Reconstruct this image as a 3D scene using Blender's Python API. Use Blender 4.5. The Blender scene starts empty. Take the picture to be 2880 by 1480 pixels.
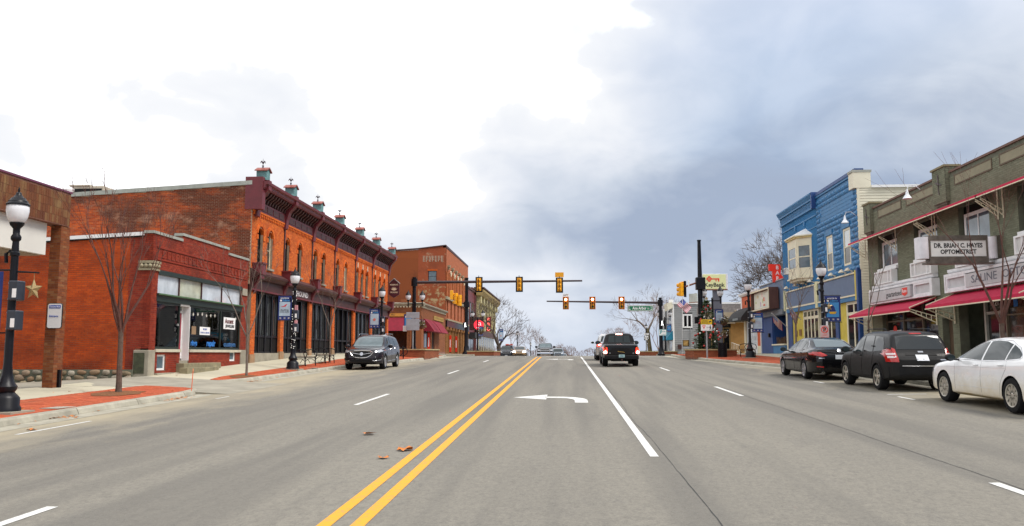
import bpy, bmesh, math, random
from mathutils import Vector, Matrix
from mathutils.bvhtree import BVHTree
R = math.radians
scene = bpy.context.scene
col = scene.collection
rnd = random.Random(7)

# ------------------------------------------------------------------ camera, sky, sun, exposure
cam_d = bpy.data.cameras.new('camera')
cam = bpy.data.objects.new('camera', cam_d)
col.objects.link(cam)
cam.location = (0, 0, 1.69)
cam.rotation_euler = (R(90 + 6.198), 0, R(3.61))
cam_d.sensor_width = 36
cam_d.lens = 29.35
cam_d.clip_start = .1
cam_d.clip_end = 4000
scene.camera = cam

SUN_EL, SUN_AZ = 54, 108            # azimuth from +Y, clockwise
world = bpy.data.worlds.new('World')
scene.world = world
world.use_nodes = True
wt = world.node_tree
wt.nodes.clear()


def wn(t, **k):
 n = wt.nodes.new(t)
 for a, b in k.items():
  setattr(n, a, b)
 return n


def wl(a, b):
 wt.links.new(a, b)


def wmath(op, a, b=None, clamp=False):
 n = wn('ShaderNodeMath', operation=op, use_clamp=clamp)
 for i, v in enumerate((a, b)):
  if v is None:
   continue
  if isinstance(v, (int, float)):
   n.inputs[i].default_value = v
  else:
   wl(v, n.inputs[i])
 return n.outputs[0]


def wmap(v, a, b, c, d, smooth=True):
 n = wn('ShaderNodeMapRange', interpolation_type='SMOOTHSTEP' if smooth else 'LINEAR')
 wl(v, n.inputs[0])
 for i, q in enumerate((a, b, c, d)):
  n.inputs[i + 1].default_value = q
 return n.outputs[0]


def wmix(f, a, b):
 n = wn('ShaderNodeMix', data_type='RGBA')
 if isinstance(f, (int, float)):
  n.inputs[0].default_value = f
 else:
  wl(f, n.inputs[0])
 for i, v in ((6, a), (7, b)):
  if isinstance(v, tuple):
   n.inputs[i].default_value = (*v, 1)
  else:
   wl(v, n.inputs[i])
 return n.outputs[2]


def build_sky():
 sky = wn('ShaderNodeTexSky', sky_type='NISHITA', sun_disc=False)
 sky.sun_elevation = R(SUN_EL)
 sky.sun_rotation = R(SUN_AZ)
 tc = wn('ShaderNodeTexCoord')
 d = tc.outputs['Generated']
 sep = wn('ShaderNodeSeparateXYZ')
 wl(d, sep.inputs[0])
 zc = wmath('ADD', wmath('MAXIMUM', sep.outputs[2], 0.0), .42)
 comb = wn('ShaderNodeCombineXYZ')
 wl(wmath('DIVIDE', sep.outputs[0], zc), comb.inputs[0])
 wl(wmath('DIVIDE', sep.outputs[1], zc), comb.inputs[1])

 def noise(scale, detail, rough, off, dist=.3):
  mp = wn('ShaderNodeMapping')
  mp.inputs['Location'].default_value = off
  wl(comb.outputs[0], mp.inputs[0])
  n = wn('ShaderNodeTexNoise')
  n.inputs['Scale'].default_value = scale
  n.inputs['Detail'].default_value = detail
  n.inputs['Roughness'].default_value = rough
  n.inputs['Distortion'].default_value = dist
  wl(mp.outputs[0], n.inputs['Vector'])
  return n.outputs['Fac']
 big = noise(.62, 3, .45, (3.1, 1.7, 0), .4)
 mid = noise(1.9, 5, .5, (7.3, 2.2, 0), .35)
 fine = noise(5.5, 6, .52, (1.2, 9.4, 0), .5)
 # rain cloud thickening towards the right of the street and towards the horizon
 z = sep.outputs[2]
 edge = wmath('SUBTRACT', sep.outputs[0], wmath('SUBTRACT', wmath('MULTIPLY', z, .5), .21))
 edge = wmath('ADD', edge, wmath('MULTIPLY', wmath('SUBTRACT', big, .5), .55))
 dark = wmap(edge, -.12, .36, 0, 1)
 fall = wmath('MAXIMUM', wmath('SUBTRACT', 1.02, wmath('MULTIPLY', wmath('MAXIMUM', wmath('SUBTRACT', z, .14), 0.0), 1.9)), .25)
 dark = wmath('MULTIPLY', dark, fall, True)
 amt = wmap(edge, -.5, .15, .58, 1)
 dark = wmath('ADD', dark, wmath('MULTIPLY', wmap(mid, .30, .70, -.27, .30), amt), True)
 dark = wmath('ADD', dark, wmath('MULTIPLY', wmap(fine, .34, .66, -.10, .10), amt), True)
 ramp = wn('ShaderNodeValToRGB')
 el = ramp.color_ramp.elements
 el[0].position, el[0].color = 0, (.60, .605, .615, 1)
 el[1].position, el[1].color = 1, (.150, .180, .236, 1)
 for p, c in ((.11, (.372, .378, .39, 1)), (.34, (.31, .325, .355, 1)), (.58, (.250, .274, .314, 1)), (.80, (.192, .220, .270, 1))):
  e = el.new(p)
  e.color = c
 wl(dark, ramp.inputs[0])
 hole = wmath('MULTIPLY', wmap(big, .52, .66, 0, .35), wmap(mid, .42, .62, 1, 0))
 skyc = wn('ShaderNodeMix', data_type='RGBA', blend_type='MULTIPLY')
 skyc.inputs[0].default_value = 1
 wl(sky.outputs[0], skyc.inputs[6])
 skyc.inputs[7].default_value = (.08, .08, .08, 1)
 c = wmix(hole, ramp.outputs[0], skyc.outputs[2])
 # pale band just above the horizon
 hz = wmap(z, 0.0, .13, .5, 0)
 c = wmix(hz, c, (.30, .325, .37))
 bg = wn('ShaderNodeBackground')
 wl(c, bg.inputs[0])
 bg.inputs[1].default_value = 1.0
 out = wn('ShaderNodeOutputWorld')
 wl(bg.outputs[0], out.inputs[0])


build_sky()
sun_d = bpy.data.lights.new('sun', 'SUN')
sun_d.energy = 1.5
sun_d.angle = R(24)
sun_d.color = (1, .95, .88)
sun = bpy.data.objects.new('sun', sun_d)
col.objects.link(sun)
sd = Vector((math.sin(R(SUN_AZ)) * math.cos(R(SUN_EL)), math.cos(R(SUN_AZ)) * math.cos(R(SUN_EL)), math.sin(R(SUN_EL))))
sun.rotation_euler = sd.to_track_quat('Z', 'Y').to_euler()
scene.view_settings.view_transform = 'Standard'
scene.view_settings.look = 'None'
scene.view_settings.gamma = 1
scene.view_settings.use_curve_mapping = False
scene.view_settings.exposure = 1.36
scene.cycles.max_bounces = 6
scene.cycles.diffuse_bounces = 3
scene.cycles.transparent_max_bounces = 12
scene.cycles.sample_clamp_indirect = 6

# ------------------------------------------------------------------ materials
MATS = {}


def nd(nt, t, **k):
 n = nt.nodes.new(t)
 for a, b in k.items():
  setattr(n, a, b)
 return n


def mat(name, c, rough=.6, metal=0.0, var=.12, scale=3.0, bump=0.0, bscale=40.0, spec=.5, coat=0.0, c2=None, stretch=(1, 1, 1), emit=None, estr=0.0, alpha=1.0):
 """Principled with a mottled base colour (c towards c2, or darker/lighter c) from noise in world space."""
 if name in MATS:
  return MATS[name]
 m = bpy.data.materials.new(name)
 m.use_nodes = True
 nt = m.node_tree
 p = nt.nodes['Principled BSDF']
 p.inputs['Roughness'].default_value = rough
 p.inputs['Metallic'].default_value = metal
 p.inputs['Specular IOR Level'].default_value = spec
 p.inputs['Coat Weight'].default_value = coat
 p.inputs['Coat Roughness'].default_value = .04
 p.inputs['Base Color'].default_value = (*c, 1)
 if var > 0 or c2:
  g = nd(nt, 'ShaderNodeNewGeometry')
  mp = nd(nt, 'ShaderNodeMapping')
  mp.inputs['Scale'].default_value = stretch
  nt.links.new(g.outputs['Position'], mp.inputs[0])
  n = nd(nt, 'ShaderNodeTexNoise')
  n.inputs['Scale'].default_value = scale
  n.inputs['Detail'].default_value = 6
  n.inputs['Roughness'].default_value = .62
  nt.links.new(mp.outputs[0], n.inputs['Vector'])
  r = nd(nt, 'ShaderNodeMapRange')
  for i, v in enumerate((.32, .68, 0, 1)):
   r.inputs[i + 1].default_value = v
  nt.links.new(n.outputs['Fac'], r.inputs[0])
  x = nd(nt, 'ShaderNodeMix', data_type='RGBA')
  a = tuple(max(0, v * (1 - var)) for v in c)
  b = c2 if c2 else tuple(min(1, v * (1 + var)) for v in c)
  x.inputs[6].default_value = (*a, 1)
  x.inputs[7].default_value = (*b, 1)
  nt.links.new(r.outputs[0], x.inputs[0])
  nt.links.new(x.outputs[2], p.inputs['Base Color'])
 if bump:
  g2 = nd(nt, 'ShaderNodeNewGeometry')
  n2 = nd(nt, 'ShaderNodeTexNoise')
  n2.inputs['Scale'].default_value = bscale
  n2.inputs['Detail'].default_value = 5
  nt.links.new(g2.outputs['Position'], n2.inputs['Vector'])
  bm_ = nd(nt, 'ShaderNodeBump')
  bm_.inputs['Strength'].default_value = bump
  bm_.inputs['Distance'].default_value = .02
  nt.links.new(n2.outputs['Fac'], bm_.inputs['Height'])
  nt.links.new(bm_.outputs[0], p.inputs['Normal'])
 if emit:
  p.inputs['Emission Color'].default_value = (*emit, 1)
  p.inputs['Emission Strength'].default_value = estr
 MATS[name] = m
 return m


def piece_mat(name, cols, rough=.85, stain=(.05, .02, .015), stain_amt=.45, stain_scale=.55, thr=(.5, .66), stretch=(1, 1, 1), pale=None, pale_thr=(.62, .75), pale_scale=.8, bump=.25):
 """Bricks, stones, pavers: every piece takes its own tone of cols, with weather stains lying across the wall."""
 if name in MATS:
  return MATS[name]
 m = bpy.data.materials.new(name)
 m.use_nodes = True
 nt = m.node_tree
 p = nt.nodes['Principled BSDF']
 p.inputs['Roughness'].default_value = rough
 p.inputs['Specular IOR Level'].default_value = .25
 g = nd(nt, 'ShaderNodeNewGeometry')
 oi = nd(nt, 'ShaderNodeObjectInfo')
 ad = nd(nt, 'ShaderNodeMath', operation='ADD')
 nt.links.new(g.outputs['Random Per Island'], ad.inputs[0])
 nt.links.new(oi.outputs['Random'], ad.inputs[1])
 fr = nd(nt, 'ShaderNodeMath', operation='FRACT')
 nt.links.new(ad.outputs[0], fr.inputs[0])
 rp = nd(nt, 'ShaderNodeValToRGB')
 el = rp.color_ramp.elements
 el[0].color = (*cols[0], 1)
 el[1].color = (*cols[-1], 1)
 for i, c in enumerate(cols[1:-1]):
  e = el.new((i + 1) / (len(cols) - 1))
  e.color = (*c, 1)
 nt.links.new(fr.outputs[0], rp.inputs[0])
 last = rp.outputs[0]

 def layer(last, colr, amt, scale, th, seed):
  mp = nd(nt, 'ShaderNodeMapping')
  mp.inputs['Scale'].default_value = stretch
  mp.inputs['Location'].default_value = (seed, seed * .7, seed * .3)
  nt.links.new(g.outputs['Position'], mp.inputs[0])
  n = nd(nt, 'ShaderNodeTexNoise')
  n.inputs['Scale'].default_value = scale
  n.inputs['Detail'].default_value = 9
  n.inputs['Roughness'].default_value = .68
  nt.links.new(mp.outputs[0], n.inputs['Vector'])
  r = nd(nt, 'ShaderNodeMapRange')
  for i, v in enumerate((th[0], th[1], 0, amt)):
   r.inputs[i + 1].default_value = v
  nt.links.new(n.outputs['Fac'], r.inputs[0])
  x = nd(nt, 'ShaderNodeMix', data_type='RGBA')
  nt.links.new(r.outputs[0], x.inputs[0])
  nt.links.new(last, x.inputs[6])
  x.inputs[7].default_value = (*colr, 1)
  return x.outputs[2]
 if stain_amt:
  last = layer(last, stain, stain_amt, stain_scale, thr, 2.3)
 if pale:
  last = layer(last, pale, .75, pale_scale, pale_thr, 11.7)
 nt.links.new(last, p.inputs['Base Color'])
 if bump:
  n2 = nd(nt, 'ShaderNodeTexNoise')
  n2.inputs['Scale'].default_value = 45
  nt.links.new(g.outputs['Position'], n2.inputs['Vector'])
  b = nd(nt, 'ShaderNodeBump')
  b.inputs['Strength'].default_value = bump
  b.inputs['Distance'].default_value = .01
  nt.links.new(n2.outputs['Fac'], b.inputs['Height'])
  nt.links.new(b.outputs[0], p.inputs['Normal'])
 MATS[name] = m
 return m


def clear_glass(name, tint=(.9, .95, .95)):
 if name in MATS:
  return MATS[name]
 m = bpy.data.materials.new(name)
 m.use_nodes = True
 nt = m.node_tree
 nt.nodes.clear()
 tr = nd(nt, 'ShaderNodeBsdfTransparent')
 tr.inputs[0].default_value = (*tint, 1)
 gl = nd(nt, 'ShaderNodeBsdfGlossy')
 gl.inputs['Roughness'].default_value = .02
 fz = nd(nt, 'ShaderNodeFresnel')
 fz.inputs[0].default_value = 1.6
 mx = nd(nt, 'ShaderNodeMixShader')
 o = nd(nt, 'ShaderNodeOutputMaterial')
 nt.links.new(fz.outputs[0], mx.inputs[0])
 nt.links.new(tr.outputs[0], mx.inputs[1])
 nt.links.new(gl.outputs[0], mx.inputs[2])
 nt.links.new(mx.outputs[0], o.inputs[0])
 MATS[name] = m
 return m


# ------------------------------------------------------------------ object helpers
def tag(o, label=None, cat=None, group=None, kind=None):
 if label:
  o['label'] = label
 if cat:
  o['category'] = cat
 if group:
  o['group'] = group
 if kind:
  o['kind'] = kind
 return o


def empty(name, loc, label, cat, group=None, rot=(0, 0, 0), world_coords=False):
 o = bpy.data.objects.new(name, None)
 o.empty_display_size = .2
 col.objects.link(o)
 o.location = loc
 o.rotation_euler = rot
 tag(o, label, cat, group)
 if world_coords:
  o['_w'] = 1
 return o


def link(name, me, parent=None, loc=None, rot=None):
 o = bpy.data.objects.new(name, me)
 col.objects.link(o)
 if parent is not None:
  o.parent = parent
  if parent.type == 'EMPTY' and parent.get('_w'):
   o.location = -Vector(parent.location)
 if loc is not None:
  o.location = (Vector(loc) - Vector(parent.location)) if parent is not None and parent.get('_w') else Vector(loc)
 if rot is not None:
  o.rotation_euler = rot
 return o


class Fr:
 """A wall plane: u along it, v up, d outward."""
 def __init__(s, O, r, n):
  s.O, s.r, s.n = Vector(O), Vector(r), Vector(n)

 def __call__(s, u, d, v):
  q = s.O + s.r * u + s.n * d
  return (q.x, q.y, q.z + v)


LF = Fr((-15, 0, 0), (0, 1, 0), (1, 0, 0))
RF = Fr((15.2, 0, 0), (0, 1, 0), (-1, 0, 0))


def FF(y):
 return Fr((0, y, 0), (1, 0, 0), (0, -1, 0))


XYZ = Fr((0, 0, 0), (1, 0, 0), (0, 1, 0))


class B:
 def __init__(s, fr=None):
  s.v, s.f, s.P = [], [], fr or XYZ

 def hexa(s, p):
  i = len(s.v)
  s.v += p
  s.f += [(i, i + 3, i + 2, i + 1), (i + 4, i + 5, i + 6, i + 7), (i, i + 1, i + 5, i + 4), (i + 1, i + 2, i + 6, i + 5), (i + 2, i + 3, i + 7, i + 6), (i + 3, i, i + 4, i + 7)]
  return s

 def box(s, u0, u1, d0, d1, v0, v1):
  P = s.P
  return s.hexa([P(u0, d0, v0), P(u1, d0, v0), P(u1, d1, v0), P(u0, d1, v0), P(u0, d0, v1), P(u1, d0, v1), P(u1, d1, v1), P(u0, d1, v1)])

 def poly(s, pts):
  i = len(s.v)
  s.v += [s.P(*p) for p in pts]
  s.f.append(tuple(range(i, i + len(pts))))
  return s

 def prism(s, pts, d0, d1):
  """pts (u,v) outline, pushed from d0 to d1."""
  i, n = len(s.v), len(pts)
  s.v += [s.P(u, d0, v) for u, v in pts] + [s.P(u, d1, v) for u, v in pts]
  s.f += [tuple(range(i, i + n)), tuple(range(i + 2 * n - 1, i + n - 1, -1))]
  s.f += [(i + k, i + (k + 1) % n, i + n + (k + 1) % n, i + n + k) for k in range(n)]
  return s

 def prism_u(s, pts, u0, u1):
  """pts (d,v) profile, run along u."""
  i, n = len(s.v), len(pts)
  s.v += [s.P(u0, d, v) for d, v in pts] + [s.P(u1, d, v) for d, v in pts]
  s.f += [tuple(range(i, i + n)), tuple(range(i + 2 * n - 1, i + n - 1, -1))]
  s.f += [(i + k, i + (k + 1) % n, i + n + (k + 1) % n, i + n + k) for k in range(n)]
  return s

 def tube(s, path, rad, n=6, caps=True):
  """Round tube through points (frame coords); rad a number or one per point."""
  pts = [Vector(s.P(*p)) for p in path]
  rs = rad if isinstance(rad, (list, tuple)) else [rad] * len(pts)
  i0 = len(s.v)
  ref = None
  for k, p in enumerate(pts):
   t = (pts[min(k + 1, len(pts) - 1)] - pts[max(k - 1, 0)])
   if t.length < 1e-9:
    t = Vector((0, 0, 1))
   t.normalize()
   if ref is None:
    ref = Vector((1, 0, 0)) if abs(t.x) < .8 else Vector((0, 1, 0))
   a = (ref - t * ref.dot(t))
   if a.length < 1e-6:
    a = t.orthogonal()
   a.normalize()
   ref = a
   b = t.cross(a)
   for j in range(n):
    w = 2 * math.pi * j / n
    q = p + (a * math.cos(w) + b * math.sin(w)) * rs[k]
    s.v.append((q.x, q.y, q.z))
  for k in range(len(pts) - 1):
   for j in range(n):
    a0, a1 = i0 + k * n + j, i0 + k * n + (j + 1) % n
    s.f.append((a0, a1, a1 + n, a0 + n))
  if caps:
   s.f.append(tuple(i0 + j for j in range(n - 1, -1, -1)))
   e = i0 + (len(pts) - 1) * n
   s.f.append(tuple(e + j for j in range(n)))
  return s

 def lathe(s, prof, c=(0, 0, 0), n=16, axis='z', scale=1.0, caps=True):
  """prof (r, h) up the axis from c; an r of 0 closes the end."""
  c = Vector(c)
  i0 = len(s.v)
  for r_, h in prof:
   for j in range(n):
    w = 2 * math.pi * j / n
    a, b = r_ * scale * math.cos(w), r_ * scale * math.sin(w)
    h_ = h * scale
    q = c + (Vector((a, b, h_)) if axis == 'z' else Vector((h_, a, b)) if axis == 'x' else Vector((a, h_, b)))
    s.v.append(s.P(*q))
  for k in range(len(prof) - 1):
   for j in range(n):
    a0, a1 = i0 + k * n + j, i0 + k * n + (j + 1) % n
    s.f.append((a0, a1, a1 + n, a0 + n))
  if not caps:
   return s
  s.f.append(tuple(i0 + j for j in range(n - 1, -1, -1)))
  e = i0 + (len(prof) - 1) * n
  s.f.append(tuple(e + j for j in range(n)))
  return s

 def ball(s, c, r, n=10, m=6, sz=1.0):
  return s.lathe([(max(1e-4, r * math.sin(math.pi * k / m)), -r * sz * math.cos(math.pi * k / m)) for k in range(m + 1)], c, n)

 def mesh(s, name, m=None, smooth=False, recalc=True, bevel=0.0):
  me = bpy.data.meshes.new(name)
  me.from_pydata(s.v, [], s.f)
  if recalc or bevel:
   bm = bmesh.new()
   bm.from_mesh(me)
   if bevel:
    bmesh.ops.bevel(bm, geom=bm.edges[:], offset=bevel, segments=1, affect='EDGES', profile=.5)
   bmesh.ops.recalc_face_normals(bm, faces=bm.faces[:])
   bm.to_mesh(me)
   bm.free()
  if m is not None:
   me.materials.append(m)
  if smooth:
   me.polygons.foreach_set('use_smooth', [True] * len(me.polygons))
   try:
    me.set_sharp_from_angle(angle=R(40))
   except Exception:
    pass
  me.update()
  return me

 def build(s, name, m, parent=None, smooth=False, recalc=True, bevel=0.0, label=None, kind=None):
  o = link(name, s.mesh(name, m, smooth, recalc, bevel), parent)
  return tag(o, label, kind=kind)


def bx(name, m, parent, fr, u0, u1, d0, d1, v0, v1, bevel=0.0, label=None):
 return B(fr).box(u0, u1, d0, d1, v0, v1).build(name, m, parent, bevel=bevel, label=label)


def text(body, fr, u, d, v, size, m, parent, name='lettering', align='CENTER', flip=False, sx=1.0, ext=.004, bold=0.0, squeeze_to=None):
 """Flat lettering on a wall plane; u grows to the reader's right unless flip."""
 cu = bpy.data.curves.new('t', 'FONT')
 cu.body = body
 cu.size = size
 cu.align_x = align
 cu.align_y = 'CENTER'
 cu.extrude = ext
 cu.offset = bold
 cu.resolution_u = 2
 to = bpy.data.objects.new('t', cu)
 col.objects.link(to)
 dg = bpy.context.evaluated_depsgraph_get()
 me = bpy.data.meshes.new_from_object(to.evaluated_get(dg))
 bpy.data.objects.remove(to)
 bpy.data.curves.remove(cu)
 if squeeze_to and me.vertices:
  xs = [q.co.x for q in me.vertices]
  wdt = max(xs) - min(xs)
  if wdt > 0:
   sx = squeeze_to / wdt
 vs = []
 for q in me.vertices:
  x, y, z = q.co
  vs.append(fr(u + x * sx * (-1 if flip else 1), d + z + ext, v + y))
 fs = [tuple(p.vertices) for p in me.polygons]
 bpy.data.meshes.remove(me)
 b = B()
 b.v, b.f = vs, fs
 return b.build(name, m, parent, recalc=True)


def arc(c, r, a0, a1, n):
 return [(c[0] + r * math.cos(R(a0 + (a1 - a0) * k / n)), c[1] + r * math.sin(R(a0 + (a1 - a0) * k / n))) for k in range(n + 1)]


def cells(u0, u1, v0, v1, holes):
 """The rectangle minus the holes, as rectangles."""
 us = sorted({u0, u1, *[min(max(h[k], u0), u1) for h in holes for k in (0, 1)]})
 out = []
 for a, b in zip(us, us[1:]):
  if b - a < 1e-6:
   continue
  mid = (a + b) / 2
  cuts = sorted((max(h[2], v0), min(h[3], v1)) for h in holes if h[0] < mid < h[1])
  z = v0
  for lo, hi in cuts:
   if lo > z + 1e-6:
    out.append((a, b, z, lo))
   z = max(z, hi)
  if z < v1 - 1e-6:
   out.append((a, b, z, v1))
 return out


def wall_with_holes(name, m, parent, fr, u0, u1, v0, v1, holes, d0, d1):
 b = B(fr)
 for c in cells(u0, u1, v0, v1, holes):
  b.box(c[0], c[1], d0, d1, c[2], c[3])
 return b.build(name, m, parent)


CAMP = Vector((0, 0, 1.69))


def bricks(parent, fr, u0, u1, v0, v1, holes, m, bl=.215, bh=.075, joint=.011, proud=.007, singles=0, top=None, seed=1, name='brick', stuff_name='brickwork', base=None, bond=True, vertical=False):
 """Real bricks standing proud of the mortar; the nearest whole ones become objects, the rest one mesh."""
 rg = random.Random(seed)
 out = []
 rows = max(1, int(round((v1 - v0) / bh)))
 h = (v1 - v0) / rows
 for r_ in range(rows):
  a, b_ = v0 + r_ * h + joint / 2, v0 + (r_ + 1) * h - joint / 2
  blk = sorted((hh[0], hh[1]) for hh in holes if hh[2] < b_ - .01 and hh[3] > a + .01)
  segs, z = [], u0
  for lo, hi in blk:
   if lo > z + .02:
    segs.append((z, min(lo, u1)))
   z = max(z, hi)
  if z < u1 - .02:
   segs.append((z, u1))
  off = (.5 * bl if (bond and r_ % 2) else 0) if bond else 0
  k = math.floor((u0 - off) / bl) - 1
  x = k * bl + off
  while x < u1:
   for s0, s1 in segs:
    p, q = max(x + joint / 2, s0), min(x + bl - joint / 2, s1)
    if q - p > .025 and (top is None or b_ <= top((p + q) / 2)):
     out.append((p, q, a, b_, q - p > bl - joint - 1e-4))
   x += bl
 single = set()
 if singles:
  full = [i for i, t in enumerate(out) if t[4]]
  full.sort(key=lambda i: (Vector(fr((out[i][0] + out[i][1]) / 2, 0, (out[i][2] + out[i][3]) / 2)) - CAMP).length)
  single = set(full[:singles])
 b = B(fr)
 idx = []
 vs, fs = b.v, b.f
 P = fr
 me = None
 for i, (p, q, a, c, fl) in enumerate(out):
  d = proud * rg.uniform(.55, 1.45)
  if i in single:
   if me is None:
    bb = B(fr)
    w, hh = (q - p) / 2, (c - a) / 2
    o3 = Vector(fr(0, 0, 0))
    bb.box(-w, w, -.02, proud, -hh, hh)
    bb.v = [tuple(Vector(t) - o3) for t in bb.v]
    me = bb.mesh(name, m)
   link(name, me, parent, loc=fr((p + q) / 2, d - proud, (a + c) / 2))
   continue
  n = len(vs)
  e = -.004
  vs += [P(p, d, a), P(q, d, a), P(q, d, c), P(p, d, c), P(p, e, a), P(q, e, a), P(q, e, c), P(p, e, c)]
  fs += [(n, n + 1, n + 2, n + 3), (n, n + 4, n + 5, n + 1), (n + 1, n + 5, n + 6, n + 2), (n + 2, n + 6, n + 7, n + 3), (n + 3, n + 7, n + 4, n)]
 if vs:
  # wind the faces outward
  A, Bv, Cv = Vector(P(0, 0, 0)), Vector(P(1, 0, 0)), Vector(P(0, 0, 1))
  nrm = (Bv - A).cross(Cv - A)
  if nrm.dot(fr.n) < 0:
   b.f = [tuple(reversed(t)) for t in fs]
  o = b.build(stuff_name, m, parent, recalc=False, kind='stuff')
 return len(out)


def window(parent, fr, u0, u1, v0, v1, d, fm, gm, fw=.06, ft=.06, nu=1, nv=1, bar=.035, name='window', inset=.02, vsplit=None, low=None):
 """A framed window as a part with its panes as sub-parts."""
 b = B(fr)
 b.box(u0, u1, d - ft, d, v0, v0 + fw).box(u0, u1, d - ft, d, v1 - fw, v1)
 b.box(u0, u0 + fw, d - ft, d, v0 + fw, v1 - fw).box(u1 - fw, u1, d - ft, d, v0 + fw, v1 - fw)
 U = [u0 + fw + (u1 - u0 - 2 * fw) * k / nu for k in range(nu + 1)]
 V = [v0 + fw + (v1 - v0 - 2 * fw) * k / nv for k in range(nv + 1)] if vsplit is None else [v0 + fw, *vsplit, v1 - fw]
 for k in range(1, nu):
  b.box(U[k] - bar / 2, U[k] + bar / 2, d - ft + .004, d - .008, v0 + fw, v1 - fw)
 for k in range(1, len(V) - 1):
  for a, c in zip(U, U[1:]):
   b.box(a + (bar / 2 if a > U[0] else 0), c - (bar / 2 if c < U[-1] else 0), d - ft + .004, d - .012, V[k] - bar / 2, V[k] + bar / 2)
 w = b.build(name, fm, parent)
 for a, c in zip(U, U[1:]):
  for k, (e, f) in enumerate(zip(V, V[1:])):
   B(fr).box(a, c, d - inset - .016, d - inset - .008, e, f).build('pane', low if low and k == 0 else gm, w)
 return w


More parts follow.
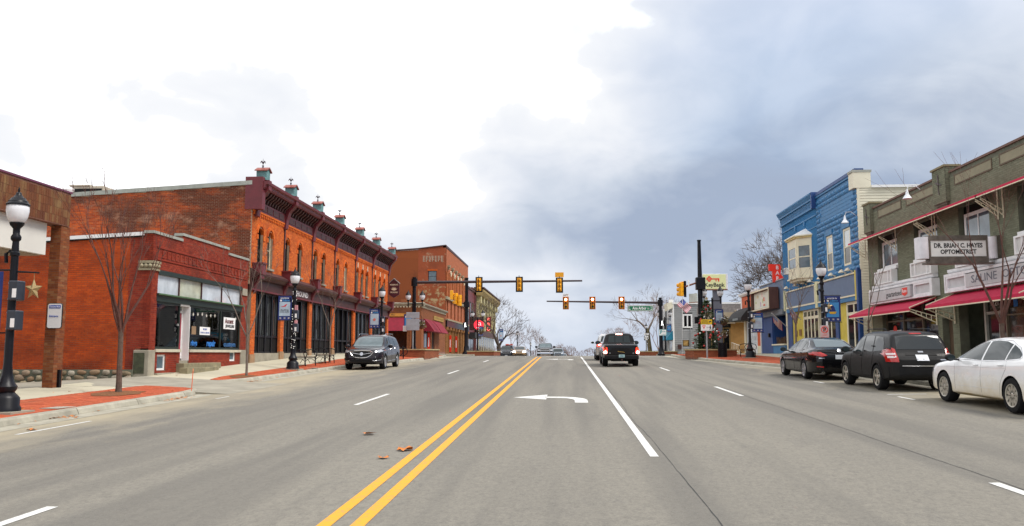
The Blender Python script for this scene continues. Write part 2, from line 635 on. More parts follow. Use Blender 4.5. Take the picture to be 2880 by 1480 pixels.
# ------------------------------------------------------------------ palette
M = dict(
 asphalt=None,
 conc=mat('concrete', (.36, .34, .28), .9, var=.16, scale=1.4, bump=.2, bscale=60),
 kerb=mat('kerb_concrete', (.33, .31, .25), .9, var=.25, scale=2.2, bump=.3, bscale=40),
 plinth=mat('plinth_concrete', (.30, .27, .21), .9, var=.2, scale=2, bump=.2),
 white=mat('white_paint', (.78, .78, .78), .5, var=.05),
 offwhite=mat('cream_paint', (.74, .68, .50), .55, var=.06),
 cream=mat('cream_siding', (.70, .66, .52), .6, var=.06, scale=1.5),
 black=mat('black_metal', (.006, .006, .009), .38, var=.3, spec=.25),
 blackm=mat('black_matte', (.011, .011, .011), .7, var=.2, spec=.2),
 glass=mat('dark_glass', (.006, .007, .008), .04, var=.3, scale=.8, spec=.6),
 glassb=mat('bluish_glass', (.10, .14, .17), .05, var=.4, scale=.9, spec=1.0),
 glassw=mat('pale_glass', (.36, .40, .40), .06, var=.25, scale=1.1, spec=.9),
 clear=clear_glass('shop_glass'),
 maroon=mat('maroon_paint', (.135, .016, .022), .5, var=.18, scale=2),
 maroon_d=mat('dark_maroon_paint', (.058, .016, .014), .55, var=.25, scale=2),
 red_awn=mat('red_awning_cloth', (.50, .010, .058), .8, var=.1),
 awn_m=mat('maroon_awning_cloth', (.20, .006, .022), .85, var=.15),
 awn_b=mat('black_awning_cloth', (.02, .02, .022), .85, var=.15),
 awn_t=mat('teal_awning_cloth', (.01, .17, .27), .8, var=.1),
 grey=mat('grey_metal', (.30, .31, .33), .45, .6, var=.15),
 galv=mat('galvanised_steel', (.38, .40, .42), .5, .5, var=.15),
 greyp=mat('grey_paint', (.30, .30, .31), .6, var=.08),
 coping=mat('grey_coping', (.32, .33, .29), .6, var=.15),
 teal=mat('verdigris_copper', (.12, .25, .25), .7, var=.25, scale=8),
 orange_p=mat('orange_panel', (.58, .10, .02), .7, var=.15, scale=2),
 blue=mat('blue_paint', (.028, .165, .36), .55, var=.12, scale=2),
 blue_d=mat('dark_blue_paint', (.012, .055, .20), .5, var=.15, scale=2),
 blue_g=mat('grey_blue_paint', (.11, .16, .26), .6, var=.08),
 yellow=mat('yellow_wall_paint', (.58, .46, .06), .6, var=.08),
 sigy=mat('signal_yellow', (.80, .36, .008), .45, var=.06),
 roof=mat('roof_membrane', (.25, .25, .24), .9, var=.2),
 stone=mat('carved_stone', (.30, .26, .17), .9, var=.3, scale=6, bump=.5, bscale=30),
 wood=mat('bench_wood', (.10, .05, .03), .6, var=.3),
 red=mat('red_paint', (.55, .02, .015), .4, var=.08),
 redx=mat('red_sign', (.75, .03, .01), .4, var=.05),
 ink=mat('black_print', (.02, .02, .022), .6, var=0),
 wink=mat('white_print', (.82, .82, .82), .6, var=0),
 ban=mat('banner_blue', (.012, .03, .17), .7, var=.15),
 banl=mat('banner_pale', (.42, .52, .62), .7, var=.15),
 banc=mat('banner_cyan', (.05, .25, .55), .7, var=.1),
 gold=mat('gold_tinsel', (.36, .26, .12), .4, .3, var=.3, scale=30),
 bark=mat('bark', (.10, .066, .05), .9, var=.3, scale=9, bump=.5, bscale=25),
 barkr=mat('reddish_twigs', (.10, .042, .032), .9, var=.3, scale=6),
 barkg=mat('grey_twigs', (.15, .115, .095), .9, var=.3, scale=6),
 barkd=mat('dark_twigs', (.10, .075, .062), .9, var=.3, scale=3),
 globe=mat('frosted_globe', (.72, .72, .75), .25, var=.06, scale=6, spec=.6),
 mortar=mat('mortar', (.36, .25, .17), .95, var=.25, scale=2),
 mortar_d=mat('dark_mortar', (.20, .09, .06), .95, var=.3, scale=2),
 mortar_g=mat('olive_mortar', (.12, .125, .09), .95, var=.25, scale=2),
 brick_o=piece_mat('orange_brick', [(.52, .10, .016), (.62, .13, .02), (.70, .165, .026), (.58, .115, .017), (.46, .08, .015)], stain=(.28, .055, .014), stain_amt=.55, stain_scale=.9, thr=(.48, .7)),
 brick_s=piece_mat('side_brick', [(.28, .045, .015), (.46, .075, .016), (.58, .11, .02), (.36, .055, .015), (.50, .13, .04)], stain=(.075, .026, .015), stain_amt=.85, stain_scale=.5, thr=(.43, .58), stretch=(.7, .7, 1.4), pale=(.46, .24, .15), pale_thr=(.58, .68), pale_scale=.9),
 brick_j=piece_mat('red_brick', [(.19, .024, .013), (.25, .034, .017), (.30, .045, .02), (.21, .026, .015)], stain=(.10, .018, .011), stain_amt=.6, stain_scale=.8),
 brick_js=piece_mat('shop_side_brick', [(.40, .055, .009), (.48, .07, .011), (.54, .085, .012), (.44, .06, .009)], stain=(.11, .02, .008), stain_amt=.85, stain_scale=.6, thr=(.40, .66), stretch=(.6, .6, 1.3)),
 brick_g=piece_mat('olive_brick', [(.145, .155, .105), (.18, .19, .13), (.205, .215, .15), (.16, .17, .115)], stain=(.105, .11, .072), stain_amt=.35),
 brick_p=piece_mat('planter_brick', [(.28, .085, .04), (.34, .11, .05), (.24, .07, .035)], stain=(.12, .04, .02), stain_amt=.4),
 brick_t=piece_mat('tan_brick', [(.25, .085, .035), (.30, .11, .045), (.20, .07, .03)], stain=(.12, .045, .02), stain_amt=.4),
 brick_b=piece_mat('blue_brick', [(.028, .165, .36), (.024, .15, .33), (.033, .18, .39)], stain=(.035, .14, .31), stain_amt=.3),
 tile=piece_mat('brown_tile', [(.13, .045, .018), (.17, .06, .022), (.11, .035, .016), (.20, .10, .04)], rough=.6, stain=(.26, .17, .07), stain_amt=.6, stain_scale=1.6, thr=(.54, .68), stretch=(2, 2, .5)),
 paver=piece_mat('brick_paver', [(.42, .085, .035), (.50, .11, .045), (.36, .07, .03), (.46, .10, .045)], stain=(.22, .10, .05), stain_amt=.4, stain_scale=.9),
 field=piece_mat('fieldstone', [(.14, .10, .06), (.30, .25, .17), (.20, .12, .07), (.34, .31, .25), (.10, .09, .07)], stain=(.07, .05, .03), stain_amt=.4, stain_scale=3),
)
# ------------------------------------------------------------------ terrain functions
def interp(x, pts):
 if x <= pts[0][0]:
  return pts[0][1]
 for (a, b), (c, d) in zip(pts, pts[1:]):
  if x <= c:
   return b + (d - b) * (x - a) / (c - a)
 return pts[-1][1]


PROF0 = [(-60, -1.35), (0, 0), (55, 1.2375), (60, 1.345), (65, 1.43), (70, 1.485), (75, 1.505), (80, 1.49), (90, 1.40), (105, 1.17), (130, .6), (160, -.3), (250, -4), (1000, -6)]


def prof(y):
 return (interp(y - 2, PROF0) + interp(y, PROF0) + interp(y + 2, PROF0)) / 3


def road(x, y):
 return prof(y) - .006 * max(0, -x - 2) + (.018 * max(0, min(x, 12) - 2)) * max(0, min(1, (75 - y) / 20))


FLZ = [(-60, -1.2), (0, .25), (10, .45), (23, .74), (29.4, .89), (38.5, 1.23), (43, 1.38), (47.5, 1.57), (53, 1.66), (60, 1.70), (75, 1.72), (120, 1.75), (180, 1.5)]
FRZ = [(-60, -1.2), (0, .4), (10, .6), (23, .95), (29.4, 1.1), (38.5, 1.36), (43, 1.46), (47.5, 1.58), (53, 1.66), (58, 1.69), (75, 1.72), (120, 1.7), (180, 1.5)]
KL = [(-30, -10.75), (23.4, -10.75), (24.6, -10.95), (25.3, -11.5), (25.6, -12.4), (29.2, -12.7), (29.8, -12.1), (31, -11.85), (44, -11.8), (52.5, -10.6), (58, -9.9), (62, -9.5), (67.5, -9.6), (70.2, -10.6), (71.8, -12.6), (72.2, -15)]
KR = [(-30, 10.75), (30, 10.75), (40, 10.2), (46, 9.2), (51, 8.45), (58, 8.0), (62, 8.0), (66, 8.2), (69.5, 9.2), (71.8, 11.5), (72.3, 13.5), (72.5, 15.2)]


def kerb_x(s, y):
 return interp(y, KL if s < 0 else KR)


def side(x, y):
 s = -1 if x < 0 else 1
 a, fx = abs(x), 15.0 if x < 0 else 15.2
 f = interp(y, FLZ if x < 0 else FRZ)
 if y > 85:
  k = 9.6
 else:
  k = min(abs(kerb_x(s, y)), 14)
 kz = road(s * k, y) + .14
 if a > fx:
  return f - (.05 * (a - fx) if x < 0 and y < 38 else 0)
 return kz + (f - kz) * max(0, a - k) / (fx - k)


def sheet(name, m, xs, ys, zf, keep=None, kind='structure', parent=None):
 b = B()
 n = len(xs)
 for y in ys:
  for x in xs:
   b.v.append((x, y, zf(x, y)))
 for j in range(len(ys) - 1):
  for i in range(n - 1):
   if keep is None or keep((xs[i] + xs[i + 1]) / 2, (ys[j] + ys[j + 1]) / 2):
    q = j * n + i
    b.f.append((q, q + 1, q + n + 1, q + n))
 return b.build(name, m, parent, smooth=True, recalc=False, kind=kind)


def asphalt_mat():
 m = bpy.data.materials.new('worn_asphalt')
 m.use_nodes = True
 nt = m.node_tree
 p = nt.nodes['Principled BSDF']
 p.inputs['Roughness'].default_value = .88
 p.inputs['Specular IOR Level'].default_value = .3
 g = nd(nt, 'ShaderNodeNewGeometry')
 pos = g.outputs['Position']

 def nz(scale, detail=6, rough=.6, st=(1, 1, 1), off=0):
  mp = nd(nt, 'ShaderNodeMapping')
  mp.inputs['Scale'].default_value = st
  mp.inputs['Location'].default_value = (off, off, 0)
  nt.links.new(pos, mp.inputs[0])
  n = nd(nt, 'ShaderNodeTexNoise')
  n.inputs['Scale'].default_value = scale
  n.inputs['Detail'].default_value = detail
  n.inputs['Roughness'].default_value = rough
  nt.links.new(mp.outputs[0], n.inputs['Vector'])
  return n.outputs['Fac']

 def mr(v, a, b, c, d):
  r = nd(nt, 'ShaderNodeMapRange')
  for i, q in enumerate((a, b, c, d)):
   r.inputs[i + 1].default_value = q
  nt.links.new(v, r.inputs[0])
  return r.outputs[0]

 def mx(f, a, b, bt='MIX'):
  n = nd(nt, 'ShaderNodeMix', data_type='RGBA', blend_type=bt)
  if isinstance(f, float):
   n.inputs[0].default_value = f
  else:
   nt.links.new(f, n.inputs[0])
  for i, v in ((6, a), (7, b)):
   if isinstance(v, tuple):
    n.inputs[i].default_value = (*v, 1)
   else:
    nt.links.new(v, n.inputs[i])
  return n.outputs[2]
 A = (.160, .155, .147)
 c = mx(mr(nz(.35, 5, .55, (1, .16, 1)), .35, .65, 0, 1), (.160, .150, .130), (.204, .190, .160))
 c = mx(mr(nz(2.2, 7, .65, (1, .35, 1), 5), .55, .78, 0, .55), c, (.105, .102, .10))
 # scuffs and dark pock marks stretched along the traffic
 c = mx(mr(nz(5.5, 3, .5, (1, .45, 1), 3), .66, .74, 0, .35), c, (.075, .073, .072))
 # patchy wear, wheel tracks
 c = mx(mr(nz(14, 4, .7, (1, .6, 1), 13), .40, .64, 0, .5), c, (.098, .092, .083))
 c = mx(mr(nz(30, 3, .75, (1, .8, 1), 17), .36, .60, .5, 0), c, (.25, .232, .195))
 c = mx(mr(nz(1.6, 3, .5, (1, .03, 1), 21), .44, .64, 0, .55), c, (.112, .106, .096))
 # aggregate
 c = mx(mr(nz(90, 2, .7), .30, .44, .55, 0), c, (.06, .058, .056))
 c = mx(mr(nz(110, 2, .7, (1, 1, 1), 8), .60, .74, 0, .55), c, (.34, .33, .31))
 # pale sand washed towards the gutters
 sx = nd(nt, 'ShaderNodeSeparateXYZ')
 nt.links.new(pos, sx.inputs[0])
 ab = nd(nt, 'ShaderNodeMath', operation='ABSOLUTE')
 nt.links.new(sx.outputs[0], ab.inputs[0])
 w = nd(nt, 'ShaderNodeMath', operation='ADD')
 nt.links.new(ab.outputs[0], w.inputs[0])
 nt.links.new(mr(nz(1.1, 7, .7, (1, .3, 1), 2), .3, .7, -1.0, 1.0), w.inputs[1])
 lim = mr(w.outputs[0], 8.0, 10.6, 0, .9)
 c = mx(lim, c, (.36, .315, .225))
 nt.links.new(c, p.inputs['Base Color'])
 b = nd(nt, 'ShaderNodeBump')
 b.inputs['Strength'].default_value = .35
 b.inputs['Distance'].default_value = .008
 nt.links.new(nz(120, 3, .7), b.inputs['Height'])
 nt.links.new(b.outputs[0], p.inputs['Normal'])
 return m


M['asphalt'] = asphalt_mat()


def worn_paint(name, c, under=(.16, .155, .147)):
 """Road paint, rubbed through in places."""
 m = bpy.data.materials.new(name)
 m.use_nodes = True
 nt = m.node_tree
 p = nt.nodes['Principled BSDF']
 p.inputs['Roughness'].default_value = .75
 g = nd(nt, 'ShaderNodeNewGeometry')
 n = nd(nt, 'ShaderNodeTexNoise')
 n.inputs['Scale'].default_value = 14
 n.inputs['Detail'].default_value = 10
 n.inputs['Roughness'].default_value = .75
 nt.links.new(g.outputs['Position'], n.inputs['Vector'])
 r = nd(nt, 'ShaderNodeMapRange')
 for i, q in enumerate((.50, .72, 0, .75)):
  r.inputs[i + 1].default_value = q
 nt.links.new(n.outputs['Fac'], r.inputs[0])
 x = nd(nt, 'ShaderNodeMix', data_type='RGBA')
 nt.links.new(r.outputs[0], x.inputs[0])
 x.inputs[6].default_value = (*c, 1)
 x.inputs[7].default_value = (*under, 1)
 nt.links.new(x.outputs[2], p.inputs['Base Color'])
 return m


WP = worn_paint('worn_white_paint', (.62, .62, .60))
YP = worn_paint('worn_yellow_paint', (.72, .31, .008))
YS = [-30 + 2 * i for i in range(60)] + [90 + 5 * i for i in range(15)] + [170, 190, 220, 250]


def build_ground():
 far = [-2500, -800, -300, -120, -60, -30, -15, 0, 15, 30, 60, 120, 300, 800, 2500]
 sheet('ground', mat('dry_grass_ground', (.14, .12, .07), .95, var=.3, scale=.2), far, [-60, -30, 0, 20, 40, 55, 65, 75, 82, 90, 105, 130, 160, 200, 250, 400, 700, 1200, 3000], lambda x, y: prof(y) - .35)
 xs = [-75, -40, -22, -16, -13.5, -11, -9, -7, -5, -3.5, -2, 0, 2, 3.5, 5, 7, 9, 11, 12, 13.5, 16, 22, 40, 75]
 sheet('road', M['asphalt'], xs, sorted(set(YS + [72.3, 84.5])), lambda x, y: road(max(-13, min(13, x)), y) + (0 if abs(x) < 14 else .004 * (abs(x) - 14)),
          lambda x, y: abs(x) < 13.6 or 72.3 < y < 84.5)
 # the yard beside the jewellery shop and the drive into it
 lotm = mat('pale_worn_tarmac', (.27, .25, .20), .9, var=.2, scale=1.2, bump=.2)
 sheet('yard', lotm, [-45, -30, -22, -18, -15], [-30, 0, 10, 16, 20, 24, 27, 29.5], lambda x, y: side(x, y) - .004)
 b = B()
 rows = [24.3, 25.0, 25.6, 26.4, 27.2, 28, 28.8, 29.5]
 xs = [-9.9, -10.8, -11.6, -12.4, -13.4, -15]
 for y in rows:
  for k, x in enumerate(xs):
   z = side(-15, y) + (side(-12.9, y) - side(-15, y)) * (x + 15) / 2.1 if x <= -12.9 else side(-12.9, y) + (road(-9.9, y) + .003 - side(-12.9, y)) * (x + 12.9) / 3.0
   b.v.append((x, y, z))
 for j in range(len(rows) - 1):
  for k in range(len(xs) - 1):
   q = j * len(xs) + k
   b.f.append((q, q + len(xs), q + len(xs) + 1, q + 1))
 n, m = len(rows), len(xs)
 edge = [k for k in range(m)] + [j * m + m - 1 for j in range(1, n)] + [(n - 1) * m + k for k in range(m - 2, -1, -1)] + [j * m for j in range(n - 2, 0, -1)]
 low = len(b.v)
 b.v += [(b.v[i][0], b.v[i][1], b.v[i][2] - .25) for i in edge]
 for k in range(len(edge)):
  k2 = (k + 1) % len(edge)
  b.f.append((edge[k], edge[k2], low + k2, low + k))
 b.build('driveway', lotm, recalc=True, kind='structure')


build_ground()


def kerb_run(name, s, y0, y1, step=2.6):
 """A poured kerb in lengths with open joints."""
 root = None
 y = y0
 while y < y1 - .05:
  e = min(y + step, y1)
  b = B()
  n = max(2, int((e - y) / .6))
  for k in range(n + 1):
   t = y + .012 + (e - y - .024) * k / n
   kx = kerb_x(s, t)
   dx = (kerb_x(s, t + .1) - kerb_x(s, t - .1)) / .2
   nx, ny = 1 / math.hypot(1, dx), -dx / math.hypot(1, dx)      # towards the road for s<0 is +x
   nx, ny = (nx, ny) if s < 0 else (-nx, -ny)
   z0, z1 = road(kx, t) - .1, road(kx, t) + .14
   for o, z in ((.05, z0), (.05, road(kx, t) + .02), (.018, z1 - .03), (-.015, z1), (-.17, z1 + .006), (-.17, z0)):
    b.v.append((kx + nx * o, t + ny * o, z))
  for k in range(n):
   for j in range(6):
    a0, a1 = k * 6 + j, k * 6 + (j + 1) % 6
    b.f.append((a0, a1, a1 + 6, a0 + 6))
  b.f += [tuple(range(6)), tuple(n * 6 + j for j in range(5, -1, -1))]
  if root is None:
   root = b.build(name, M['kerb'], kind='structure')
  else:
   b.build('kerb_segment', M['kerb'], root)
  y = e
 # gutter apron
 ga, gb = (max(y0, 31), y1) if y0 > 20 and s < 0 else (y0, min(y1, 24.3) if s < 0 else y1)
 ys = [ga + (gb - ga) * k / 40 for k in range(41)]
 g = B()
 for t in ys:
  kx = kerb_x(s, t)
  g.v += [(kx - s * .05, t, road(kx, t) + .007), (kx - s * .55, t, road(kx - s * .55, t) + .005)]
 for k in range(40):
  g.f.append((2 * k, 2 * k + 1, 2 * k + 3, 2 * k + 2))
 g.build('gutter', M['kerb'], root)
 return root


kerb_run('kerb', -1, -8, 25.6)
kerb_run('kerb', -1, 29.2, 72.2)
kerb_run('kerb', 1, 0, 72.5)

SLAB = piece_mat('sidewalk_slab', [(.45, .415, .31), (.49, .45, .345), (.41, .38, .29), (.47, .435, .33)], stain=(.22, .20, .15), stain_amt=.4, stain_scale=.9, thr=(.5, .75), bump=.2)


def strip_box(s, x0, x1, y0, y1, dz, thick, b, nseg=1):
 """A patch of pavement following the ground; x0, x1 may be functions of y."""
 f0 = x0 if callable(x0) else (lambda y: x0)
 f1 = x1 if callable(x1) else (lambda y: x1)
 for k in range(nseg):
  a, c = y0 + (y1 - y0) * k / nseg, y0 + (y1 - y0) * (k + 1) / nseg
  P = [(f0(a), a), (f1(a), a), (f1(c), c), (f0(c), c)]
  b.hexa([(x, y, side(x, y) + dz - thick) for x, y in P] + [(x, y, side(x, y) + dz) for x, y in P])


XBL = [(-30, -12.95), (25.6, -12.95), (29.4, -12.75), (31, -12.95), (45, -13.1), (66, -13.2)]
XBR = [(-30, 12.3), (45, 12.1), (66, 12.3)]


def pavement(name, s, ranges, bed):
 xb = lambda y: interp(y, XBL if s < 0 else XBR)
 ki = lambda y: kerb_x(s, y) + s * .17
 root = None
 fx = -15 if s < 0 else 15.2
 for y0, y1 in ranges:
  b = B()
  n = max(1, int((y1 - y0) / 1.2))
  strip_box(s, ki, fx, y0, y1, -.03, .25, b, n)
  o = b.build(name if root is None else 'bed', bed, root)
  if root is None:
   root = tag(o, kind='structure')
  # concrete slabs
  m = max(1, round((y1 - y0) / 1.5))
  for k in range(m):
   a, c = y0 + (y1 - y0) * k / m + .006, y0 + (y1 - y0) * (k + 1) / m - .006
   for q in range(2):
    g0 = lambda y, q=q: xb(y) + (fx - xb(y)) * q / 2 + s * .006
    g1 = lambda y, q=q: xb(y) + (fx - xb(y)) * (q + 1) / 2 - s * .006
    if min(abs(g0(a)), abs(kerb_x(s, (a + c) / 2))) > abs(fx) - .4:
     continue
    h = B()
    strip_box(s, g0, g1, a, c, rnd.uniform(-.003, .003), .06, h)
    h.build('slab', SLAB, root)
 return root


bed = mat('sand_bed', (.22, .13, .08), .95, var=.2)
walkL = pavement('sidewalk', -1, [(4, 25.5), (29.3, 72.1)], bed)
walkR = pavement('sidewalk', 1, [(1, 72.4)], bed)


def pavers(root, s, ranges, singles, seed):
 """Brick strip behind the kerb, every paver laid on its own."""
 rg = random.Random(seed)
 L, W_ = .2, .1
 items = []
 for y0, y1 in ranges:
  r_ = 0
  y = y0
  while y < y1:
   k0 = kerb_x(s, y + .05) + s * .18
   k1 = interp(y, XBL if s < 0 else XBR) - s * .01
   x, off = k0, (L / 2 if r_ % 2 else 0)
   first = True
   while abs(x) < abs(k1) - .03:
    w = (L / 2 if (first and off) else L)
    first = False
    e = x + s * min(w, abs(k1) - abs(x))
    items.append((x + s * .004, e - s * .004, y + .004, y + W_ - .004, abs(e - x) > L - .001))
    x = e
   y += W_
   r_ += 1
 near = sorted([i for i, t in enumerate(items) if t[4]], key=lambda i: (items[i][0]) ** 2 + items[i][2] ** 2)[:singles]
 near = set(near)
 b = B()
 bb = B().box(-L / 2 + .004, L / 2 - .004, -W_ / 2 + .004, W_ / 2 - .004, -.03, 0)
 me = bb.mesh('paver', M['paver']) if near else None
 for i, (x0, x1, y0, y1, _) in enumerate(items):
  dz = rg.uniform(-.003, .003) + .002
  if i in near:
   cx, cy = (x0 + x1) / 2, (y0 + y1) / 2
   o = link('paver', me, root, loc=(cx, cy, side(cx, cy) + dz))
   o.rotation_euler = (R(1.3), -math.atan((side(cx + .1, cy) - side(cx - .1, cy)) / .2), 0)
   continue
  n = len(b.v)
  c = [(x0, y0), (x1, y0), (x1, y1), (x0, y1)] if s > 0 else [(x1, y0), (x0, y0), (x0, y1), (x1, y1)]
  zs = [side(x, y) + dz for x, y in c]
  b.v += [(x, y, z) for (x, y), z in zip(c, zs)] + [(x, y, z - .025) for (x, y), z in zip(c, zs)]
  b.f += [(n, n + 1, n + 2, n + 3), (n, n + 4, n + 5, n + 1), (n + 1, n + 5, n + 6, n + 2), (n + 2, n + 6, n + 7, n + 3), (n + 3, n + 7, n + 4, n)]
 b.build('brick_paving', M['paver'], root, recalc=False, kind='stuff')


pavers(walkL, -1, [(9, 25.3), (29.6, 70.5)], 300, 3)
pavers(walkR, 1, [(26, 70)], 0, 4)

# far pavements across the side street
for s, fx in ((-1, -14.2), (1, 15.2)):
 b = B()
 for a, c in zip([86.0, 92, 100, 110, 120, 135, 150, 170], [92, 100, 110, 120, 135, 150, 170, 190]):
  zt = [max(road(s * 9.4, y) + .15, 1.62 if y < 100 else 1.62 - .012 * (y - 100)) for y in (a, c)]
  zf = [interp(y, FLZ if s < 0 else FRZ) for y in (a, c)]
  P = [(s * 9.4, a), (s * 22, a), (s * 22, c), (s * 9.4, c)]
  z = [zt[0], zf[0], zf[1], zt[1]]
  b.hexa([(x, y, q - .6) for (x, y), q in zip(P, z)] + [(x, y, q) for (x, y), q in zip(P, z)])
 tag(b.build('pavement', M['conc']), kind='structure')


# ------------------------------------------------------------------ road markings
def line(name, m, x0, x1, y0, y1, step=1.0, parent=None, dz=.005):
 b = B()
 n = max(1, int((y1 - y0) / step))
 for k in range(n + 1):
  y = y0 + (y1 - y0) * k / n
  b.v += [(x0, y, road(x0, y) + dz), (x1, y, road(x1, y) + dz)]
 for k in range(n):
  b.f.append((2 * k, 2 * k + 1, 2 * k + 3, 2 * k + 2))
 return b.build(name, m, parent, recalc=False, kind='structure')


line('centre_line', YP, -2.215, -2.085, 2, 65.4)
line('centre_line', YP, -1.915, -1.785, 2, 65.4)
line('lane_line', WP, 1.17, 1.29, 11.9, 65.6)
for x, ys in ((-5.12, [(4.5, 8.25), (20.4, 24.2), (36.6, 40.3), (52.6, 56.2)]), (4.72, [(5.9, 9.75), (22.9, 26.9), (38.6, 42.3), (54.2, 57.9)])):
 for a, c in ys:
  line('lane_dash', WP, x - .06, x + .06, a, c)
line('stop_line', WP, -1.7, 1.1, 65.9, 66.35, .2)
line('stop_line', WP, 1.4, 8.2, 65.9, 66.35, .2)
line('crosswalk_line', WP, -9.5, 8.3, 68.9, 69.15, .2)
line('parking_mark', WP, 8.35, 8.43, 20.9, 21.9)
line('parking_mark', WP, 8.4, 9.4, 22.6, 22.7)
line('parking_mark', WP, 8.3, 8.38, 27.8, 28.9)
line('parking_mark', WP, -9.65, -9.57, 14.3, 16.6)
line('parking_mark', WP, -9.55, -9.49, 22.5, 23.4)
dark = mat('crack_sealant', (.035, .034, .033), .8, var=.3)


def crack(x, y0, y1, w, wob, seed):
 rg = random.Random(seed)
 b = B()
 n = int((y1 - y0) / .25)
 dx = 0
 for k in range(n + 1):
  y = y0 + (y1 - y0) * k / n
  dx = max(-wob, min(wob, dx + rg.uniform(-wob, wob) * .5))
  ww = w * rg.uniform(.4, 1.3)
  b.v += [(x + dx - ww / 2, y, road(x, y) + .003), (x + dx + ww / 2, y, road(x, y) + .003)]
 for k in range(n):
  b.f.append((2 * k, 2 * k + 1, 2 * k + 3, 2 * k + 2))
 b.build('road_crack', dark, recalc=False, kind='structure')


crack(4.83, 4, 62, .015, .025, 1)
crack(1.36, 3, 30, .011, .03, 2)


def flat_poly(name, m, polys, dz=.005):
 b = B()
 for p in polys:
  i = len(b.v)
  b.v += [(x, y, road(x, y) + dz) for x, y in p]
  b.f.append(tuple(range(i, i + len(p))))
 return b.build(name, m, recalc=False, kind='structure')


for y in (21.1, 56.2):
 outer = [(.57, y), (.57, y + .9), (.50, y + 1.35), (.28, y + 1.75), (-.02, y + 1.95), (-.55, y + 2.0)]
 inner = [(.24, y), (.24, y + .85), (.18, y + 1.15), (.05, y + 1.4), (-.15, y + 1.52), (-.55, y + 1.55)]
 quads = [[outer[k], outer[k + 1], inner[k + 1], inner[k]] for k in range(5)]
 flat_poly('turn_arrow', WP, quads + [[(-.5, y + 2.75), (-1.4, y + 1.65), (-.5, y + .95)]])

# leaves blown onto the road and into the gutters
lm = mat('brown_leaf', (.50, .16, .03), .8, var=.4, scale=20)


def leaf_mesh(seed):
 rg = random.Random(seed)
 b = B()
 n = 11
 pts = []
 for k in range(n):
  w = 2 * math.pi * k / n
  r_ = (.075 if k % 2 else .12) * rg.uniform(.8, 1.2)
  pts.append((r_ * math.cos(w), r_ * math.sin(w), rg.uniform(.005, .05)))
 i = len(b.v)
 b.v += pts + [(0, 0, .012)]
 b.f += [(i + k, i + (k + 1) % n, i + n) for k in range(n)]
 return b.mesh('leaf', lm, recalc=False)


lms = [leaf_mesh(k) for k in range(4)]
for k, (x, y, sc, ly) in enumerate([(-3.35, 14.3, 1.0, 'single brown leaf on the road left of the yellow lines, farthest of three'), (-2.35, 12.35, 1.25, 'largest curled brown leaf on the road beside the yellow lines'), (-2.5, 11.55, .75, 'small brown leaf on the road, nearest of the three by the yellow lines'),
                                   (-9.75, 14.95, .8, 'reddish leaf lying on the white parking mark by the left kerb')]):
 o = link('fallen_leaf', lms[k], loc=(x, y, road(x, y) + .006), rot=(0, 0, k * 1.3))
 o.scale = (sc, sc, sc)
 tag(o, ly, 'leaf', 'leaves fallen on the road')
b = B()
rg = random.Random(5)
for k in range(240):
 s = -1 if k < 170 else 1
 y = rg.choice([rg.gauss(17.2, .25), rg.gauss(22.6, .5), rg.gauss(30.8, .5), rg.uniform(12, 60)]) if s < 0 else rg.uniform(20, 62)
 x = kerb_x(s, y) - s * abs(rg.gauss(.12, .12)) if rg.random() < .7 else kerb_x(s, y) + s * rg.uniform(.3, 3.6)
 if 24.5 < y < 29.6 and s < 0:
  continue
 z = (road(x, y) if abs(x) < abs(kerb_x(s, y)) else side(x, y)) + .012
 r_ = rg.uniform(.025, .06)
 a = rg.uniform(0, 6.28)
 i = len(b.v)
 b.v += [(x + r_ * math.cos(a + w), y + r_ * math.sin(a + w) * q, z + rg.uniform(0, .025)) for w, q in ((0, 1), (1.6, .6), (3.1, 1), (4.7, .6))]
 b.f.append((i, i + 1, i + 2, i + 3))
tag(b.build('leaf_litter', lm, recalc=False), 'brown leaf litter along the kerbs and on the pavements', 'leaves', kind='stuff')
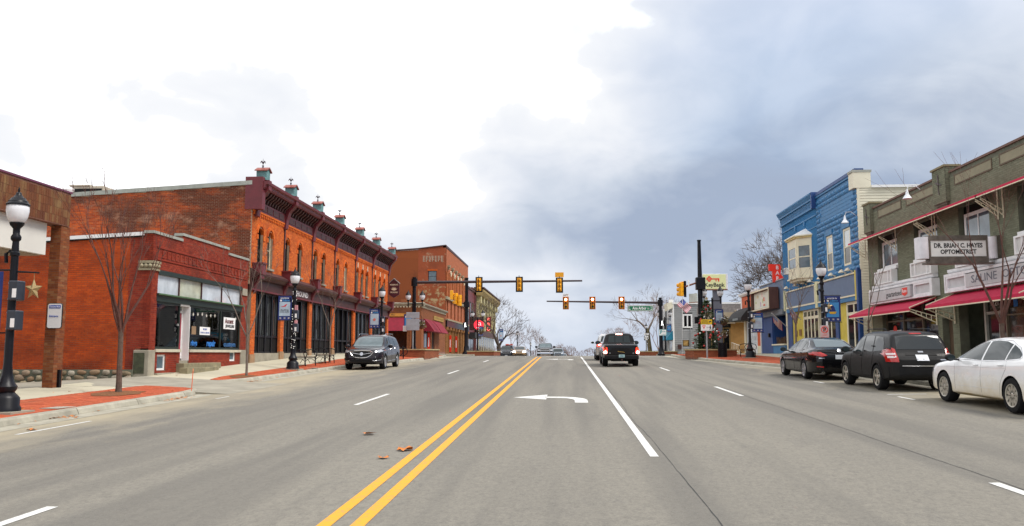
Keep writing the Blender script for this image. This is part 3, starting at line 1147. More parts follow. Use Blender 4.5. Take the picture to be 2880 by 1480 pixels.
# ================================================================== LEFT SIDE OF THE STREET
# ------------------------------------------------------------------ drive-through canopy with brown tile beam
def build_canopy():
 t = empty('bank_canopy', (-14.65, 23.2, side(-14.65, 23.2)), 'brown tiled bank canopy with white fascia on a square brick column', 'canopy', world_coords=True)
 fx = Fr((-14.47, 0, 0), (0, 1, 0), (1, 0, 0))
 bx('beam', M['mortar_d'], t, fx, 8, 23.34, -.5, 0, 5.38, 6.36)
 bricks(t, fx, 8, 23.34, 5.40, 6.30, [], M['tile'], bl=.105, bh=.225, joint=.008, proud=.006, singles=150, seed=2, name='tile', stuff_name='tile_facing', bond=False)
 bx('coping', mat('plum_flashing', (.13, .03, .07), .5), t, fx, 8, 23.37, -.53, .03, 6.36, 6.41)
 bx('fascia', mat('fascia_white', (.66, .65, .60), .6, var=.04, scale=.8), t, fx, 8, 22.6, -.36, -.2, 4.47, 5.375)
 bx('soffit', mat('soffit_beige', (.33, .27, .19), .8, var=.1), t, fx, 8, 22.6, -9, -.37, 4.45, 4.52)
 bx('roof', M['roof'], t, fx, 8, 23.3, -9, -.5, 5.5, 6.2)
 zb = side(-14.65, 23.2) - .05
 c = bx('column', M['mortar_d'], t, XYZ, -14.8, -14.5, 23.0, 23.44, zb, 5.38)
 col_m = piece_mat('column_brick', [(.20, .06, .02), (.25, .08, .028), (.16, .045, .018), (.27, .12, .05)], stain=(.10, .04, .02), stain_amt=.5, stain_scale=1.2)
 bricks(t, FF(23.0), -14.8, -14.5, zb + .05, 5.37, [], col_m, bl=.2, bh=.07, joint=.009, proud=.005, singles=60, seed=8, stuff_name='column_brickwork')
 bricks(t, Fr((-14.5, 0, 0), (0, 1, 0), (1, 0, 0)), 23.0, 23.44, zb + .05, 5.37, [], col_m, bl=.2, bh=.07, joint=.009, proud=.005, singles=90, seed=9, stuff_name='column_brickwork')
 bx('base_board', M['black'], t, FF(23.0), -14.49, -14.42, -.3, -.2, zb, zb + .55)
 # hanging sign on the column
 s = empty('entrance_sign', (-14.48, 22.93, 2.4), 'white rounded entrance sign with blue band on the brick column', 'sign', world_coords=True)
 f = FF(22.9)
 w, h, r_ = .22, .36, .07
 cx, cz = -14.48, 2.76

 def rr(w, h, r_):
  p = []
  for (sx, sz, a) in ((1, 1, 0), (-1, 1, 90), (-1, -1, 180), (1, -1, 270)):
   p += arc((cx + sx * (w - r_), cz + sz * (h - r_)), r_, a, a + 90, 4)
  return p
 B(f).prism(rr(w, h, r_), -.03, 0).build('frame', M['black'], s)
 B(f).prism(rr(w - .015, h - .015, r_ - .012), .001, .006).build('panel', mat('sign_white', (.70, .70, .72), .45, var=.03), s)
 bx('header_band', mat('sign_blue', (.01, .06, .38), .5), s, f, cx - .17, cx + .17, .006, .010, cz + .21, cz + .30)
 text('Comerica Bank', f, cx, .010, cz + .255, .055, M['wink'], s, squeeze_to=.30)
 text('Entrance', f, cx - .02, .006, cz - .01, .085, mat('sign_blue', (.01, .06, .38)), s, squeeze_to=.26)
 bx('bracket', M['black'], s, f, cx - .12, cx - .08, -.07, -.03, cz - .2, cz + .2)


build_canopy()


# ------------------------------------------------------------------ jewellery shop
def build_jewel():
 t = empty('jewelry_shop', (-15, 34, 1.0), 'single storey red brick jewelry shop with stepped parapet and white transom panes', 'shop', world_coords=True)
 f = LF
 y0, y1 = 29.4, 38.62
 # openings of the street front (u0,u1,v0,v1)
 shop = (29.86, 37.92, 1.84, 4.72)
 lowL, lowR = (30.05, 30.72, 1.08, 1.66), (36.75, 37.4, 1.36, 1.8)
 ent = (31.85, 32.66, 1.25, 1.86)
 holes = [shop, ent, lowL, lowR]
 w = wall_with_holes('wall', M['mortar_d'], t, f, y0, y1, .7, 6.08, holes, -.3, 0)
 bx('parapet', M['mortar_d'], t, f, 31.72, 36.2, -.3, 0, 6.08, 6.3)
 bricks(t, f, y0, y1, .75, 6.075, holes, M['brick_j'], singles=110, seed=11)
 bricks(t, f, 31.72, 36.2, 6.085, 6.31, [], M['brick_j'], seed=12)
 for a, c, z in ((y0 - .06, 31.69, 6.08), (31.69, 36.23, 6.31), (36.23, y1, 6.08)):
  bx('coping', M['coping'], t, f, a, c, -.34, .05, z, z + .1)
 # corbelled brick bands of the frieze
 fz = B(f)
 fz.box(y0 + .3, y1 - .2, .012, .04, 5.58, 5.64).box(y0 + .3, y1 - .2, .012, .035, 5.14, 5.19)
 k = y0 + .7
 while k < y1 - .6:
  fz.box(k, k + .09, .012, .032, 5.24, 5.52)
  fz.box(k + .09, k + .27, .012, .024, 5.24, 5.29).box(k + .09, k + .27, .012, .024, 5.47, 5.52)
  k += .36
 fz.build('brick_frieze', M['brick_j'], t)
 # body behind
 bx('shop_body', M['mortar_d'], t, XYZ, -30, -17.6, y0 + .3, y1, .4, 5.6)
 bx('roof', M['roof'], t, XYZ, -30, -15.3, y0 + .3, y1, 5.4, 5.75)
 # side wall to the yard: stone foot, brick above, white flashing falling to the rear
 g = FF(y0)
 wall_with_holes('side_wall', M['mortar_d'], t, g, -30, -15, .2, 5.5, [], -.3, 0)
 b = B(g)
 b.prism([(-30, 5.5), (-15, 5.5), (-15, 6.08), (-30, 5.15 + .35)], -.3, 0).build('side_wall', M['mortar_d'], t)
 segs = 14
 bl, bh = .215, .075
 n0 = 0
 u = -15.86
 bricks(t, g, -15.86, -15, 1.12, 1.12 + 66 * bh, [(-15.5, -15, .6, 1.86)], M['brick_j'], singles=80, seed=13)
 bricks(t, g, -26, -15.86, 1.12, 1.12 + 66 * bh, [], M['brick_js'], singles=110, seed=20, top=lambda u: 6.03 - .048 * (-15.33 - u))
 B(g).prism([(-30, 5.28), (-15.34, 6.0), (-15.34, 6.13), (-30, 5.41)], -.32, .07).build('flashing', M['white'], t)
 B(g).prism([(-30, 5.23), (-15.34, 5.95), (-15.34, 5.995), (-30, 5.275)], .012, .045).build('flashing_edge', M['blackm'], t)
 # fieldstone foot
 rg = random.Random(4)
 shapes = []
 for k in range(5):
  bm = bmesh.new()
  bmesh.ops.create_icosphere(bm, subdivisions=2, radius=.5)
  for v in bm.verts:
   v.co *= 1 + rg.uniform(-.13, .13)
   v.co = Vector([math.copysign(abs(q) ** .72 * .6, q) for q in v.co])
  me = bpy.data.meshes.new('stone')
  bm.to_mesh(me)
  bm.free()
  me.materials.append(M['field'])
  me.polygons.foreach_set('use_smooth', [True] * len(me.polygons))
  shapes.append(me)
 bx('foot_wall', M['mortar_g'], t, g, -30, -15.52, -.05, .10, -.4, 1.12)
 for row, (za, hh) in enumerate(((1.0, .23), (.81, .25), (.62, .24))):
  x = -15.5
  while x > -21:
   wd = rg.uniform(.22, .52)
   h_ = hh * rg.uniform(.8, 1.15)
   base = side(x, y0)
   z = za + rg.uniform(-.03, .03)
   if z + h_ / 2 > base:
    o = link('stone', rg.choice(shapes), t, loc=(x - wd / 2, y0 - .10, z))
    o.scale = (wd * 1.02, .22, h_ * 1.08)
    o.rotation_euler = (0, rg.uniform(-.25, .25), 0)
   x -= wd
 # corner stone, carved capital
 bx('corner_stone', M['plinth'], t, f, y0 - .03, 29.86, -.55, .03, .72, 1.82, bevel=.015)
 bx('meter_panel', mat('mossy_panel', (.05, .055, .03), .9, var=.4, scale=6), t, g, -15.52, -15.12, .032, .045, .98, 1.72)
 cap = B(f)
 cap.box(y0 - .05, 29.88, -.5, .06, 4.72, 4.79).box(y0 - .08, 29.9, -.5, .09, 4.98, 5.07).box(y0 - .02, 29.84, -.5, .03, 4.79, 4.98)
 for k in range(3):
  cap.ball((29.44 + k * .17, .04, 4.885), .085, 8, 5)
 cap.P = g
 for k in range(3):
  cap.ball((-15.05 - k * .16, .03, 4.885), .085, 8, 5)
 cap.build('carved_capital', M['stone'], t, smooth=True)
 # transom lights, ledge and lintel
 green = mat('green_black_trim', (.012, .022, .017), .5)
 bx('lintel', green, t, f, 29.86, 37.92, -.22, .03, 4.62, 4.78)
 ledge = B(f)
 ledge.prism_u([(-.2, 3.62), (.02, 3.62), (.02, 3.82), (.10, 3.86), (.10, 3.91), (-.2, 3.91)], 29.8, 37.98)
 ledge.build('ledge', green, t)
 bx('ledge_trim', mat('green_trim', (.06, .13, .05), .5), t, f, 29.8, 37.98, .102, .112, 3.86, 3.91)
 tr = B(f)
 us = [29.86, 31.72, 33.75, 35.8, 37.92]
 for k, u in enumerate(us):
  tr.box(max(29.86, u - .03), min(37.92, u + .03), -.14, -.04, 3.91, 4.62)
 trf = tr.build('transom_bars', M['maroon_d'], t, kind='stuff')
 for k, (a, c) in enumerate(zip(us, us[1:])):
  m_ = (mat('transom_pane_a', (.52, .56, .60), .08, var=.25, scale=1.5, spec=.9), mat('transom_pane_b', (.50, .52, .40), .08, var=.25, scale=1.5, spec=.9))[k % 2 if k < 3 else 0]
  B(f).box(a + .03, c - .03, -.105, -.09, 3.91, 4.62).build('pane', m_, trf)
 # sills and bulkheads
 bx('sill', mat('limestone_sill', (.50, .46, .36), .8), t, f, 29.84, 31.86, -.25, .07, 1.75, 1.86)
 bx('sill', mat('limestone_sill', (.50, .46, .36), .8), t, f, 32.64, 37.95, -.25, .07, 1.75, 1.86)
 for a in (lowL, lowR):
  window(t, f, a[0], a[1], a[2], a[3], -.04, M['white'], M['glassb'], fw=.07, name='cellar_window')
 # show windows
 fr_ = B(f)
 for a, c in ((29.86, 31.86), (32.64, 37.92)):
  fr_.box(a, c, -.12, -.04, 1.86, 1.95).box(a, c, -.12, -.04, 3.54, 3.62)
  for u in ([a, c - .06] + ([35.75] if c > 35 else [])):
   fr_.box(u, u + .06, -.12, -.04, 1.95, 3.54)
 sw = fr_.build('show_window', green, t)
 for a, c in ((29.92, 31.8), (32.7, 35.75), (35.81, 37.86)):
  B(f).box(a, c, -.085, -.077, 1.95, 3.54).build('pane', M['clear'], sw)
 # shop interior seen through the glass
 inn = B(f)
 inn.box(29.86, 37.92, -2.5, -2.4, 1.4, 4.7)
 inn.box(29.82, 29.9, -2.4, -.3, 1.4, 4.7).box(37.88, 37.95, -2.4, -.3, 1.4, 4.7)
 inn.build('back_wall', mat('dim_interior', (.26, .25, .22), .8, var=.3), t)
 bx('shop_floor', mat('interior_floor', (.25, .18, .12), .6), t, f, 29.9, 37.88, -2.4, -.3, 1.40, 1.5)
 bx('shop_ceiling', M['blackm'], t, f, 29.9, 37.88, -2.4, -.22, 3.64, 3.72)
 dk = mat('display_white', (.62, .62, .60), .6)
 dsp = B(f).box(30.0, 31.75, -.9, -.3, 1.5, 1.93).box(32.8, 37.7, -1.0, -.3, 1.5, 1.93)
 dsp.build('display_plinth', mat('display_plinth', (.16, .15, .14), .6), t)
 bx('display_board', dk, t, f, 30.35, 30.55, -.75, -.7, 1.95, 3.5)
 bx('display_board', dk, t, f, 31.42, 31.62, -.55, -.5, 1.95, 3.45)
 bx('display_panel', M['maroon_d'], t, f, 30.6, 31.2, -1.4, -1.35, 2.0, 3.1)
 bx('poster', M['wink'], t, f, 29.95, 30.33, -.28, -.26, 2.1, 2.65)
 text('hola', f, 30.14, -.26, 2.42, .22, M['ink'], t, squeeze_to=.28)
 lamp_ = B(f).lathe([(.01, 0), (.07, .03), (.09, .09), (.01, .1)], (31.0, -.35, 2.28), 10).box(30.98, 31.02, -.37, -.33, 1.93, 2.3)
 lamp_.build('display_lamp', M['black'], t, smooth=True)
 B(f).ball((31.0, -.29, 2.33), .05).build('bulb', mat('lit_bulb', (1, .9, .7), emit=(1, .85, .6), estr=6), t, smooth=True)
 bt = B(f)
 for k, (u, w_, h_) in enumerate(((30.0, .16, .3), (30.2, .14, .22), (30.45, .2, .16), (30.75, .12, .24), (31.3, .2, .12))):
  bt.box(u, u + w_, -.45 - .1 * (k % 2), -.38 - .1 * (k % 2), 1.93, 1.93 + h_)
 bt.build('display_goods', mat('display_goods', (.20, .14, .16), .5, var=.6, scale=9), t)
 # stickers and writing on the panes
 st = B(f)
 for k in range(7):
  u = 33.1 + k * .42 if k < 6 else 37.5
  p = []
  for q in range(12):
   r_ = .085 if q % 2 == 0 else .045
   p.append((u + r_ * math.cos(R(30 * q)), 3.28 + .02 * (k % 3) + r_ * math.sin(R(30 * q))))
  st.prism(p, -.076, -.073)
 st.build('star_sticker', mat('star_sticker', (.5, .48, .42), .6), t)
 bx('paper_notice', M['wink'], t, f, 33.75, 34.75, -.076, -.07, 2.47, 2.8)
 text('WE BUY', f, 34.25, -.070, 2.70, .11, mat('print_blue', (.02, .08, .35)), t)
 text('GOLD & SILVER', f, 34.25, -.070, 2.56, .10, mat('print_blue', (.02, .08, .35)), t, squeeze_to=.88)
 bx('paper_notice', mat('brown_notice', (.25, .16, .09), .7), t, f, 33.0, 33.4, -.076, -.07, 2.47, 2.8)
 text('repair', f, 34.9, -.076, 2.12, .36, mat('print_azure', (.02, .17, .55)), t, bold=.012)
 text('rings', f, 33.25, -.076, 2.12, .30, mat('print_azure', (.02, .17, .55)), t, bold=.01)
 text('custom', f, 36.9, -.076, 2.10, .30, mat('print_dim_blue', (.03, .12, .30)), t, squeeze_to=1.3, bold=.008)
 bx('hanging_sign', M['wink'], t, f, 36.15, 37.45, -.076, -.068, 2.78, 3.3)
 text('Accent', f, 36.75, -.068, 3.13, .30, mat('print_red_brown', (.12, .03, .03)), t, bold=.01, squeeze_to=.95)
 text('JEWELERS', f, 36.85, -.068, 2.91, .17, M['ink'], t, bold=.006, squeeze_to=1.0)
 text('1 3 2', Fr((-15, 0, 0), (0, 1, 0), (1, 0, 0)), 31.75, -.05, 2.8, .12, M['wink'], t)
 # recessed entry: door, jambs, steps
 bx('entry_soffit', M['white'], t, f, 31.86, 32.64, -1.3, -.02, 3.56, 3.62)
 bx('entry_floor', M['plinth'], t, f, 31.86, 32.64, -1.3, -.02, 1.30, 1.42)
 bx('entry_wall', M['brick_j'], t, f, 31.78, 31.85, -1.3, -.3, 1.2, 3.6)
 bx('entry_wall', M['brick_j'], t, f, 32.67, 32.72, -1.3, -.3, 1.2, 1.86)
 bx('entry_wall', M['brick_j'], t, f, 31.85, 32.67, -.74, -.3, 1.2, 1.42)
 d = bx('door', mat('crimson_door', (.36, .012, .04), .4), t, f, 31.95, 32.55, -.36, -.31, 1.42, 3.3)
 B(f).box(32.05, 32.45, -.308, -.30, 2.1, 3.15).build('pane', M['glass'], d)
 B(f).box(32.0, 32.04, -.308, -.26, 2.2, 2.4).build('handle', M['gold'], d)
 bx('jamb', M['white'], t, f, 32.56, 32.66, -.36, -.3, 1.42, 3.56)
 bx('jamb', M['white'], t, f, 32.62, 32.66, -.3, -.002, 1.42, 3.56)
 bx('jamb', M['white'], t, f, 31.84, 31.94, -.36, -.3, 1.42, 3.56)
 bx('transom_bar', M['white'], t, f, 31.94, 32.56, -.36, -.30, 3.3, 3.38)
 stp = mat('worn_step', (.24, .21, .13), .95, var=.3, scale=3, bump=.3)
 bx('step', stp, t, f, 31.6, 35.1, -.02, .32, .95, 1.32, bevel=.01)
 bx('step', stp, t, f, 31.2, 34.1, .32, .66, .9, 1.15, bevel=.01)
 bx('foundation_curb', M['plinth'], t, f, 29.9, 31.2, .0, .12, .7, .98)
 bx('corner_stone', M['plinth'], t, f, 37.95, 38.6, -.1, .05, .95, 1.86, bevel=.015)
 bx('pier_block', M['plinth'], t, f, 37.93, 38.5, 0, .05, 4.4, 4.72)


build_jewel()


# ------------------------------------------------------------------ two storey restaurant
def build_restaurant():
 t = empty('restaurant_building', (-15, 54, 1.6), 'long two storey orange brick building with maroon cornice and roof finials', 'building', world_coords=True)
 f = LF
 y0, y1 = 38.9, 70.3
 bays = [39.35, 43.55, 48.5, 53.4, 58.8, 64.1, 70.05]
 wins = [(40.05, 0), (41.45, 0), (44.05, 0), (46.2, 0), (49.15, 0), (50.9, 0), (54.1, 0), (56.2, 0), (59.35, 1), (60.85, 1), (62.35, 1), (65.0, 1), (66.7, 1), (68.4, 1)]
 hw = .36
 holes = [(u - hw, u + hw, 5.98, 7.86) for u, _ in wins]
 wall_with_holes('wall', M['mortar'], t, f, y0, y1, 5.5, 8.8, holes, -.3, 0)
 bricks(t, f, y0, y1, 5.55, 8.5, holes, M['brick_o'], seed=31)
 # rounded heads, hood bricks and sills
 sp, hd = B(f), B(f)
 for u, k in wins:
  top = 7.86
  for s in (-1, 1):
   p = [(u + s * hw, top)] + [(u + s * x, z) for x, z in [(hw * math.sin(R(90 - 15 * q)), top - hw * .8 + hw * .8 * math.cos(R(90 - 15 * q))) for q in range(7)]]
   sp.prism(p, -.14, .008)
  ring = arc((u, top - hw * .78), hw + .16, 0, 180, 10) + arc((u, top - hw * .78), hw + .02, 180, 0, 10)
  for q in range(10):
   a = [ring[q], ring[q + 1], ring[21 - q - 1], ring[21 - q]]
   hd.prism(a, .0, .05)
  hd.box(u - hw - .18, u - hw + .0, .0, .05, 7.28, 7.5).box(u + hw, u + hw + .18, .0, .05, 7.28, 7.5)
  bx('sill', M['plinth'], t, f, u - hw - .08, u + hw + .08, -.1, .1, 5.88, 5.98)
  if k:
   bx('keystone', M['offwhite'], t, f, u - .06, u + .06, .05, .09, 7.9, 8.25)
 sp.build('brick_arch', M['brick_o'], t)
 hd.build('hood_brickwork', M['brick_o'], t, kind='stuff')
 for i, (u, k) in enumerate(wins):
  window(t, f, u - hw, u + hw, 5.98, 7.86, -.12, M['offwhite'] if i in (1, 7) else M['blackm'], M['glass'], fw=.06, nv=2)
 # dentil course, frieze, brackets, cornice
 dn = B(f)
 k = y0 + .1
 while k < y1 - .1:
  dn.box(k, k + .13, .0, .07, 8.42, 8.56)
  k += .26
 dn.box(y0, y1, .0, .085, 8.56, 8.64)
 dn.build('dentil_course', M['brick_o'], t, kind='stuff')
 bx('frieze', M['maroon'], t, f, y0 - .05, y1, -.2, .09, 8.64, 9.12)
 for a, c in zip(bays, bays[1:]):
  for q in range(4):
   u = a + .35 + (c - a - .7) * q / 4
   bx('frieze_panel', M['maroon_d'], t, f, u + .06, u + (c - a - .7) / 4 - .06, .09, .115, 8.72, 9.02)
 bx('cornice_back', M['blackm'], t, f, y0, y1, -.2, .06, 9.12, 9.62)
 for a, c in zip(bays, bays[1:]):
  n = 10
  for q in range(n):
   u = a + .42 + (c - a - .84) * q / (n - 1)
   B(f).prism_u([(.06, 9.12), (.14, 9.14), (.2, 9.3), (.42, 9.46), (.5, 9.6), (.06, 9.62)], u - .07, u + .07).build('corbel', M['maroon_d'], t)
 cor = B(f)
 cor.prism_u([(-.3, 9.62), (.55, 9.62), (.6, 9.7), (.62, 9.8), (.72, 9.86), (.74, 9.98), (-.3, 10.04)], y0 - .05, y1 + .25)
 cor.build('cornice', M['maroon'], t)
 bx('cornice_return', M['maroon'], t, f, y0 - .1, y0 + .3, -.35, .5, 8.62, 10.2)
 for i, u in enumerate(bays):
  B(f).prism_u([(0, 8.3), (.14, 8.36), (.18, 8.8), (.3, 9.2), (.55, 9.5), (.68, 9.62), (.68, 10.1), (.0, 10.14)], u - .2, u + .2).build('bracket', M['maroon'], t)
  if i:
   bx('pilaster_strip', M['maroon_d'], t, f, u - .07, u + .07, .0, .06, 5.95, 8.35)
  # little verdigris turret with tin roof and spike
  d0, d1 = .0, .56
  b = B(f)
  b.prism([(u - .28, 10.100), (u - .24, 10.230), (u - .26, 10.555), (u, 10.698), (u + .26, 10.555), (u + .24, 10.230), (u + .28, 10.100)], d0 + .06, d1)
  tur = b.build('finial', M['teal'], t)
  rf = B(f)
  for s in (-1, 1):
   rf.prism([(u, 10.704), (u + s * .36, 10.529), (u + s * .36, 10.581), (u, 10.763)], d0 - .0, d1 + .07)
  rf.build('turret_roof', mat('red_tin_roof', (.26, .06, .04), .5), tur)
  sp_ = B(f)
  sp_.lathe([(.08, 0), (.04, .05), (.03, .09), (.06, .12), (.015, .16), (.012, .38), (.002, .5)], (u, .28, 10.724), 8)
  for q in range(4):
   w = math.pi / 2 * q + .4
   a_, e_ = math.cos(w), math.sin(w)
   sp_.tube([(u, .28, 10.958), (u + a_ * .10, .28 + e_ * .10, 11.075), (u + a_ * .18, .28 + e_ * .18, 10.997)], [.03, .025, .008], 5)
  sp_.build('spike', mat('dark_iron', (.05, .03, .05), .6), tur, smooth=True)
 # shop front cornice, sign band
 B(f).prism_u([(-.2, 5.28), (.22, 5.28), (.26, 5.36), (.38, 5.46), (.40, 5.56), (-.0, 5.8)], y0, y1).build('shopfront_cornice', M['maroon_d'], t)
 bx('sign_band', M['maroon_d'], t, f, y0, y1, -.3, .08, 4.72, 5.28)
 bx('band_moulding', M['maroon'], t, f, y0, y1, .08, .13, 4.72, 4.8)
 for u in bays:
  b = B(f)
  b.box(u - .27, u + .27, .0, .5, 5.5, 6.0).box(u - .31, u + .31, -.0, .55, 6.0, 6.06).box(u - .22, u + .22, .02, .44, 5.3, 5.5)
  b.prism_u([(.0, 4.6), (.1, 4.66), (.16, 5.0), (.3, 5.3), (.0, 5.3)], u - .14, u + .14)
  b.build('console', M['maroon'], t)
 text('McHOUND', f, 46.35, .08, 5.02, .42, M['wink'], t, squeeze_to=2.7, bold=.004, name='sign_lettering')
 # ground floor: piers, plinth, glazing
 for i, u in enumerate(bays):
  zb = side(-15, u) - .05
  w_ = .26 if 0 < i < 6 else .3
  wall_with_holes('pier', M['mortar'], t, f, u - w_, u + w_, zb, 4.72, [], -.4, .02)
  bricks(t, Fr((-14.98, 0, 0), (0, 1, 0), (1, 0, 0)), u - w_, u + w_, zb + .45, 4.72, [], M['brick_o'], seed=40 + i, stuff_name='pier_brickwork')
  if i:
   bricks(t, FF(u - w_), -15.38, -14.98, zb + .45, 4.72, [], M['brick_o'], seed=50 + i, stuff_name='pier_brickwork')
  bx('pier_base', mat('tan_stone', (.33, .20, .11), .9, var=.2), t, f, u - w_ - .03, u + w_ + .03, -.3, .06, zb, zb + .45)
 for i, (a, c) in enumerate(zip(bays, bays[1:])):
  a, c = a + .28, c - .28
  zb = side(-15, a) - .1
  bx('stall_riser', M['plinth'], t, f, a, c, -.3, -.02, zb, 1.72)
  door = i in (1, 3)
  n = 4
  us = [a + (c - a) * q / n for q in range(n + 1)]
  fb = B(f)
  for u in us:
   fb.box(max(a, u - .06), min(c, u + .06), -.25, -.1, 1.72, 4.72)
  fb.box(a + .06, c - .06, -.24, -.12, 2.5, 2.6).box(a + .06, c - .06, -.24, -.12, 1.72, 1.8).box(a + .06, c - .06, -.24, -.12, 4.64, 4.72)
  fm = fb.build('shop_window', M['black'], t)
  for q in range(n):
   ua, ub = us[q] + .06, us[q + 1] - .06
   if door and q in (1, 2):
    if q == 1:
     B(f).box(ua, us[q + 2] - .06, -1.4, -1.3, 1.72, 4.6).build('entry_back', M['blackm'], t)
     B(f).box(ua, us[q + 2] - .06, -1.29, -1.25, 1.75, 3.9).build('door', mat('dark_oxblood', (.03, .008, .01), .4), t)
    continue
   B(f).box(ua, ub, -.19, -.18, 2.6, 4.64).build('pane', mat('shop_glass_painted_reflection', (.02, .021, .02), .03, c2=(.10, .11, .11), scale=1.1, stretch=(2.5, 2.5, .5), spec=.8), fm)  # pale upright streaks are sky reflections put into the glass colour
   B(f).box(ua, ub, -.2, -.16, 1.8, 2.5).build('lower_panel', M['blackm'], fm)
   for s_ in (.33, .66):
    B(f).box(ua + (ub - ua) * s_ - .012, ua + (ub - ua) * s_ + .012, -.175, -.15, 1.8, 4.64).build('glazing_bar', M['black'], fm)
 for u in (40.6, 42.3):
  B(f).ball((u, -.6, 4.3), .09).build('red_lantern', mat('red_lantern', (.8, .02, .02), emit=(1, .03, .02), estr=1.2), t, smooth=True)
 # body, roof, side wall
 bx('building_body', M['mortar_d'], t, XYZ, -44, -15.3, y0 + .2, y1, 1.0, 9.3)
 bx('storefront_back', M['blackm'], t, f, y0 + .2, y1, -.3, -.26, 1.0, 5.5)
 g = FF(38.85)
 wb = B(g)
 wb.prism([(-46, 5.0), (-15.02, 5.0), (-15.02, 9.84), (-46, 8.15)], -.3, 0).build('side_wall', M['mortar'], t)
 bl, bh = .215, .075
 sing = 300
 bricks(t, g, -42, -15.02, 5.2, 5.2 + 62 * bh, [], M['brick_s'], singles=300, seed=60, top=lambda u: 9.83 - .0545 * (-15.02 - u))
 B(g).prism([(-46, 8.13), (-15.02, 9.82), (-15.02, 10.02), (-46, 8.33)], -.4, .06).build('coping', M['coping'], t)
 bx('end_wall', M['brick_o'], t, XYZ, -44, -15.02, y1, y1 + .25, 1.0, 9.6)


build_restaurant()

# roof equipment behind the parapet
o = empty('rooftop_vent', (-28.5, 46, 9.3), 'white domed vent on the roof behind the long brick parapet', 'vent')
B().lathe([(.45, 0), (.45, 1.55), (.7, 1.6), (.72, 1.75), (.6, 1.9), (.3, 2.0), (.001, 2.03)], (0, 0, 0), 18).build('cowl', M['white'], o, smooth=True)
B().lathe([(.6, -.5), (.6, .5)], (0, 0, 0), 12).build('curb', M['galv'], o)
for x, y, w_, h_, lb in ((-27.3, 46.2, 1.0, 1.95, 'larger beige roof air handler right of the white vent'), (-29.6, 46.3, .8, 1.75, 'small beige roof air handler left of the white vent')):
 o = empty('rooftop_unit', (x, y, 9.3), lb, 'air handler', 'beige air handlers on the left roof')
 bg = mat('beige_metal', (.46, .42, .33), .6)
 b = B().box(-w_, w_, -.7, .7, 0, h_)
 b.build('casing', bg, o, bevel=.02)
 B().box(-w_ + .1, w_ - .1, -.715, -.705, h_ - .6, h_ - .15).build('grille', M['blackm'], o)
 B().box(-w_ - .04, w_ * .2, -.74, .74, h_, h_ + .07).build('lid', bg, o)


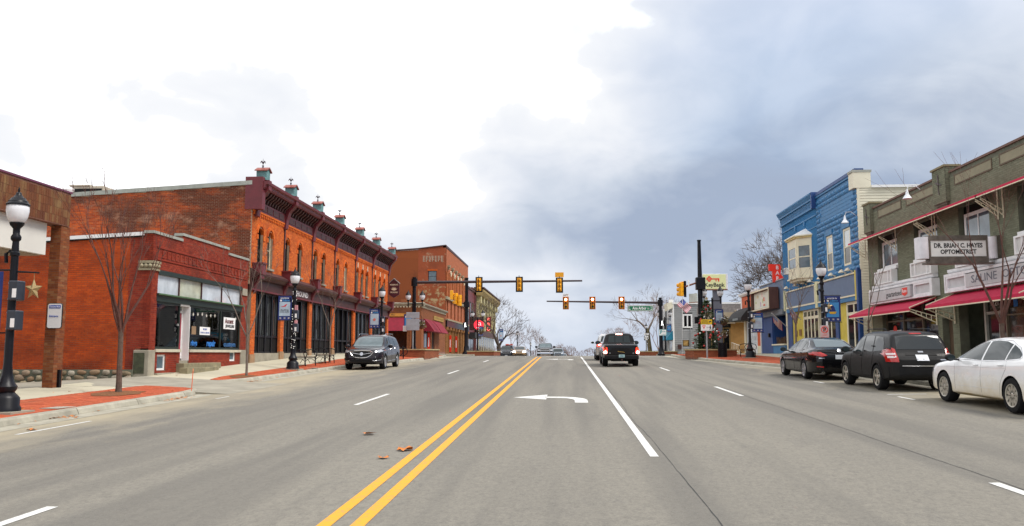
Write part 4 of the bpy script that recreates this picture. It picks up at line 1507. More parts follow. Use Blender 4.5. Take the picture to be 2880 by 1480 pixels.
# ------------------------------------------------------------------ corner shop with maroon awnings (beyond the side street)
def build_corner_shop():
 t = empty('corner_shop', (-14.5, 85, 1.7), 'single storey tan brick corner shop with maroon awnings', 'shop', world_coords=True)
 g, f = FF(81.0), Fr((-14, 0, 0), (0, 1, 0), (1, 0, 0))
 hs = [(-19.0, -15.4, 2.1, 4.0)]
 wall_with_holes('wall', M['mortar_d'], t, g, -26, -14, 1.2, 6.3, hs, -.3, 0)
 bricks(t, g, -21, -14.0, 1.9, 6.2, hs, M['brick_t'], bl=.22, bh=.08, joint=.014, seed=71)
 hf = [(82.6, 86.6, 2.3, 4.1), (87.6, 89.4, 1.75, 4.1)]
 wall_with_holes('wall', M['mortar_d'], t, f, 81.3, 97.6, 1.2, 6.3, hf, -.3, 0)
 bricks(t, f, 81.05, 97.55, 1.9, 6.2, hf, M['brick_t'], bl=.22, bh=.08, joint=.014, seed=72)
 bx('shop_body', M['blackm'], t, XYZ, -26, -14.35, 81.35, 97.5, 1.2, 6.1)
 st = M['plinth']
 for nm, fr_, a, c in (('cornice', g, -26, -13.7), ('cornice', f, 81, 97.6)):
  B(fr_).prism_u([(-.3, 6.3), (.08, 6.3), (.12, 6.42), (.32, 6.5), (.34, 6.62), (-.3, 6.7)], a, c).build(nm, st, t)
 dn = B(g)
 for k in range(40):
  dn.box(-26 + k * .3, -25.85 + k * .3, .0, .09, 6.2, 6.3)
 dn.P = f
 for k in range(54):
  dn.box(81.1 + k * .3, 81.25 + k * .3, .0, .09, 6.2, 6.3)
 dn.build('dentil_course', M['offwhite'], t, kind='stuff')
 bx('roof_pier', M['brick_t'], t, g, -16.0, -15.2, -.3, .02, 6.7, 7.0)
 bx('corner_pier', M['brick_t'], t, XYZ, -15.1, -13.95, 80.95, 82.0, 1.3, 4.4)
 bx('pier_band', mat('dusty_maroon', (.13, .05, .06), .7), t, g, -15.4, -13.9, -.6, .04, 4.35, 5.05)
 # awnings: near face and street face
 def awn(fr_, a, c, z0, z1, out, nm='awning'):
  b = B(fr_)
  b.prism_u([(.03, z0 + .02), (.03, z1), (.08, z1), (out * .45, z1 - (z1 - z0) * .33), (out * .8, z0 + (z1 - z0) * .26), (out, z0), (out, z0 - .02)], a, c)
  b.build(nm, M['awn_m'], t)
 awn(g, -20, -15.35, 3.9, 5.2, 1.0)
 awn(f, 82.3, 87.0, 3.9, 5.15, 1.1)
 awn(f, 87.4, 92.5, 3.9, 5.15, 1.1)
 bd = mat('amber_board', (.55, .24, .04), .5)
 s1 = B(g).box(-20, -14.45, .02, .09, 5.32, 5.62).build('sign_board', bd, t)
 text('PEC', g, -16.75, .09, 5.47, .24, M['ink'], t)
 text('E', g, -14.75, .09, 5.47, .24, M['ink'], t)
 bd2 = mat('ochre_board', (.40, .25, .05), .6)
 B(f).box(88.6, 95.4, .02, .09, 5.28, 5.72).build('sign_board', bd2, t)
 text('COFFEE HOUSE', f, 92, .09, 5.5, .34, mat('ochre_dark', (.16, .09, .02)), t, squeeze_to=6)
 B(f).box(91.2, 93.0, .02, .08, 4.72, 5.12).build('sign_board', bd2, t)
 window(t, g, -19, -15.4, 2.1, 4.0, -.15, M['black'], M['glass'], nu=3)
 window(t, f, 82.6, 86.6, 2.3, 4.1, -.15, M['greyp'], M['glass'], nu=3)
 d = window(t, f, 87.6, 89.4, 1.75, 4.1, -.15, M['greyp'], M['glass'], nu=2, name='door')
 for u, z in ((83.2, 1.7), (99, 1.75), (104.5, 1.75)):
  o = empty('red_banner', (-13.6, u, z), {83.2: 'slim red sign post at the corner of the tan brick shop', 99: 'slim red sign post by the pillar of the three storey building', 104.5: 'slim red sign post farther along the three storey front'}[u], 'sign post', 'slim red sign posts')
  B().lathe([(.13, 0), (.13, .06), (.02, .08), (.02, .12)], (0, 0, 0), 10).build('foot', M['black'], o)
  B().box(-.13, .13, -.03, .03, .12, 2.1).build('panel', M['redx'], o, bevel=.02)
  text('OPEN', Fr((0, -.035, 0), (0, 0, 1), (0, -1, 0)), 1.15, .0, 0, .2, M['wink'], o) if False else None
  B().box(-.05, .05, -.036, -.031, .7, 1.6).build('white_print', M['wink'], o)


build_corner_shop()


# ------------------------------------------------------------------ three storey brick block
def build_block():
 t = empty('three_storey_block', (-14, 108, 1.7), 'three storey brick block with faded painted side wall and tall arcaded windows', 'building', world_coords=True)
 y0, y1 = 97.6, 120.3
 g, f = FF(y0), Fr((-14, 0, 0), (0, 1, 0), (1, 0, 0))
 pm = piece_mat('faded_painted_brick', [(.34, .085, .03), (.30, .07, .028)], stain=(.18, .05, .025), stain_amt=.5, stain_scale=.4, pale=(.50, .42, .22), pale_thr=(.50, .62), pale_scale=1.6, bump=.4)
 pr = piece_mat('weathered_block_brick', [(.34, .085, .035), (.30, .07, .028)], stain=(.16, .05, .025), stain_amt=.6, stain_scale=.35, pale=(.42, .26, .16), pale_thr=(.58, .68), pale_scale=1.2, bump=.4)
 pd = piece_mat('dark_block_brick', [(.24, .065, .022), (.28, .075, .024)], stain=(.13, .04, .02), stain_amt=.6, stain_scale=.3, bump=.4)
 win = (-16.1, -15.1, 10.1, 11.45)
 wall_with_holes('side_wall', pr, t, g, -17.3, -14, 9.6, 14.1, [win], -.3, 0)
 wall_with_holes('side_wall', pm, t, g, -17.3, -14, 6.0, 9.6, [], -.3, 0)
 wall_with_holes('side_wall', pd, t, g, -32, -17.3, 6.0, 13.0, [], -.3, -.0)
 B(g).prism([(-32, 13.0), (-17.3, 13.0), (-17.3, 13.98), (-32, 13.1)], -.3, 0).build('side_wall', pd, t)
 B(g).prism([(-17.3, 14.1), (-14, 14.1), (-14, 14.42), (-17.3, 14.2)], -.3, 0).build('side_wall', pr, t)
 B(g).prism([(-32, 13.1), (-17.3, 14.05), (-14, 14.42), (-14, 14.55), (-17.3, 14.18), (-32, 13.25)], -.4, .08).build('coping', M['maroon_d'], t)
 ghost = B(g)
 for q in range(7):
  u = -16.75 + q * .36
  ghost.box(u, u + .1, .0, .012, 12.55, 13.25).box(u + .1, u + .25, .0, .012, 12.55 + .28 * (q % 2), 12.65 + .28 * (q % 2)).box(u + .18, u + .25, .0, .012, 12.7, 13.25)
 ghost.build('ghost_lettering', mat('ghost_paint', (.38, .28, .20), .9, var=.3), t)
 rim = B(g)
 rim.box(-16.2, -15.0, .0, .03, 11.45, 11.62)
 rim.build('lintel', M['brick_o'], t)
 window(t, g, *win, -.08, M['blackm'], M['glassb'], fw=.06, nv=2)
 # street front: two rows of tall openings between brick piers
 n = 6
 ys = [99.2 + k * 3.35 for k in range(n)]
 hs = []
 for u in ys:
  hs += [(u - .62, u + .62, 8.45, 11.6), (u - .62, u + .62, 5.95, 8.0)]
 fw = mat('block_front_brick', (.36, .10, .035), .85, var=.25, scale=2)
 wall_with_holes('wall', fw, t, f, y0 + .01, y1, 5.6, 14.2, hs, -.35, 0)
 B(f).prism([(y0, 14.2), (y1, 14.2), (y1, 14.42), (y0, 14.5)], -.35, .05).build('parapet', M['maroon_d'], t)
 for i, u in enumerate(ys):
  for v0, v1 in ((8.45, 11.6), (5.95, 8.0)):
   window(t, f, u - .62, u + .62, v0, v1, -.28, M['maroon_d'], M['glass'], fw=.1, nv=2)
  for s in (-1, 1):
   bx('pilaster', mat('bright_brick', (.42, .12, .035), .85, var=.2, scale=3), t, f, u + s * .95 - .28, u + s * .95 + .28, .0, .16, 8.45, 11.4)
  cp = B(f)
  cp.box(u - .35, u + .35, .0, .3, 12.0, 12.25).box(u - .25, u + .25, .0, .24, 11.75, 12.0)
  cp.build('corbel_cap', M['stone'], t)
  lf_ = B(f)
  for q in range(5):
   a = R(150 - 30 * q)
   lf_.prism([(u + 1.35, 11.0), (u + 1.35 + .45 * math.cos(a) - .07, 11.2 + .45 * math.sin(a)), (u + 1.35 + .45 * math.cos(a) + .07, 11.25 + .45 * math.sin(a))], .16, .24 + .01 * q)
  lf_.build('leaf_capital', M['offwhite'], t)
 bx('string_course', M['stone'], t, f, y0, y1, .0, .22, 8.1, 8.42)
 bx('string_course', M['stone'], t, f, y0, y1, .0, .3, 5.6, 5.78)
 bx('shopfront_band', M['black'], t, f, y0, y1, -.3, .2, 4.85, 5.6)
 for k in range(9):
  u = 98.1 + k * 2.7
  b = B(f).box(u - .16, u + .16, -.2, .14, 1.3, 4.5).box(u - .26, u + .26, -.2, .26, 4.5, 4.85)
  b.build('column', mat('ochre_column', (.36, .16, .05), .7, var=.25, scale=4), t)
 for k in range(8):
  u = 98.1 + k * 2.7
  window(t, f, u + .16, u + 2.54, 1.6, 4.85, -.2, M['black'], M['glass'], fw=.1, nu=2)
 bx('building_body', M['blackm'], t, XYZ, -32, -14.4, y0 + .3, y1, 1.0, 13.0)


build_block()


# ------------------------------------------------------------------ maroon sided building with cream columns
def build_cream():
 t = empty('cream_columned_building', (-14, 148, 1.6), 'far two storey building with cream columned front and plum side wall', 'building', world_coords=True)
 y0, y1 = 131.6, 166
 g, f = FF(y0), Fr((-14, 0, 0), (0, 1, 0), (1, 0, 0))
 pl = mat('plum_wall', (.17, .055, .055), .85, var=.15, scale=.8)
 B(g).prism([(-30, 1), (-14, 1), (-14, 11.6), (-14.6, 12.2), (-30, 11.2)], -.3, 0).build('side_wall', pl, t)
 cr = mat('cream_iron', (.56, .50, .26), .6, var=.15)
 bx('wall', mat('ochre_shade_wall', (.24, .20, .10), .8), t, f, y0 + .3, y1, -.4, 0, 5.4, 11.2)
 for k in range(7):
  u = 133.2 + k * 5.3
  bx('column', cr, t, f, u - .5, u + .5, .02, .3, 5.6, 9.8)
  bx('bracket', cr, t, f, u - .6, u + .6, .02, .7, 9.8, 10.9)
  if k < 6:
   window(t, f, u + 1.1, u + 2.4, 5.9, 9.6, .06, cr, M['glass'], nv=2)
   window(t, f, u + 2.9, u + 4.2, 5.9, 9.6, .06, cr, M['glass'], nv=2)
 B(f).prism_u([(-.4, 10.9), (.8, 10.9), (1.2, 11.5), (1.25, 11.8), (-.4, 12.1)], y0, y1).build('cornice', mat('ochre_cornice', (.36, .26, .10), .7), t)
 bx('roof_edge', M['maroon_d'], t, f, y0 - .1, y1, -.4, 1.3, 12.0, 12.2)
 bx('shopfront_band', M['maroon_d'], t, f, y0, y1, -.2, .3, 4.6, 5.5)
 for k in range(8):
  window(t, f, 132 + k * 4.2, 135.8 + k * 4.2, 1.7, 4.6, .0, M['offwhite'], M['glass'], nu=2)
 bx('building_body', M['blackm'], t, XYZ, -30, -14.4, y0 + .3, y1, .5, 11)
 # narrow dark red house between
 t2 = empty('dark_red_house', (-14.3, 126, 1.7), 'narrow dark red house front between the brick block and cream building', 'building', world_coords=True)
 bx('wall', M['maroon'], t2, XYZ, -24, -14.25, 120.8, 131.3, 1, 11.3)
 bx('parapet', M['maroon_d'], t2, XYZ, -24.2, -14.1, 120.7, 131.35, 11.3, 11.6)
 f2 = Fr((-14.25, 0, 0), (0, 1, 0), (1, 0, 0))
 for k in range(3):
  window(t2, f2, 122.2 + k * 3, 123.6 + k * 3, 6.5, 9.5, .05, M['black'], M['glass'], nv=2)
 bx('awning', M['awn_b'], t2, f2, 121.5, 130.5, .02, 1.2, 4.0, 4.8)
 window(t2, f2, 121.5, 130.5, 1.75, 3.9, .05, M['black'], M['glass'], nu=4, name='shop_window')


build_cream()
# ================================================================== RIGHT SIDE OF THE STREET
def build_olive():
 t = empty('olive_brick_shops', (15.2, 36, 1.2), 'two storey olive brick shop block with red awnings over both floors', 'building', world_coords=True)
 f = RF
 y0, y1 = 21.0, 42.5
 wins = [(39.0, 41.1), (34.85, 36.9), (30.65, 32.75), (26.3, 28.5)]
 up = [(a - .08, c + .15, 5.55, 7.3) for a, c in wins]
 shop1 = (35.15, 41.1, .9, 3.95)
 sdoor = (33.85, 34.75, .9, 3.1)
 shop2 = (21.4, 33.3, .6, 3.95)
 holes = up + [shop1, sdoor, shop2]
 wall_with_holes('wall', M['mortar_g'], t, f, y0, y1, .6, 8.6, holes, -.35, 0)
 bricks(t, f, y0, y1, .9, 8.6, holes, M['brick_g'], bl=.23, bh=.078, joint=.012, proud=.006, singles=300, seed=81)
 # parapet with framed cement panels, coping and raised piers
 for a, c in ((34.65, 41.65), (21.0, 33.4)):
  bx('parapet', M['mortar_g'], t, f, a, c, -.35, -.01, 8.6, 8.78)
  bx('coping', mat('plum_coping', (.14, .075, .055), .7), t, f, a, c, -.4, .05, 8.78, 8.86)
 pm = mat('cement_panel', (.24, .225, .15), .85, var=.12, scale=2)
 for a, c in ((38.2, 41.0), (34.85, 37.65), (30.12, 33.0), (26.6, 29.6), (23.2, 26.1)):
  fr_ = B(f)
  fr_.box(a, c, .012, .035, 8.2, 8.25).box(a, c, .012, .035, 8.57, 8.62).box(a, a + .05, .012, .035, 8.25, 8.57).box(c - .05, c, .012, .035, 8.25, 8.57)
  p = fr_.build('parapet_panel', mat('panel_edge', (.11, .085, .055), .8), t)
  B(f).box(a + .05, c - .05, .012, .022, 8.25, 8.57).build('panel_field', pm, p)
 for a, c in ((41.65, 42.55), (33.45, 34.6)):
  b = B(f).box(a, c, -.4, .16, 7.66, 9.06)
  b.box(a + .06, c - .06, -.0, .12, 7.58, 7.66).box(a + .12, c - .12, -.0, .08, 7.50, 7.58)
  b.build('pier', M['mortar_g'], t)
  f2 = Fr((15.2 - .16, 0, 0), (0, 1, 0), (-1, 0, 0))
  bricks(t, f2, a, c, 7.68, 9.05, [], M['brick_g'], bl=.23, bh=.078, joint=.013, proud=.009, seed=82, stuff_name='pier_brickwork')
  bricks(t, FF(a), 15.05, 15.4, 7.68, 9.05, [], M['brick_g'], bl=.23, bh=.078, joint=.013, proud=.009, seed=83, stuff_name='pier_brickwork')
  bx('coping', mat('pier_coping', (.20, .17, .09), .7), t, f, a - .05, c + .05, -.45, .22, 9.06, 9.14)
  u, v = (a + c) / 2, 8.45
  orn = B(f2)
  orn.prism([(u - .03, v - .03), (u, v + .42 - .03), (u + .05, v + .42), (u + .03, v)], .012, .04)
  orn.prism([(u - .05, v - .42), (u + .02, v - .03), (u + .04, v), (u, v - .42)], .012, .04)
  orn.prism([(u - .25, v - .1), (u, v - .03), (u, v + .04), (u - .25, v - .05)], .012, .04)
  orn.prism([(u, v), (u + .25, v + .06), (u + .25, v + .12), (u, v + .06)], .012, .04)
  orn.prism([(u - .06, v), (u, v + .06), (u + .06, v), (u, v - .06)], .04, .055)
  orn.build('wrought_star', mat('iron_and_white', (.08, .06, .06), .6), t)
 bx('building_body', M['blackm'], t, f, y0, y1, -12, -.4, 4.3, 8.4)
 g = FF(y0)
 bx('roof', M['roof'], t, f, y0, y1, -12, -.4, 8.4, 8.5)
 bx('end_wall', M['mortar_g'], t, f, y1, y1 + .12, -12, .0, 1.0, 8.6)
 bx('end_wall', M['mortar_g'], t, f, y0 - .2, y0 - .01, -12, -.02, .3, 8.6)
 # upper windows
 for a, c in wins:
  window(t, f, a, c, 5.72, 7.0, -.14, M['white'], M['glassb'], fw=.13, ft=.1, nu=2, bar=.06)
  bx('blind_box', M['blackm'], t, f, a, c + .1, -.3, -.2, 7.0, 7.3)
  bx('sill', M['white'], t, f, a - .1, c + .12, -.16, .1, 5.58, 5.72)
  # white panelled box below the window
  b = B(f)
  b.box(a, c, .02, .30, 4.95, 5.0).box(a, c, .02, .30, 5.5, 5.56).box(a, a + .1, .02, .30, 5.0, 5.5).box(c - .1, c, .02, .30, 5.0, 5.5)
  b.box(a + .42, a + .48, .2, .29, 5.0, 5.5).box(c - .48, c - .42, .2, .29, 5.0, 5.5)
  bb = b.build('flower_box', M['white'], t)
  B(f).box(a + .1, c - .1, .16, .24, 5.0, 5.5).build('box_panel', mat('dull_white', (.58, .57, .56), .6), bb)
 # upper awnings: red cloth with white hem on scissor arms
 for a, c in ((35.0, 42.9), (29.75, 34.95), (20.5, 29.6)):
  b = B(f)
  b.prism_u([(.03, 7.50), (.86, 7.21), (.86, 7.12), (.84, 7.12), (.84, 7.18), (.03, 7.46)], a, c)
  aw = b.build('upper_awning', M['red_awn'], t)
  B(f).box(a - .02, c + .02, .845, .885, 7.09, 7.12).build('hem', M['offwhite'], aw)
  n = max(2, int((c - a) / 3.4) + 1)
  for k in range(n):
   u = a + .1 + (c - a - .2) * k / (n - 1)
   ar = B(f)
   ar.tube([(u, .05, 6.45), (u, .80, 7.02)], .022, 5).tube([(u, .05, 6.62), (u, .80, 7.08)], .016, 5).tube([(u, .05, 6.35), (u, .05, 7.5)], .025, 5)
   for q in range(5):
    w = .12 + q * .14
    ar.tube([(u, .05 + w, 6.45 + w * .76), (u, .05 + w, 6.62 + w * .61)], .012, 4)
   ar.build('awning_arm', M['offwhite'], aw)
 # sign boxes
 box = mat('signbox_white', (.76, .76, .78), .5)
 dim = mat('signbox_grey', (.52, .52, .53), .55)
 for a, c in ((34.75, 41.8), (20.5, 33.65)):
  b = B(f)
  b.box(a, c, .02, .34, 4.66, 4.76).box(a, c, .02, .34, 4.04, 4.12).box(a, c, .02, .20, 4.12, 4.66)
  b.box(a, a + .12, .2, .34, 4.12, 4.66).box(c - .12, c, .2, .34, 4.12, 4.66)
  s = b.build('sign_box', box, t)
  B(f).prism_u([(.02, 4.80), (.2, 4.80), (.24, 4.84), (.24, 4.94), (.02, 4.98)], a + .1, c - .1).build('cornice', box, t)
  B(f).box(a + .1, c - .1, .02, .18, 4.76, 4.80).build('shadow_gap', M['blackm'], t)
 def vent(a, c):
  b = B(f)
  b.box(a, c, .2, .33, 4.12, 4.2).box(a, c, .2, .33, 4.58, 4.66).box(a, a + .1, .2, .33, 4.2, 4.58).box(c - .1, c, .2, .33, 4.2, 4.58)
  v = b.build('vent_panel', box, t)
  B(f).box(a + .1, c - .1, .2, .25, 4.2, 4.58).build('vent_field', dim, v)
 vent(34.9, 36.6)
 vent(31.9, 33.5)
 sg = bx('sign_panel', mat('sign_silver', (.50, .50, .51), .45), t, f, 36.75, 41.6, .21, .40, 4.13, 4.62)
 text('guaranteed', f, 38.55, .40, 4.36, .34, M['ink'], sg, flip=True, squeeze_to=1.75)
 B(f).prism([(37.05, 4.55), (37.62, 4.55), (37.62, 4.27), (37.33, 4.19), (37.05, 4.27)], .401, .412).build('red_shield', M['redx'], sg)
 text('Rate', f, 37.34, .412, 4.41, .22, M['wink'], sg, flip=True, squeeze_to=.48)
 sg = bx('sign_panel', mat('sign_silver', (.50, .50, .51), .45), t, f, 22.0, 31.85, .21, .36, 4.13, 4.62)
 text('SALINE  OPTOMETRY', f, 28.6, .36, 4.38, .40, mat('grey_letters', (.12, .13, .16), .5), sg, flip=True, squeeze_to=5.6)
 # lower awnings
 for a, c in ((35.1, 42.4), (20.0, 33.6)):
  b = B(f)
  b.prism_u([(.03, 4.0), (1.12, 3.55), (1.12, 3.44), (1.10, 3.44), (1.10, 3.52), (.03, 3.95)], a, c)
  aw = b.build('lower_awning', M['red_awn'], t)
  B(f).box(a - .02, c + .02, 1.105, 1.145, 3.40, 3.44).build('hem', M['offwhite'], aw)
  B(f).prism([(a, 0)] * 0 or [(a - .02, 3.52), (a + .02, 3.52), (a + .02, 3.56), (a - .02, 3.56)], 1.1, 1.13).build('hem', M['offwhite'], aw)
  for u in ([a + .05, (a + c) / 2, c - .05] if c < 40 else [a + .05, c - .05]):
   ar = B(f)
   ar.tube([(u, .05, 2.95), (u, 1.08, 3.42)], .025, 5).tube([(u, .05, 3.2), (u, 1.08, 3.5)], .02, 5).tube([(u, .05, 2.85), (u, .05, 3.95)], .03, 5)
   for q in range(4):
    w = .2 + q * .2
    ar.tube([(u, .05 + w, 2.95 + w * .456), (u, .05 + w, 3.2 + w * .29)], .015, 4)
   ar.tube([(u, .03, 4.0), (u, 1.12, 3.56)], .03, 5)
   ar.build('awning_arm', M['offwhite'], aw)
 # ground floor
 al = mat('bronze_aluminium', (.16, .13, .09), .4, .4)
 fl = side(15.2, 38)
 b = B(f)
 us = [35.2, 36.95, 39.0, 41.05]
 for u in us:
  b.box(u, u + .09, -.3, -.16, fl, 3.95)
 for a, c in zip(us, us[1:]):
  b.box(a + .09, c, -.28, -.18, 3.15, 3.22).box(a + .09, c, -.28, -.18, fl, fl + .35)
 sh = b.build('shop_window', al, t)
 for k, (a, c) in enumerate(zip(us, us[1:])):
  for lo, hi in ((fl + .35, 3.15), (3.22, 3.95)):
   B(f).box(a + .09, c, -.24, -.23, lo, hi).build('pane', M['glass'], sh)
 B(f).prism(arc((40.2, 2.78), .22, 0, 360, 14)[:-1], -.228, -.222).build('red_sticker', M['redx'], sh)
 B(f).box(39.5, 40.9, -.229, -.225, 2.72, 2.78).build('white_sticker', M['wink'], sh)
 bx('side_door', mat('brown_door', (.10, .065, .04), .5), t, f, 33.87, 34.73, -.3, -.25, 1.2, 3.08)
 bx('recess_wall', M['mortar_g'], t, f, 32.2, 33.3, -1.5, -1.4, .9, 3.95)
 b = B(f)
 for u in (30.25, 31.95):
  b.box(u, u + .12, -.5, -.34, .9, 3.95)
 b.box(30.37, 31.95, -.48, -.36, 3.12, 3.22)
 b.box(31.05, 31.12, -.46, -.38, 1.0, 3.12)
 dr = b.build('door_frame', mat('pale_aluminium', (.42, .42, .38), .4, .3), t)
 for a, c, lo, hi in ((30.37, 31.05, 1.1, 3.12), (31.12, 31.95, 1.1, 3.12), (30.37, 31.95, 3.22, 3.95)):
  B(f).box(a, c, -.44, -.43, lo, hi).build('pane', M['glass'], dr)
 B(f).box(31.12, 31.95, -.43, -.40, 2.02, 2.1).build('push_bar', mat('pale_aluminium', (.42, .42, .38)), dr)
 text('121', f, 31.35, -.43, 3.52, .32, M['wink'], dr, flip=True)
 b = B(f)
 us = [21.5, 24.4, 27.3, 30.13]
 for u in us:
  b.box(u, u + .1, -.3, -.16, .8, 3.95)
 for a, c in zip(us, us[1:]):
  b.box(a + .1, c, -.28, -.18, 3.0, 3.06).box(a + .1, c, -.28, -.18, .8, 1.5)
 sh = b.build('shop_window', al, t)
 for a, c in zip(us, us[1:]):
  for lo, hi in ((1.5, 3.0), (3.06, 3.95)):
   B(f).box(a + .1, c, -.24, -.23, lo, hi).build('pane', mat('brownish_glass', (.05, .04, .03), .05, var=.6, scale=1.3, spec=.8), sh)
 text('SALINE', f, 28.7, -.228, 2.50, .26, mat('amber_letters', (.55, .25, .03), .5), sh, flip=True, bold=.008)
 text('Optometry', f, 28.5, -.228, 2.24, .30, M['wink'], sh, flip=True)
 B(f).box(29.5, 29.75, -.228, -.222, 3.3, 3.6).build('blue_sticker', mat('print_azure', (.02, .17, .55)), sh)
 # gooseneck lamps
 for u, fz in ((36.1, 8.75),):
  b = B(f)
  b.tube([(u, .02, fz - .1), (u, .25, fz + .1), (u, .5, fz + .08), (u, .58, fz - .1)], .018, 6)
  b.lathe([(.02, 0), (.04, -.04), (.07, -.22), (.18, -.38), (.2, -.41)], (u, .58, fz - .08), 14)
  b.build('gooseneck_lamp', mat('lamp_white', (.72, .75, .80), .4), t, smooth=True)
 for a, c in ((y0, y1),):
  bx('stall_base', M['plinth'], t, f, a, c, -.3, .03, .3, 1.0)


build_olive()


def build_optometrist_sign():
 y = 29.8
 t = empty('optometrist_sign', (15.15, y, 5.3), 'projecting optometrist sign with black letters on a white lit panel', 'sign', world_coords=True)
 g = FF(y)
 br = mat('tarnished_bronze', (.14, .12, .10), .5, .3, var=.35, scale=5)
 b = B(g)
 b.box(12.72, 14.72, -.34, 0, 5.62, 5.80).box(12.72, 14.72, -.34, 0, 4.86, 5.06)
 b.box(12.70, 12.78, -.34, .0, 5.06, 5.62).box(14.66, 14.72, -.34, .0, 5.06, 5.62)
 b.build('frame', br, t)
 pv = mat('panel_white', (.80, .80, .77), .4, var=.06)
 bx('panel', pv, t, g, 12.78, 14.66, -.3, -.03, 5.06, 5.62)
 text('DR. BRIAN C. HAYES', g, 13.72, -.03, 5.44, .22, M['ink'], t, squeeze_to=1.64, bold=.006)
 text('OPTOMETRIST', g, 13.72, -.03, 5.22, .21, M['ink'], t, squeeze_to=1.22, bold=.006)
 wh = mat('enamel_white', (.72, .70, .74), .35)
 for x0, x1, z0, z1 in ((12.36, 12.70, 4.98, 5.74), (14.72, 15.02, 4.98, 5.74)):
  n = 8
  pts = [(x0 + (x1 - x0) * (.5 - .5 * math.cos(math.pi * k / n)), .10 * math.sin(math.pi * k / n)) for k in range(n + 1)]
  b = B(g)
  i = len(b.v)
  P = pts + [(x1, -.34), (x0, -.34)]
  b.v += [g(x, d, z0) for x, d in P] + [g(x, d, z1) for x, d in P]
  m = len(P)
  b.f += [tuple(range(m)), tuple(range(2 * m - 1, m - 1, -1))] + [(k, (k + 1) % m, m + (k + 1) % m, m + k) for k in range(m)]
  b.build('rounded_end', wh, t, smooth=True)
 bx('wall_bracket', br, t, g, 15.02, 15.18, -.3, -.02, 4.95, 5.8)
 bx('base_trim', br, t, g, 12.6, 14.9, -.36, .02, 4.80, 4.86)


build_optometrist_sign()


